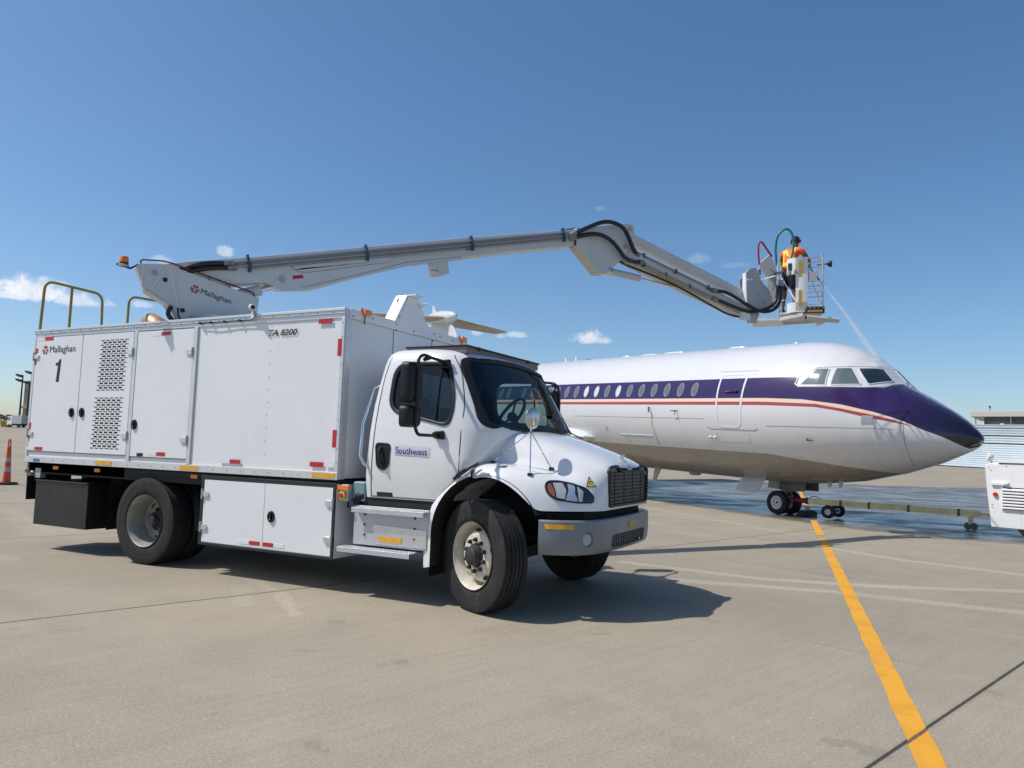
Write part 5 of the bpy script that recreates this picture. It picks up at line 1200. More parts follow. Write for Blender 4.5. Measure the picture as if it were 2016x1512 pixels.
# convex wing mirror on tripod
for s in (-1,):
    top_=Vector((.40,s*.93,1.665)); b=MB()
    ft=[onhood((.46,s*1.05,2),(0,0,-1),.0),onhood((.02,s*.96,2),(0,0,-1),.0),onhood((.56,s*.80,2),(0,0,-1),.0)]
    for f in ft: b.tube([top_+(f-top_)*.03,f+Vector((0,0,.01))],.006,8); b.sphere(top_.lerp(f,.6),.010,0,8); b.box(f-Vector((.018,.018,.004)),f+Vector((.018,.018,.022)),1)
    b.tube([top_,top_+Vector((.01,0,.09)),top_+Vector((.015,0,.17))],.009,8); b.box(top_+Vector((-.012,-.012,.06)),top_+Vector((.03,.012,.14)))
    st_=b.build('mirror_stand',[CHROME,BLKM],tr)
    d=Vector((.62,-s*.60 if s<0 else -.60,-.05)).normalized(); d=Vector((.80,.0,.0)); d=Vector((-.96,.26,.03)).normalized()
    Mq=(Vector((0,0,1)).rotation_difference(d)).to_matrix().to_4x4(); Mq.translation=top_+Vector((-.0,.012,.125))
    b=MB(); b.lathe([(0,.030),(.05,.025),(.085,.010),(.102,-.004),(.102,-.012),(.085,-.022),(.05,-.030),(0,-.034)],32,0,Mq); b.build('convex_mirror',mat('mirror_steel',(.62,.61,.59),.22,metal=.9,var=.15,vs=20),st_)
# wipers
b=MB(); p=onfront(.70,1.70,.02); q=onfront(.20,1.72,.03); b.tube([onfront(.92,1.66,.03)+Vector((.12,0,-.03)),p+Vector((.03,0,0)),q],.007,6); b.tube([onfront(-.05,1.70,.02),onfront(-.55,1.71,.02)],.007,6); b.build('wiper',BLACK,tr)
b=MB(); b.grid([[onfront(y,1.69,-.005) for y in np.linspace(-.9,.9,13)],[Vector((.06-.10*(abs(y)/.9)**2.5,y,1.655)) for y in np.linspace(-.9,.9,13)]]); b.build('cowl',BLACK,tr)

# ---- bumper
plan=[(.60,-1.135),(.70,-1.115),(.82,-1.055),(.93,-.95),(1.005,-.82),(1.04,-.68),(1.06,-.5),(1.07,-.25),(1.073,0)]
plan=plan+[(x,-y) for x,y in reversed(plan[:-1])]
def bring(x,y,i):
    n=len(plan); a=plan[max(0,i-1)]; c=plan[min(n-1,i+1)]; d=Vector((c[0]-a[0],c[1]-a[1],0)).normalized(); o=Vector((d.y,-d.x,0))
    return [Vector((x,y,z))+o*f for f,z in ((-.10,.872),(-.012,.878),(0,.865),(.004,.80),(.004,.70),(-.004,.60),(-.02,.57),(-.12,.565),(-.12,.70))]
b=MB(); rr_=[bring(x,y,i) for i,(x,y) in enumerate(plan)]; b.grid([r+[r[0]] for r in rr_]); b.add(rr_[0],[tuple(range(9))]); b.add(rr_[-1],[tuple(range(9))])
BM=mat('bumper_silver',(.21,.225,.25),.38,metal=.15,var=.06,vs=3)
bump=b.build('bumper',BM,tr,sharp=35); bb=bvh(bump)
def bcut(o):
    m=bump.modifiers.new('b','BOOLEAN'); m.operation='DIFFERENCE'; m.solver='EXACT'; m.object=o; bake(bump); bpy.data.objects.remove(o)
IN=[(v.x,v.y) for v in fillet([(-.50,.600,0),(.50,.600,0),(.50,.725,0),(-.50,.725,0)],.045,4)]
b=MB(); b.prism([(1.02,y,z) for y,z in IN],(.2,0,0)); bcut(b.build('cut',BLACK))
for s in (-1,1):
    b=MB(); M_=Matrix.Translation((1.02,s*.90,.705)); b.sphere((0,0,0),.085,0,24,(1.0,1.0,1.0)); b.v=[M_@v for v in b.v]; bcut(b.build('cut',BLACK))
bump.data.polygons.foreach_set('use_smooth',[True]*len(bump.data.polygons)); bump.data.set_sharp_from_angle(angle=R_(35))
for s in (-1,1):
    b=MB(); p=Vector((.955,s*.885,.705)); d=Vector((.75,s*.66,0)).normalized(); Mq=(Vector((0,0,1)).rotation_difference(d)).to_matrix().to_4x4(); Mq.translation=p+d*.0; b.lathe([(0,.01),(.05,.006),(.055,0)],20,0,Mq); b.build('fog_lamp_blank',GREYP,bump)
b=MB(); b.prism([(1.0,y,z) for y,z in IN],(.018,0,0)); ik=b.build('air_intake',DARK,bump)
b=MB()
for z in (.62,.645,.67,.695,.715): b.beam((1.035,-.44,z),(1.035,.44,z),.012,.005)
for y in np.arange(-.42,.45,.07): b.box((1.03,y-.003,.605),(1.037,y+.003,.72))
b.build('intake_mesh',BLKM,ik)
b=MB(); b.cyl((1.04,.30,.625),(1.075,.30,.625),.012,10); b.build('tow_pin',CHROME,bump)
def onb(y,z,off): return hit(bb,(2,y,z),(-1,0,0),off)
def tapeb(y0,y1,z0,z1,m_):
    b=MB(); n=24; b.grid([[onb(y0+(y1-y0)*k/n,z,.005) for k in range(n+1)] for z in (z0,z1)]); b.build('reflector_tape',m_,bump)
tapeb(-1.126,-1.00,.800,.842,mat('amber_tape_shaded',(.72,.36,.02),.4)); tapeb(-.05,.22,.76,.82,mat('amber_worn',(.55,.36,.10),.5,var=.3,vs=30))
b=MB(); b.box((.62,-.80,.80),(.90,.80,.955)); b.prism([(.60,-.98,.60),(.86,-.80,.60),(.86,.80,.60),(.60,.98,.60)],(0,0,.33)); b.build('bumper_bracket',DARK,tr)

# ---- steps
b=MB(); b.box((-1.44,-1.165,.50),(-.545,-1.145,.885)); b.box((-1.44,-1.145,.50),(-1.42,-.85,.87)); b.box((-.565,-1.145,.50),(-.545,-.85,.87)); b.box((-1.42,-.86,.5),(-.565,-.85,.87)); sp=b.build('step_box',mat('step_plate',(.52,.53,.55),.4,metal=.25,var=.08),tr,.004)
b=MB(); b.prism([(-1.15,-1.168,.52),(-.56,-1.168,.52),(-.56,-1.168,.69),(-1.20,-1.168,.71)],(0,-.003,0)); b.build('step_panel',ALU,sp)
for x0,x1,z,y in ((-1.42,-.56,.865,-1.235),(-1.53,-.66,.475,-1.30)):
    b=MB(); b.box((x0,y,z-.003),(x1,-1.0,z+.004)); b.box((x0,y-.004,z-.045),(x1,y+.004,z+.002))
    for i in range(26):
        for k in range(3): 
            xx=x0+.02+i*(x1-x0-.04)/25; yy=y+.025+k*.045; b.box((xx-.010,yy-.004,z+.004),(xx+.010,yy+.004,z+.009),0,None)
    b.build('step_tread',TREAD,sp,.0015)
b=MB()
for x in (-1.30,-.70):
    for z in (.80,.70,.60): b.sphere((x,-1.168,z),.012,0,8)
    b.box((x-.035,-1.170,.835),(x+.03,-1.163,.855))
b.build('bolt',BLKM,sp)
tape(-1.125,-.845,.548,.595,TAPEY,sp,y=-1.176)
b=MB(); b.tube([(-1.43,-1.10,.885),(-1.44,-1.12,.93),(-1.41,-1.12,.97),(-1.37,-1.1,.98)],.05,10); b.build('air_hose',BLACK,tr)
b=MB(); b.box((-1.37,-1.12,.89),(-.5,1.12,.965)); b.build('cab_floor',DARK,tr)

# ================================================================== BOOM (part of the truck)
BO=Vector((-4.1,0,0)); BE=Vector((.510,.860,0)).normalized(); BN=Vector((BE.y,-BE.x,0))
def Bp(s,w,z): return BO+BE*s+BN*w+Vector((0,0,z))
def plate(b,poly,w0,w1,mi=0): b.prism([Bp(s,w0,z) for s,z in poly],BN*(w1-w0),mi)
b=MB(); b.lathe([(0,2.88),(.55,2.88),(.55,2.96),(.42,2.96),(.42,3.04),(0,3.04)],40,0,Matrix.Translation((BO.x-.25,BO.y-.45,0))); b.build('slew_ring',GREYP,tr,.006)
TP=[(-1.544,3.589),(-1.20,3.634),(-.071,3.360),(-.093,3.03),(-1.00,2.98),(-1.068,2.98),(-1.153,3.128),(-1.441,3.285)]
b=MB(); plate(b,TP,.17,.19); tu=b.build('boom_turret',BOOMW,tr,.004)
b=MB(); plate(b,[(-1.30,3.50),(-1.19,3.60),(-.10,3.345),(-.09,3.02),(-1.00,2.98),(-1.2,3.2)],-.19,-.17); b.build('turret_plate',BOOMW,tu,.004)
b=MB()
plate(b,[(-1.535,3.55),(-1.43,3.285),(-1.415,3.295),(-1.515,3.56)],.02,.169); plate(b,[(-1.43,3.285),(-1.148,3.13),(-1.14,3.15),(-1.42,3.30)],-.05,.20); plate(b,[(-1.148,3.125),(-1.06,2.985),(-1.045,3.0),(-1.13,3.14)],-.05,.20)
plate(b,[(-.6,2.96),(-.12,2.98),(-.12,3.02),(-.6,3.0)],-.169,.169); plate(b,[(-.13,3.02),(-.10,3.02),(-.10,3.25),(-.13,3.25)],-.169,.169)
b.build('turret_web',mat('turret_web_cream_lit',(.55,.53,.48),.5,var=.2,vs=8),tu,.004)  # cream light on the slanted underside is put into the web colour
b=MB()
def rib(a,c): b.beam(Bp(a[0],.194,a[1]),Bp(c[0],.194,c[1]),.012,.014,up=BN)
rib((-1.462,3.595),(-1.465,3.31)); rib((-1.358,3.303),(-1.185,3.62)); rib((-1.165,3.62),(-1.018,3.01)); b.build('turret_rib',WHITE,tu)
for s_,z_,r_ in ((-1.332,3.508,.035),(-1.207,3.438,.028),(-.987,3.085,.028)):
    Mq=(Vector((0,0,1)).rotation_difference(BN)).to_matrix().to_4x4(); Mq.translation=Bp(s_,.19,z_); b=MB(); b.lathe([(0,.012),(r_*.5,.012),(r_*.55,.006),(r_,.006),(r_*1.05,0)],18,0,Mq); b.build('pin_cap',GREYP if r_>.03 else BLKM,tu)
q0=Bp(-.90,.1925,3.375); d=(Bp(-.17,.1925,3.20)-q0).normalized(); upv=BN.cross(d)*-1 if (BN.cross(d)).z<0 else BN.cross(d)
roundel('logo_mark',tu,q0+d*.04,d,upv,.052); text('lettering',"Mallaghan",INK,tu,q0+d*.115-upv*.045,d,upv,.38,.085,bold=0.0)
b=MB(); P=[Bp(-1.49,.19,3.60),Bp(-1.49,.19,3.645),Bp(-1.24,.19,3.668),Bp(-1.14,.19,3.655),Bp(-.15,.19,3.42),Bp(-.135,.19,3.375)]; b.tube(fillet(P,.04,4,False),.010,8)
for t_ in (.2,.45,.7): p=Bp(-1.14+.98*t_,.19,3.655-.235*t_); b.tube([p,p-Vector((0,0,.05))],.006,6)
b.build('turret_handrail',mat('dark_red_rail',(.12,.015,.03),.4),tu)
b=MB(); b.tube([Bp(-1.52,.18,3.58),Bp(-1.60,.18,3.52),Bp(-1.65,.18,3.535),Bp(-1.75,.18,3.555)],.012,8); b.add([],[]) ; bc=b.build('beacon_arm',BLKM,tu)
Mq=Matrix.Translation(Bp(-1.67,.18,3.535)); b=MB(); b.lathe([(0,0),(.062,0),(.065,.012),(.055,.02)],24,2,Mq); b.lathe([(.052,.02),(.052,.05)],24,1,Mq); b.lathe([(.052,.05),(.050,.10),(.044,.118),(0,.122)],24,0,Mq); b.build('beacon',[AMBER,mat('beacon_base',(.10,.03,.01),.4),GREYP],tu)
b=MB(); b.tube(spline([Bp(-1.12,.2,3.12),Bp(-1.15,.2,3.02),Bp(-1.08,.22,2.93),Bp(-.95,.22,2.90)],5),.028,10); b.tube(spline([Bp(-1.05,.25,3.10),Bp(-1.04,.27,3.0),Bp(-1.0,.27,2.93)],4),.012,8); b.build('turret_hose',HOSE,tu)
# main boom
BT=[(-1.30,3.62),(-.96,3.715),(-.16,3.905),(1.37,4.300),(2.83,4.680),(5.05,5.225)]
BB=[(5.05,4.945),(3.74,4.625),(2.84,4.375),(2.0,4.150),(1.24,3.845),(.70,3.615),(.53,3.580),(.35,3.560),(.20,3.535),(.10,3.575),(-.02,3.585),(-.9,3.40),(-1.30,3.34)]
b=MB(); plate(b,BT+BB,-.15,.15); bm_=b.build('boom',BOOMW,tr,.008)
b=MB(); plate(b,[(.10,3.60),(.22,3.50),(.36,3.52),(.56,3.565),(1.25,3.83),(2.05,4.13),(2.9,4.36),(2.9,4.43),(2.0,4.26),(1.2,4.08),(.4,3.87)],.151,.160); plate(b,[(.35,3.80),(.48,3.85),(1.75,4.12),(1.85,4.20),(1.6,4.12),(.45,3.83)],.1605,.162); b.build('boom_gusset',BOOMW,bm_,.003)
b=MB(); L_=[(.33,3.86),(.42,3.79),(.55,3.80),(1.70,4.12),(1.82,4.215)]; b.tube([Bp(s,.163,z) for s,z in L_],.0035,6); L_=[(.5,3.585),(1.24,3.865),(2.0,4.17),(2.9,4.40)]; b.tube([Bp(s,.163,z) for s,z in L_],.0035,6); b.build('weld_line',SEAML,bm_)
def pin(par,s,z,w,r,m_=GREYP):
    Mq=(Vector((0,0,1)).rotation_difference(BN)).to_matrix().to_4x4(); Mq.translation=Bp(s,w,z); b=MB(); b.lathe([(0,.02),(r*.45,.02),(r*.5,.010),(r,.010),(r,0)],18,0,Mq); return b.build('pivot_pin',m_,par)
pin(bm_,.215,3.655,.16,.042)
b=MB(); b.cyl(Bp(-.55,0,3.30),Bp(-.02,0,3.50),.075,18); b.cyl(Bp(-.02,0,3.5),Bp(.22,0,3.60),.045,14,1); b.build('lift_cylinder',[BOOMW,CHROME],tr)
for s_,z_,L in ((.36,3.68,.14),(1.945,4.19,.12),(2.98,4.52,.12)):
    b=MB(); d=Vector((1,0,.25)).normalized(); b.add([Bp(s_+a*L/1+c*(-.01),.1535 if s_>.5 else .1625,z_+a*L*.24+c*.045) for a,c in ((0,0),(1,0),(1,1),(0,1))],[(0,1,2,3)],0,None,False); b.build('reflector_tape',RED,bm_)
for w_,dz in ((.185,-.055),(.185,-.115),(.185,-.160)):
    b=MB(); z=lambda s:3.905+.2545*(s+.16)-.0
    b.tube([Bp(s,w_,z(s)+dz) for s in np.linspace(-.45 if dz!=-.16 else -.2,4.88,12)],.020 if dz>-.16 else .012,10); b.build('boom_pipe',PIPE,bm_)
for s_ in (-.25,1.35,3.04,4.77):
    b=MB(); z=3.905+.2545*(s_+.16); b.box((-.014,-.02,-.12),(.014,.045,.025),0,Matrix.Translation(Bp(s_,.18,z))@Matrix.Rotation(math.atan2(BE.y,BE.x),4,'Z')@Matrix.Rotation(-.25,4,'Y')@Matrix.Diagonal((1,-1,1,1))); b.box((.014,-.0,-.20),(.055,.045,-.10),0,Matrix.Translation(Bp(s_,.18,z))@Matrix.Rotation(math.atan2(BE.y,BE.x),4,'Z')@Matrix.Diagonal((1,-1,1,1))); b.build('pipe_clamp',BLUEC,bm_,.004)
def hose(name,P,r,m_,par,n=8,ferr=True):
    b=MB(); Q=spline(P,n); b.tube(Q,r,10,0)
    if ferr:
        for a,c in ((Q[0],Q[1]),(Q[-1],Q[-2])):
            d=(a-c).normalized(); b.cyl(a-d*.02,a+d*.10,r*1.25,12,1); b.cyl(a+d*.03,a+d*.07,r*1.45,6,1)
    return b.build(name,[m_,mat('ferrule_steel',(.32,.31,.29),.42,metal=.6,var=.3,vs=40)],par)
hose('hydraulic_hose',[Bp(-.52,.185,3.755),Bp(-.8,.19,3.70),Bp(-1.02,.14,3.61),Bp(-1.2,.06,3.5)],.030,HOSE,bm_); hose('hydraulic_hose',[Bp(-.47,.185,3.705),Bp(-.72,.20,3.655),Bp(-.93,.14,3.59),Bp(-1.1,.05,3.48)],.030,HOSE,bm_)
b=MB(); plate(b,[(2.46,4.32),(2.68,4.36),(2.72,4.12),(2.56,4.07),(2.50,4.09)],-.10,.14); b.tube([Bp(2.4,.15,4.12),Bp(2.52,.15,4.13)],.006,6,1); b.build('boom_bracket',[BOOMW,BLKM],bm_,.005)
# elbow
EL=[(5.05,5.235),(5.43,5.335),(6.24,5.545),(6.33,5.50),(6.335,5.40),(6.30,5.20),(6.13,4.93),(6.06,4.865),(5.74,4.562),(5.56,4.535),(5.07,4.945)]
b=MB(); plate(b,EL,.17,.20); plate(b,EL,-.03,-.01); el=b.build('boom_elbow',BOOMW,tr,.005)
b=MB(); plate(b,[(5.07,4.945),(5.56,4.535),(5.58,4.55),(5.09,4.965)],-.0095,.169); plate(b,[(5.05,5.215),(5.9,5.44),(5.9,5.46),(5.05,5.235)],-.0095,.169); plate(b,[(5.56,4.54),(5.74,4.57),(5.74,4.59),(5.56,4.56)],-.0095,.169); b.build('elbow_web',mat('elbow_web_cream_lit',(.60,.57,.50),.5,var=.1),el,.003)  # web tinted cream: light thrown up from the ground, painted in
pin(el,6.225,5.435,.20,.045); pin(el,6.13,5.10,.20,.045); pin(el,5.80,4.65,.20,.03)
# lower arm, parallel link and knuckle ram
def bar2(b,a,c,h,w0,w1,mi=0):
    d=Vector((c[0]-a[0],c[1]-a[1])).normalized(); n_=Vector((-d.y,d.x))*h/2; plate(b,[(a[0]-n_.x,a[1]-n_.y),(c[0]-n_.x,c[1]-n_.y),(c[0]+n_.x,c[1]+n_.y),(a[0]+n_.x,a[1]+n_.y)],w0,w1,mi)
b=MB(); bar2(b,(6.10,5.03),(9.30,4.36),.24,-.12,.12); la=b.build('lower_arm',BOOMW,tr,.008)
b=MB(); plate(b,[(6.05,5.10),(6.18,5.22),(6.45,5.10),(6.7,4.92),(6.2,4.80),(6.0,4.95)],.121,.165); b.build('arm_end_plate',BOOMW,la,.006)
b=MB(); bar2(b,(6.26,5.36),(9.32,4.70),.155,-.09,.09); b.build('parallel_link',BOOMW,tr,.008)
b=MB(); b.cyl(Bp(5.80,.0,4.65),Bp(5.95,0,4.64),.07,12,1); b.cyl(Bp(5.95,.02,4.66),Bp(6.62,.02,4.64),.062,16,0); b.cyl(Bp(6.62,.02,4.64),Bp(7.5,.02,4.60),.022,12,1); b.build('knuckle_ram',[BOOMW,CHROME],tr)
zt=lambda s:5.03-.2094*(s-6.10)
for w_,dz,a,c,m_ in ((.16,.10,6.45,8.30,PIPE),(.16,-.055,6.55,8.35,PIPET),(.16,-.095,6.6,8.3,PIPET)):
    b=MB(); b.tube([Bp(s,w_,zt(s)+dz) for s in np.linspace(a,c,8)],.017,8); b.build('arm_pipe',m_,la)
for s_,dz in ((6.60,.10),(7.4,.10),(8.25,.10),(6.62,-.06),(7.15,-.06),(7.75,-.06)):
    b=MB(); p=Bp(s_,.155,zt(s_)+dz); b.box(p-Vector((.022,.03,.04)),p+Vector((.022,.03,.04))); b.build('pipe_clamp',BLUEC,la,.004)
hose('hydraulic_hose',[Bp(5.02,.20,5.135),Bp(5.25,.26,5.27),Bp(5.52,.30,5.40),Bp(5.75,.32,5.43),Bp(5.98,.32,5.37),Bp(6.14,.30,5.20),Bp(6.28,.24,5.08),Bp(6.40,.18,5.04)],.036,HOSE,bm_)
hose('hydraulic_hose',[Bp(5.02,.20,5.07),Bp(5.3,.27,5.16),Bp(5.53,.30,5.17),Bp(5.75,.30,5.10),Bp(5.92,.30,4.97),Bp(6.08,.26,4.88),Bp(6.30,.21,4.86),Bp(6.48,.18,4.88)],.036,HOSE,bm_)
hose('hydraulic_hose',[Bp(5.05,-.1,5.26),Bp(5.3,-.12,5.33),Bp(5.45,-.12,5.35),Bp(5.6,-.12,5.30)],.03,HOSE,bm_,ferr=False)
hose('hydraulic_hose',[Bp(6.0,.10,4.88),Bp(6.25,.12,4.80),Bp(6.9,.12,4.70),Bp(7.6,.12,4.56),Bp(8.4,.12,4.34),Bp(8.8,.12,4.24),Bp(9.15,.12,4.22)],.020,HOSE,la,ferr=False)
hose('hydraulic_hose',[Bp(8.42,.17,4.64),Bp(8.75,.20,4.62),Bp(9.2,.28,4.44),Bp(9.55,.36,4.34),Bp(9.80,.45,4.42),Bp(9.90,.50,4.62),Bp(9.92,.50,4.90)],.034,HOSE,la)
hose('hydraulic_hose',[Bp(8.45,.17,4.47),Bp(8.9,.20,4.38),Bp(9.3,.26,4.32),Bp(9.65,.40,4.42),Bp(9.82,.46,4.60),Bp(9.86,.47,4.90)],.034,HOSE,la)
# basket mounting plates
KP=[(9.22,5.10),(9.31,5.19),(9.50,5.24),(9.62,5.05),(10.0,4.70),(9.92,4.45),(9.62,4.35),(9.52,4.12),(9.27,4.10)]
b=MB(); plate(b,KP,.20,.225); plate(b,[(9.30,5.0),(9.40,5.1),(9.55,5.0),(9.95,4.65),(9.9,4.45),(9.62,4.35),(9.45,4.3)],-.04,-.02); kb=b.build('basket_bracket',mat('bracket_shaded_grey',(.43,.45,.47),.45,var=.1,dirt=.2),tr,.004)  # bracket greyer than the boom: its shade is put into the colour
b=MB(); plate(b,[(9.25,4.40),(9.27,5.10),(9.29,5.12),(9.28,4.40)],.09,.199); plate(b,[(9.24,4.94),(9.40,4.97),(9.40,5.0),(9.24,4.98)],.226,.24); b.build('bracket_web',WHITE,kb,.003)
pin(kb,9.55,4.70,.225,.03); pin(kb,9.78,4.56,.225,.035)
b=MB(); plate(b,[(9.50,4.98),(9.56,4.98),(9.53,5.05)],.226,.229); b.build('warning_sticker',YSTK,kb)
b=MB(); plate(b,[(9.13,4.15),(9.33,4.15),(9.33,4.33),(9.13,4.33)],.13,.24); b.build('arm_end_block',WHITE,la,.01)

# ---- basket, its own axes: r to picture right, f away
KR=Vector((.985,.172,0)).normalized(); KF=Vector((-KR.y,KR.x,0)); KO=Vector((1.30,8.86,4.42))     # KO: near left floor corner
def K(r,f,z): return KO+KR*r+KF*f+Vector((0,0,z))
ES=Matrix((KR,KF,Vector((0,0,1)))).transposed().to_4x4(); ES.translation=KO
fl=[K(0,.12,0),K(.10,-.0,0),K(.42,-.22,0),K(.80,-.10,0),K(.80,1.15,0),K(0,1.15,0)]
b=MB(); b.prism(fl,(0,0,.05)); bk=b.build('basket',GREYP,tr,.004)
b=MB()
def bx(r0,f0,z0,r1,f1,z1,mi=0): b.box((r0,f0,z0),(r1,f1,z1),mi,ES)
bx(-.55,.02,-.135,.02,.75,-.105); b.beam(K(.0,.02,-.10),K(.42,-.24,-.06),.06,.07); b.beam(K(.0,.6,-.10),K(.8,.6,-.06),.06,.07); bx(-.5,.2,-.09,-.1,.8,-.05)
b.tube([K(-.62,.04,-.16),K(-.60,.04,-.12),K(-.50,.04,-.11)],.012,8,1)
b.build('basket_subframe',[BOOMW,WHITE],bk,.004)
# curved white corner panel
b=MB(); cp_=[]
for k in range(9):
    a=R_(200+k*11.5); cp_.append(K(.40+.26*math.cos(a)*1.15,.02+.26*math.sin(a),0))
inner=[p+ (K(.40,.02,0)-p).normalized()*.015 for p in cp_]
b.grid([[p+Vector((0,0,.02)) for p in cp_[4:]],[p+Vector((0,0,1.12)) for p in cp_[4:]],[p+Vector((0,0,1.12)) for p in inner[4:]],[p+Vector((0,0,.02)) for p in inner[4:]]])
b.grid([[p+Vector((0,0,.78)) for p in cp_],[p+Vector((0,0,1.12)) for p in cp_],[p+Vector((0,0,1.12)) for p in inner],[p+Vector((0,0,.78)) for p in inner]])
b.grid([[p+Vector((0,0,.0)) for p in cp_],[p+Vector((0,0,.20)) for p in cp_],[p+Vector((0,0,.20)) for p in inner],[p+Vector((0,0,.0)) for p in inner]])
b.build('corner_panel',WHITE,bk,.003)
b=MB()
for z0,z1 in ((.72,1.04),(.12,.44)): 
    q=[p+(p-K(.40,.02,0)).normalized()*.004 for p in cp_[5:7]]; b.grid([[p+Vector((0,0,z0)) for p in q],[p+Vector((0,0,z1)) for p in q]])
b.build('reflector_tape',mat('tape_ochre',(.50,.30,.02),.5,var=.3,vs=20),bk)
# frame tubes and gate
def kt(P,r=.016,par=bk,nm='guard_rail',m_=ALU,fr=.0):
    b=MB(); Q=[K(*p) for p in P]; Q=fillet(Q,fr,4,False) if fr else Q; b.tube(Q,r,8); return b.build(nm,m_,par)
kt([(.80,-.10,.0),(.80,-.10,1.14)],.024); kt([(.80,1.15,0),(.80,1.15,1.12)],.02); kt([(0,1.15,0),(0,1.15,1.12)],.02); kt([(.02,.14,0),(.02,.14,1.05)],.018)
kt([(.44,-.20,.05),(.44,-.20,1.12),(.80,-.10,1.12),(.80,-.10,.05)],.015,fr=.10)
for z in (.90,.52,.30): kt([(.52,-.18,z),(.80,-.10,z+.03)],.011)
kt([(.52,-.18,.90),(.62,-.16,.55),(.78,-.12,.12)],.010); kt([(.44,-.2,.98),(.8,-.1,1.06)],.012); kt([(.47,-.2,.32),(.50,-.2,.40),(.78,-.12,.42),(.78,-.12,.12),(.70,-.14,.08),(.50,-.19,.08),(.47,-.2,.32)],.009,fr=.04)
for z in (.40,.75,1.12): kt([(.80,-.10,z),(.80,1.15,z),(0,1.15,z),(0,.14,z)],.014)
kt([(.02,.10,.78),(.36,-.18,.10)],.014,nm='brace',m_=WHITE); kt([(0,.16,.30),(.30,-.1,.33)],.010)
b=MB(); b.box((.50,-.21,.62),(.68,-.17,.82),0,ES); b.box((.47,-.19,.60),(.52,-.10,.78),0,ES); b.build('gate_plate',GREYP,bk,.006)
b=MB(); b.box((.44,-.235,-.03),(.82,-.13,.10),0,ES); b.box((.50,-.238,-.01),(.78,-.2355,.03),1,ES)
for k in range(5): b.sphere(K(.47+k*.08,-.237,.07),.007,2,8)
b.build('toe_board',[BLKM,MATS['tape_ochre'],ALU],bk)
b=MB(); Q=[K(.46,-.40,-.150),K(1.08,-.06,-.165)]; b.tube(Q,.052,18,0,False); b.tube(Q,.036,18,1,False)
d=(Q[1]-Q[0]).normalized()
for q,sg in ((Q[0],-1),(Q[1],1)): Mq=(Vector((0,0,1)).rotation_difference(d*sg)).to_matrix().to_4x4(); Mq.translation=q; b.lathe([(.036,0),(.052,0)],18,0,Mq)
for k in range(4): b.sphere(Q[0].lerp(Q[1],.25+.17*k)+KF*-.052,.006,1,8)
b.build('bumper_tube',[mat('buffer_foam',(.55,.53,.49),.6),BLKM],bk)
b=MB(); Q=[K(.95,.75,.0),K(.80,1.3,.0)]; b.tube(Q,.05,16); b.build('bumper_tube',MATS['buffer_foam'],bk)
b=MB(); b.tube([K(.80,-.05,1.0),K(.93,-.05,1.0)],.010,8); b.tube([K(.80,-.05,1.0),K(.70,-.02,.99)],.014,8)
Mq=(Vector((0,0,1)).rotation_difference(KR)).to_matrix().to_4x4(); Mq.translation=K(.93,-.05,1.0); b.lathe([(.02,-.05),(.03,-.03),(.062,.0),(.068,.02),(.062,.045),(0,.05)],20,0,Mq); b.build('horn',BLACK,bk)
b=MB(); b.tube([K(.80,-.05,.90),K(.80,-.05,1.22)],.02,8); b.build('post',GREYP,bk)
# control console and pipework on the left of the basket
b=MB(); b.prism([K(-.40,.2,1.12),K(-.20,.2,1.30),K(-.06,.2,.95),K(-.22,.2,.84)],KF*.35); b.prism([K(-.40,.2,1.13),K(-.20,.2,1.31),K(-.20,.2,1.33),K(-.41,.2,1.15)],KF*.36,1); b.build('control_console',[mat('console_grey',(.30,.31,.32),.45),WHITE],bk,.005)
kt([(-.42,-.02,1.0),(-.42,-.02,.52)],.024,nm='valve_pipe',m_=ALU); kt([(-.05,-.06,1.05),(-.05,-.06,.45)],.026,nm='valve_pipe',m_=ALU)
kt([(-.42,-.02,.70),(-.10,-.05,.80),(-.04,-.06,.72),(-.04,-.06,.60)],.018,nm='valve_pipe',m_=WHITE,fr=.04); kt([(-.55,-.0,.92),(-.5,0,.90),(-.46,0,.62)],.022,nm='valve_pipe',m_=WHITE,fr=.03)
b=MB()
for r_,z in ((-.42,.92),(-.42,.86),(-.05,.86),(-.05,.56),(-.05,.50),(-.42,.60)): b.cyl(K(r_,-.04,z-.02),K(r_,-.04,z+.02),.036,14)
b.box((-.14,-.10,.83),(.04,-.02,.87),0,ES); b.box((-.11,-.12,.56),(.06,-.04,.59),0,ES); b.build('valve_fitting',mat('fitting_steel',(.16,.16,.16),.35,metal=.6),bk,.003)
b=MB(); b.cyl(K(-.62,.1,.88),K(-.54,.08,.88),.035,14); b.build('camera',GREYP,bk,.004)
b=MB(); b.box((-.26,.30,.20),(-.05,.42,.90),0,ES); b.box((-.40,.2,.2),(-.22,.4,.45),0,ES); b.build('valve_cabinet',GREYP,bk,.01)
b=MB(); b.tube([K(-.34,-.02,.52),K(-.35,-.02,.30),K(-.32,-.02,.22)],[.022,.02,.006],8); b.tube(spline([K(-.2,.0,.95),K(-.1,-.04,.80),K(-.15,-.04,.5),K(-.26,-.04,.42)],4),.008,6); b.tube(spline([K(-.3,.0,.6),K(-.22,-.04,.45),K(-.2,-.02,.25)],4),.008,6); b.build('loose_cable',HOSE,bk)
hose('wash_hose',[K(-.42,-.02,1.05),K(-.44,-.02,1.30),K(-.43,-.02,1.50),K(-.37,.02,1.53),K(-.28,.1,1.42),K(-.17,.2,1.27)],.021,HOSER,bk,ferr=False)
hose('wash_hose',[K(-.08,-.05,1.00),K(-.10,-.05,1.35),K(-.06,-.05,1.62),K(.06,-.05,1.76),K(.17,-.05,1.74),K(.24,-.05,1.58),K(.245,-.05,1.36),K(.20,-.08,1.15),K(.17,-.10,.98)],.023,HOSEG,bk,ferr=False)
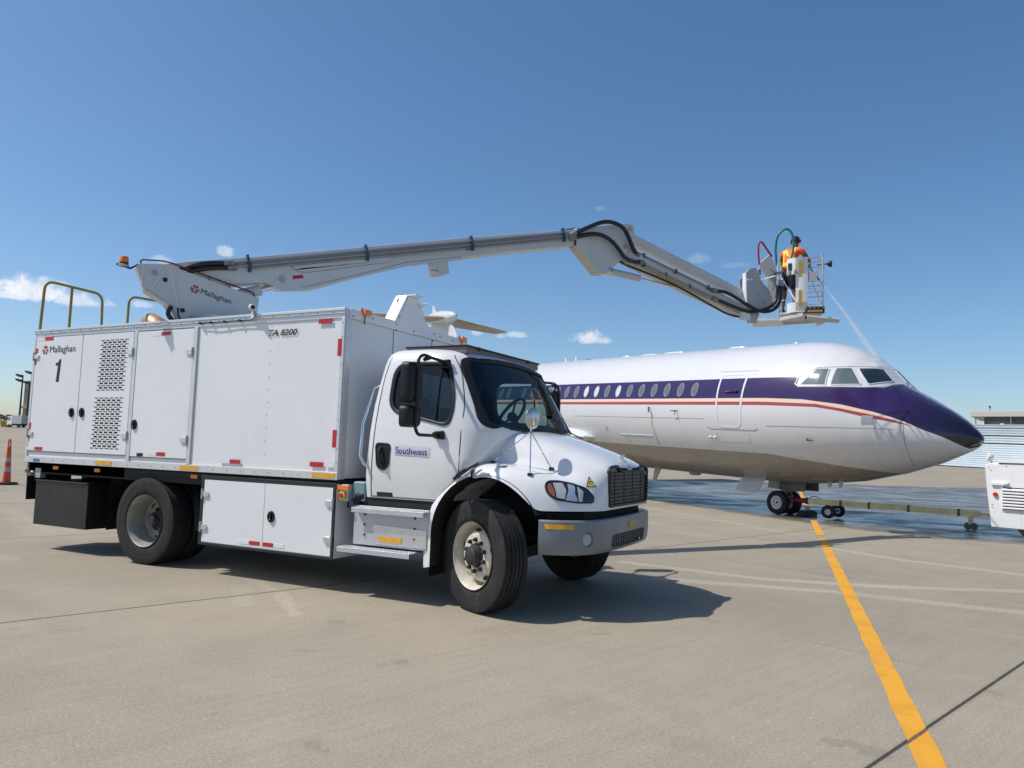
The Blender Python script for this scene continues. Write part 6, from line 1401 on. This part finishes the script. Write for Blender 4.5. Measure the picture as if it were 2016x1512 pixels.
b=MB(); b.cyl(K(.165,-.12,1.0),K(.165,-.16,.82),.026,12); b.box((.13,-.29,.84),(.21,-.24,.99),0,ES); b.cyl(K(.15,-.25,.84),K(.15,-.25,.76),.05,14,1); b.build('nozzle_bracket',[mat('nozzle_green',(.02,.07,.05),.5),GREYP],bk,.004)

# ================================================================== PEOPLE
SKIN=mat('skin',(.20,.095,.06),.55); HAIR=mat('hair_dark',(.012,.009,.008),.6); VESTO=mat('hivis_orange',(.90,.13,.02),.7,var=.12,vs=9); VESTY=mat('hivis_yellow',(.85,.62,.03),.6); SHORT=mat('navy_shorts',(.012,.016,.035),.8); BOOTM=mat('boot',(.03,.022,.018),.6); VESTG=mat('hivis_lime',(.22,.62,.05),.7)
def skin_mesh(name,J,E_,m_,parent,M=None,lv=2):
    """J: {joint:(pos,radius)}, E_: list of joint pairs; one continuous surface"""
    me=bpy.data.meshes.new(name); bm=bmesh.new(); lay=bm.verts.layers.skin.verify(); ix={}
    for k,(p,r) in J.items():
        v=bm.verts.new(p); v[lay].radius=(r,r) if not isinstance(r,tuple) else r; v[lay].use_root=(len(ix)==0); ix[k]=v
    for a,c in E_: bm.edges.new((ix[a],ix[c]))
    bm.to_mesh(me); bm.free(); o=bpy.data.objects.new(name,me); COL.objects.link(o)
    s=o.modifiers.new('s','SKIN'); s.use_smooth_shade=True; s.branch_smoothing=.6; u=o.modifiers.new('u','SUBSURF'); u.levels=u.render_levels=lv; bake(o)
    if M is not None: o.data.transform(M)
    o.data.materials.clear(); o.data.materials.append(m_)
    for p in o.data.polygons: p.use_smooth=True; p.material_index=0
    if parent is not None: attach(o,parent)
    return o
def head(parent,M,skin_name='head'):
    pass
def person(M,pose,label,shirt,legs,group=None,seated=False):
    """pose: joints in person axes (x right, y forward, z up)"""
    t=empty('person',M,label,'person',group); J={}
    P=pose
    def j(k,r): J[k]=(P[k],r)
    j('pelvis',(.145,.105)); j('waist',(.125,.095)); j('chest',(.155,.11)); j('upper',(.13,.09)); j('neck',.058); j('skull',(.072,.082)); j('crown',(.070,.085))
    E_=[('pelvis','waist'),('waist','chest'),('chest','upper'),('upper','neck'),('neck','skull'),('skull','crown')]
    for s in 'LR':
        j('sh'+s,.062); j('el'+s,.043); j('wr'+s,.028); j('hand'+s,(.038,.018)); j('hip'+s,.092); j('knee'+s,.058); j('ank'+s,.038); j('toe'+s,(.042,.03))
        E_+=[('upper','sh'+s),('sh'+s,'el'+s),('el'+s,'wr'+s),('wr'+s,'hand'+s),('pelvis','hip'+s),('hip'+s,'knee'+s),('knee'+s,'ank'+s),('ank'+s,'toe'+s)]
        # fingers, each its own chain from the palm
        h=Vector(P['hand'+s]); w_=Vector(P['wr'+s]); d=(h-w_).normalized(); sd=d.cross(Vector((0,0,1))); sd=sd.normalized() if sd.length>.1 else Vector((1,0,0)); dn=d.cross(sd).normalized(); dn=dn if dn.z<0 else -dn
        for q,(o_,L) in enumerate(((-.03,.055),(-.010,.066),(.010,.062),(.028,.048))):
            a=h+sd*o_+d*.02; c=a+d*L*.5+dn*.012; e=a+d*L*.72+dn*.040; J[f'f{q}a{s}']=(a,.010); J[f'f{q}b{s}']=(c,.009); J[f'f{q}c{s}']=(e,.008); E_+=[('hand'+s,f'f{q}a{s}'),(f'f{q}a{s}',f'f{q}b{s}'),(f'f{q}b{s}',f'f{q}c{s}')]
        sg=-1 if s=='L' else 1
        a=w_.lerp(h,.5)-sd*.03; c=a-sd*.022+d*.03+dn*.01; J['tb'+s]=(c,.010); J['tc'+s]=(c+d*.028+dn*.012+sd*.006,.009); E_+=[('hand'+s,'tb'+s),('tb'+s,'tc'+s)]
    body=skin_mesh('body',J,E_,SKIN,t,M)
    # face and ears
    hd=(Vector(P['skull'])+Vector(P['crown']))/2; fd=P['face']; fd=Vector(fd).normalized(); rt=fd.cross(Vector((0,0,1))).normalized(); up_=rt.cross(fd)
    b=MB(); 
    b.sphere(hd+fd*.088-up_*.015,.017,0,10); b.sphere(hd+fd*.070-up_*.055,.022,0,10)
    for s in (-1,1): b.sphere(hd+rt*s*.078-fd*.0-up_*.01,.022,0,10,(.5,1,1.2)); b.sphere(hd+fd*.078+rt*s*.03+up_*.012,.010,1,8)
    b.v=[M@v for v in b.v]; b.build('face',[SKIN,mat('eye_dark',(.02,.02,.02),.2)],t)
    b=MB(); rr=[]
    for i in range(9):
        a=R_(i*13); row=[]
        for k in range(20):
            c=2*math.pi*k/20; q=up_*math.cos(a)+ (rt*math.cos(c)+fd*math.sin(c))*math.sin(a); cut_=1 if q.dot(fd)<.45 else .90
            row.append(M@(hd+up_*.012+Vector((q.x*.090,q.y*.100,q.z*.103))*cut_-fd*.008))
        rr.append(row)
    b.grid(rr,closed=True); b.build('hair',HAIR,t)
    return t,P,J
# worker in the basket, back turned, leaning towards the nose of the aircraft
wp=K(.17,.30,.05); Mw_=Matrix.Translation(wp)@Matrix.Rotation(math.atan2(KF.y,KF.x)-R_(90)-R_(38),4,'Z')
pose=dict(pelvis=(0,-.03,.86),waist=(0,0,1.0),chest=(.01,.05,1.20),upper=(.02,.10,1.36),neck=(.03,.14,1.45),skull=(.035,.19,1.54),crown=(.04,.195,1.62),face=(.1,1,-.25),
 shL=(-.19,.09,1.35),elL=(-.30,.16,1.10),wrL=(-.20,.40,1.06),handL=(-.17,.47,1.07),shR=(.22,.10,1.35),elR=(.33,.22,1.12),wrR=(.18,.46,1.08),handR=(.14,.53,1.08),
 hipL=(-.10,-.03,.82),kneeL=(-.12,.02,.45),ankL=(-.13,-.04,.09),toeL=(-.14,.12,.035),hipR=(.10,-.03,.82),kneeR=(.13,.04,.45),ankR=(.14,-.01,.09),toeR=(.15,.15,.035))
pose={k:(v if k=='face' else (v[0],v[1],v[2])) for k,v in pose.items()}
tw,P,J=person(Mw_,pose,'person in orange high visibility shirt and dark shorts, back turned, spraying from the raised basket',VESTO,SHORT)
G_=lambda k,dr: (P[k],dr)
shirt=skin_mesh('shirt',{'pelvis':((0,-.02,.90),(.165,.125)),'waist':(P['waist'],(.155,.12)),'chest':(P['chest'],(.185,.135)),'upper':((.02,.09,1.36),(.155,.11)),'nk':((.028,.125,1.415),.072),'shL':(P['shL'],.082),'slL':((-.25,.125,1.22),.075),'shR':(P['shR'],.082),'slR':((.28,.16,1.23),.075)},
 [('pelvis','waist'),('waist','chest'),('chest','upper'),('upper','nk'),('upper','shL'),('shL','slL'),('upper','shR'),('shR','slR')],VESTO,tw,Mw_)
shirt.data.materials.append(VESTY); Mi=Mw_.inverted()
for p in shirt.data.polygons:
    c=Mi@p.center
    if abs(abs(c.x-.01)-.105-(1.36-c.z)*.0)<.032 and c.z>.98: p.material_index=1
    if abs(c.z-1.04)<.035 and abs(c.x)<.21: p.material_index=1
    if abs(c.x+.02-(1.30-c.z)*.9)<.035 and 1.08<c.z<1.36 and c.y<.1: p.material_index=1
skin_mesh('shorts',{'pelvis':(P['pelvis'],(.158,.122)),'top':((0,-.02,.96),(.15,.115)),'hipL':((-.10,-.03,.78),.118),'kL':((-.118,.01,.50),.098),'hipR':((.10,-.03,.78),.118),'kR':((.125,.03,.50),.098)},[('pelvis','top'),('pelvis','hipL'),('hipL','kL'),('pelvis','hipR'),('hipR','kR')],SHORT,tw,Mw_)
for s in 'LR':
    a=Vector(P['ank'+s]); c=Vector(P['toe'+s]); skin_mesh('boot',{'a':(a+Vector((0,0,.06)),.052),'b':(a-Vector((0,.0,.035)),.052),'h':(a+Vector((0,-.05,-.045)),.042),'c':(c,(.05,.036)),'d':(c+Vector((0,.06,-.005)),(.042,.03))},[('b','a'),('b','h'),('b','c'),('c','d')],BOOTM,tw,Mw_,1)
b=MB(); hd=Vector((.0375,.1925,1.58)); b.tube([hd+Vector((.097*math.cos(R_(a)),-.01,.105*math.sin(R_(a)))) for a in range(0,181,15)],.008,6)
for s in (-1,1): b.sphere(hd+Vector((s*.098,.0,-.01)),.036,0,12,(.55,1,1.1))
b.v=[Mw_@v for v in b.v]; b.build('ear_defenders',BLKM,tw)
# lance in his hands
b=MB(); h1=Mw_@Vector((-.16,.50,1.05)); h2=Mw_@Vector((.12,.56,1.06)); dir_=(AP(2.72,.0,1.2)-h2).normalized(); tip=h2+dir_*.55
b.tube([h2-dir_*.25,tip],.014,8); b.tube([h2-dir_*.25,h2-dir_*.33+Vector((0,0,-.1))],.018,8); b.cyl(tip,tip+dir_*.06,.02,10,1); la_=b.build('spray_lance',[BLKM,mat('brass_tip',(.5,.35,.12),.3,metal=.8)]); tag(la_,'black wash lance held by the worker in the raised basket','lance')
# water jet and the mist where it lands
def water(name,a0,sc):
    m=bpy.data.materials.new(name); m.use_nodes=True; nt=m.node_tree; nt.nodes.clear(); o=nt.nodes.new('ShaderNodeOutputMaterial'); t=nt.nodes.new('ShaderNodeBsdfTransparent'); d=nt.nodes.new('ShaderNodeBsdfDiffuse'); d.inputs[0].default_value=(.85,.88,.92,1)
    tl=nt.nodes.new('ShaderNodeBsdfTranslucent'); tl.inputs[0].default_value=(.85,.88,.92,1); ad=nt.nodes.new('ShaderNodeMixShader'); nt.links.new(d.outputs[0],ad.inputs[1]); nt.links.new(tl.outputs[0],ad.inputs[2])
    g=nt.nodes.new('ShaderNodeTexCoord').outputs['Object']; f=noise(nt,g,sc,4,.7); lw=nt.nodes.new('ShaderNodeLayerWeight'); lw.inputs[0].default_value=.5
    edge=(1.0-S(nt,lw.outputs['Facing'])).pw(1.5)
    mx=nt.nodes.new('ShaderNodeMixShader'); nt.links.new((f.ss(.30,.70)*a0*edge).cl().k,mx.inputs[0]); nt.links.new(t.outputs[0],mx.inputs[1]); nt.links.new(ad.outputs[0],mx.inputs[2]); nt.links.new(mx.outputs[0],o.inputs[0]); return m
WJ=water('water_jet',.85,16); land=AP(2.70,.15,1.20)
b=MB(); n=26; P_=[];rr=[]
for k in range(n+1):
    t_=k/n; P_.append(tip.lerp(land,t_)+Vector((0,0,.16*t_*(1-t_)))+Vector((.006*math.sin(k*1.7),0,.006*math.cos(k*2.3)))); rr.append(.012+.10*t_**1.1+.006*math.sin(k*2.9)*t_)
b.tube(P_,rr,12,0,False); jet=b.build('water_spray',WJ); tag(jet,'thin white jet of water falling from the basket onto the airliner roof','water spray',kind='stuff')
b=MB(); rnd=random.Random(11); ico=[Vector(v) for v in ((0,0,1),(.9,0,-.3),(-.45,.78,-.3),(-.45,-.78,-.3))]
for i in range(2600):
    q=rnd.random(); 
    if q<.35: tt=2.75+abs(rnd.gauss(0,.22)); s_=rnd.gauss(.1,.22); u_=ip(min(tt,4.9),ZT)+.02+abs(rnd.gauss(0,.09))
    else: tt=rnd.triangular(3.0,4.9,3.9); s_=rnd.gauss(.05,.20); u_=ip(min(tt,4.9),ZT)+.01+abs(rnd.gauss(0,.05+.03*rnd.random()))
    if q>.9: u_+=abs(rnd.gauss(0,.12))
    c=AP(tt,s_,u_); r=rnd.uniform(.002,.0055); b.add([c+v*r for v in ico],[(0,1,2),(0,2,3),(0,3,1),(1,3,2)],0)
tag(b.build('water_droplets',mat('droplet_white',(.85,.88,.9),.3)),'fine white water droplets bouncing off the purple nose of the airliner','water droplets',kind='stuff')
# driver sitting in the cab, in the near (right-hand) seat
Md=Matrix.Translation((-.57,-.42,1.42))@Matrix.Rotation(R_(-90),4,'Z')
pd=dict(pelvis=(0,0,.08),waist=(0,.0,.20),chest=(0,.0,.36),upper=(0,.02,.50),neck=(0,.03,.60),skull=(0,.05,.68),crown=(0,.05,.755),face=(.5,1,0),
 shL=(-.19,.02,.49),elL=(-.24,.10,.26),wrL=(-.14,.32,.20),handL=(-.10,.38,.20),shR=(.19,.02,.49),elR=(.25,.10,.26),wrR=(.14,.32,.20),handR=(.10,.38,.20),
 hipL=(-.10,.05,.06),kneeL=(-.13,.34,.08),ankL=(-.13,.16,-.28),toeL=(-.13,.26,-.33),hipR=(.10,.05,.06),kneeR=(.13,.34,.08),ankR=(.13,.16,-.28),toeR=(.13,.26,-.33))
td,P2,_=person(Md,pd,'person in lime green vest and dark cap seated inside the truck cab',VESTG,SHORT)
skin_mesh('vest',{'p':((0,0,.10),(.165,.125)),'waist':(pd['waist'],(.155,.12)),'chest':(pd['chest'],(.18,.13)),'upper':(pd['upper'],(.15,.11)),'shL':((-.17,.02,.50),.07),'shR':((.17,.02,.50),.07)},[('p','waist'),('waist','chest'),('chest','upper'),('upper','shL'),('upper','shR')],VESTG,td,Md)
skin_mesh('trousers',{'pelvis':(pd['pelvis'],(.158,.122)),'hipL':(pd['hipL'],.105),'kL':(pd['kneeL'],.075),'aL':(pd['ankL'],.06),'hipR':(pd['hipR'],.105),'kR':(pd['kneeR'],.075),'aR':(pd['ankR'],.06)},[('pelvis','hipL'),('hipL','kL'),('kL','aL'),('pelvis','hipR'),('hipR','kR'),('kR','aR')],SHORT,td,Md)
b=MB(); b.lathe([(.108,.70),(.105,.75),(.085,.80),(0,.82)],20,0,Matrix.Translation((0,.045,0))); b.prism([(-.075,.12,.715),(.075,.12,.715),(.06,.24,.70),(-.06,.24,.70)],(0,0,.01)); b.v=[Md@v for v in b.v]; b.build('cap',BLKM,td)

# ================================================================== TOW BAR
YB=mat('tow_bar_yellow',(.92,.72,.34),.5,var=.2,vs=5); TBR=mat('tow_red',(.22,.01,.02),.5)
a=AP(.40,.08,-2.65+.36); a.z=.40; e=Vector((5.02,12.55,.37))
Mt=Matrix.Translation((a.x,a.y,0)); tb=empty('tow_bar',Mt,'long pale yellow tow bar between the airliner nose gear and the white tractor','tow bar')
d=(e-a).normalized(); sd=d.cross(Vector((0,0,1)))
b=MB(); b.beam(a+d*.30,e,.10,.13); b.build('bar',YB,tb,.006)
b=MB(); b.cyl(a-d*.10,a+d*.32,.065,14,0); b.beam(a+d*.30,a+d*.36,.13,.16,1); b.beam(a-sd*.16,a+sd*.16,.06,.06,0); b.build('tow_head',[TBR,BLKM],tb,.005)
for t_ in (.28,.44,.65,.90):
    p=a.lerp(e,t_); b=MB(); b.beam(p-d*.025,p+d*.025,.125,.155); b.build('joint_collar',mat('collar_dark',(.10,.08,.03),.5),tb,.003)
p=a+d*.72
for s in (-1,1):
    c=p+sd*.36*s+d*.25; c.z=.165+.02; Mq=(Vector((0,0,1)).rotation_difference(sd*s)).to_matrix().to_4x4(); Mq.translation=c
    b=MB(); b.lathe([(.075,-.05),(.13,-.055),(.16,-.04),(.165,0),(.16,.04),(.13,.055),(.075,.05)],32,0,Mq); wh=b.build('wheel',RUBBER,tb)
    b=MB(); b.lathe([(0,.03),(.025,.035),(.03,.015),(.055,.03),(.075,.045),(.077,-.03),(0,-.03)],20,0,Mq); b.build('rim',mat('small_rim',(.62,.62,.60),.4),wh)
b=MB(); c=p+d*.25; b.cyl(Vector((c.x,c.y,.185))-sd*.36,Vector((c.x,c.y,.185))+sd*.36,.022,10); b.tube([Vector((c.x,c.y,.185)),c+Vector((0,0,-.03))],.03,8); b.tube(spline([a+d*.40+Vector((0,0,.08)),a+d*.5+Vector((0,0,.13)),a+d*.66+Vector((0,0,.08))],5),.01,6); b.build('axle',BLKM,tb)
c=a.lerp(e,.955)
for k in (-1,1):
    q=c+d*.06*k; Mq=(Vector((0,0,1)).rotation_difference(sd)).to_matrix().to_4x4(); Mq.translation=Vector((q.x,q.y,.085))
    b=MB(); b.lathe([(0,.025),(.03,.03),(.07,.028),(.08,.0),(.07,-.028),(.03,-.03),(0,-.025)],20,0,Mq); b.build('jockey_wheel',mat('jockey_grey',(.10,.10,.09),.5),tb)
b=MB(); b.box(c+Vector((-.05,-.04,-.16)),c+Vector((.05,.04,-.06))); b.beam(Vector((c.x,c.y,.10)),c,.04,.10,up=(1,0,0)); b.beam(e-d*.05,e+d*.20,.06,.06); b.build('jockey_bracket',YB,tb,.004)

# ================================================================== TOW TRACTOR
TW=mat('tractor_white',(.80,.80,.79),.4,var=.04,vs=2,dirt=.15)
TX=Vector((.890,-.456,0)).normalized(); TY=Vector((-TX.y,TX.x,0))    # TX along the body, TY away
TO=Vector((5.03,11.15,0))
Mk=Matrix((TX,TY,Vector((0,0,1)))).transposed().to_4x4(); Mk.translation=TO
tt_=empty('tow_tractor',Mk,'white tow tractor with louvred side grille and red lamp, cut by the picture edge','tow tractor')
b=MB(); prof=[(.07,.20),(.0,.95),(-.03,1.44),(.05,1.50),(1.5,1.50),(1.5,1.02),(2.3,1.02),(2.3,1.30),(3.6,1.25),(3.7,.25),(3.6,.20)]
b.prism([Mk@Vector((x,0,z)) for x,z in prof],TY*1.9); tb_=b.build('body',TW,tt_,.02)
b=MB(); b.box((.30,-.012,.58),(1.35,.0,1.02),0,Mk); b.build('louvre_opening',BLKM,tb_)
b=MB()
for k in range(7): b.prism([Mk@Vector((.30,-.012,.61+k*.06)),Mk@Vector((.30,-.055,.595+k*.06)),Mk@Vector((.30,-.055,.62+k*.06)),Mk@Vector((.30,-.012,.64+k*.06))],TX*1.06)
b.box((.285,-.03,.56),(.302,-.0,1.06),0,Mk); b.build('louvre_slat',TW,tb_,.002)
b=MB(); Mq=Mk@Matrix.Translation((.17,-.02,.87))@Matrix.Rotation(R_(90),4,'X'); b.lathe([(0,.03),(.035,.028),(.045,.015),(.048,0)],24,0,Mq); b.build('side_lamp',mat('lamp_red',(.60,.01,.02),.25,coat=.6),tb_)
b=MB(); b.box((.10,-.05,1.06),(.38,.0,1.11),0,Mk); b.cyl(Mk@Vector((.36,-.04,1.08)),Mk@Vector((.44,-.06,1.08)),.03,12,1); b.build('light_bar',[TW,GREYP],tb_,.004)
b=MB(); b.cyl(Mk@Vector((.06,.10,1.50)),Mk@Vector((.06,.10,1.56)),.02,8); Mq=Mk@Matrix.Translation((.02,.08,1.63))@Matrix.Rotation(R_(35),4,'Z')@Matrix.Rotation(R_(-80),4,'Y'); b.lathe([(0,-.09),(.05,-.085),(.085,-.04),(.095,.0),(.09,.02),(0,.025)],24,0,Mq); b.build('work_lamp',TW,tb_)
b=MB(); b.box((.22,-.012,1.515),(1.48,.05,1.575),0,Mk); b.box((.24,-.015,1.500),(1.48,.0,1.514),1,Mk); b.build('top_rail',[TW,BLKM],tb_,.004)
b=MB()
for x,z in ((.05,1.42),(.09,1.36),(.38,1.45),(.10,.66),(.11,.61),(.29,.64),(.7,1.45)): b.sphere(Mk@Vector((x,-.002,z)),.010,0,8)
b.build('bolt',BLKM,tb_)
b=MB(); b.box((1.6,.3,1.02),(2.2,1.6,1.1),0,Mk); b.box((2.1,.3,1.05),(2.28,1.6,1.75),0,Mk); b.build('seat',BLKM,tt_,.02)
b=MB(); q=Mk@Matrix.Translation((1.72,.5,1.62))@Matrix.Rotation(R_(30),4,'Y'); b.tube([q@Vector((.17*math.cos(2*math.pi*k/24),.17*math.sin(2*math.pi*k/24),0)) for k in range(24)],.013,8,closed=True); b.cyl(Mk@Vector((1.72,.5,1.6)),Mk@Vector((1.58,.5,1.4)),.02,8); b.tube([q@Vector((-.17,0,0)),q@Vector((.17,0,0))],.01,6); b.build('steering_wheel',BLKM,tt_)
for x in (.85,2.95):
    for y,s in ((.14,-1),(1.76,1)):
        Mq=Mk@Matrix.Translation((x,y,.36))@Matrix.Rotation(R_(90),4,'X'); b=MB(); b.lathe([(.0,-.10),(.18,-.12),(.33,-.12),(.36,-.08),(.36,.08),(.33,.12),(.18,.12),(.0,.10)],32,0,Mq); b.build('wheel',RUBBER,tt_)
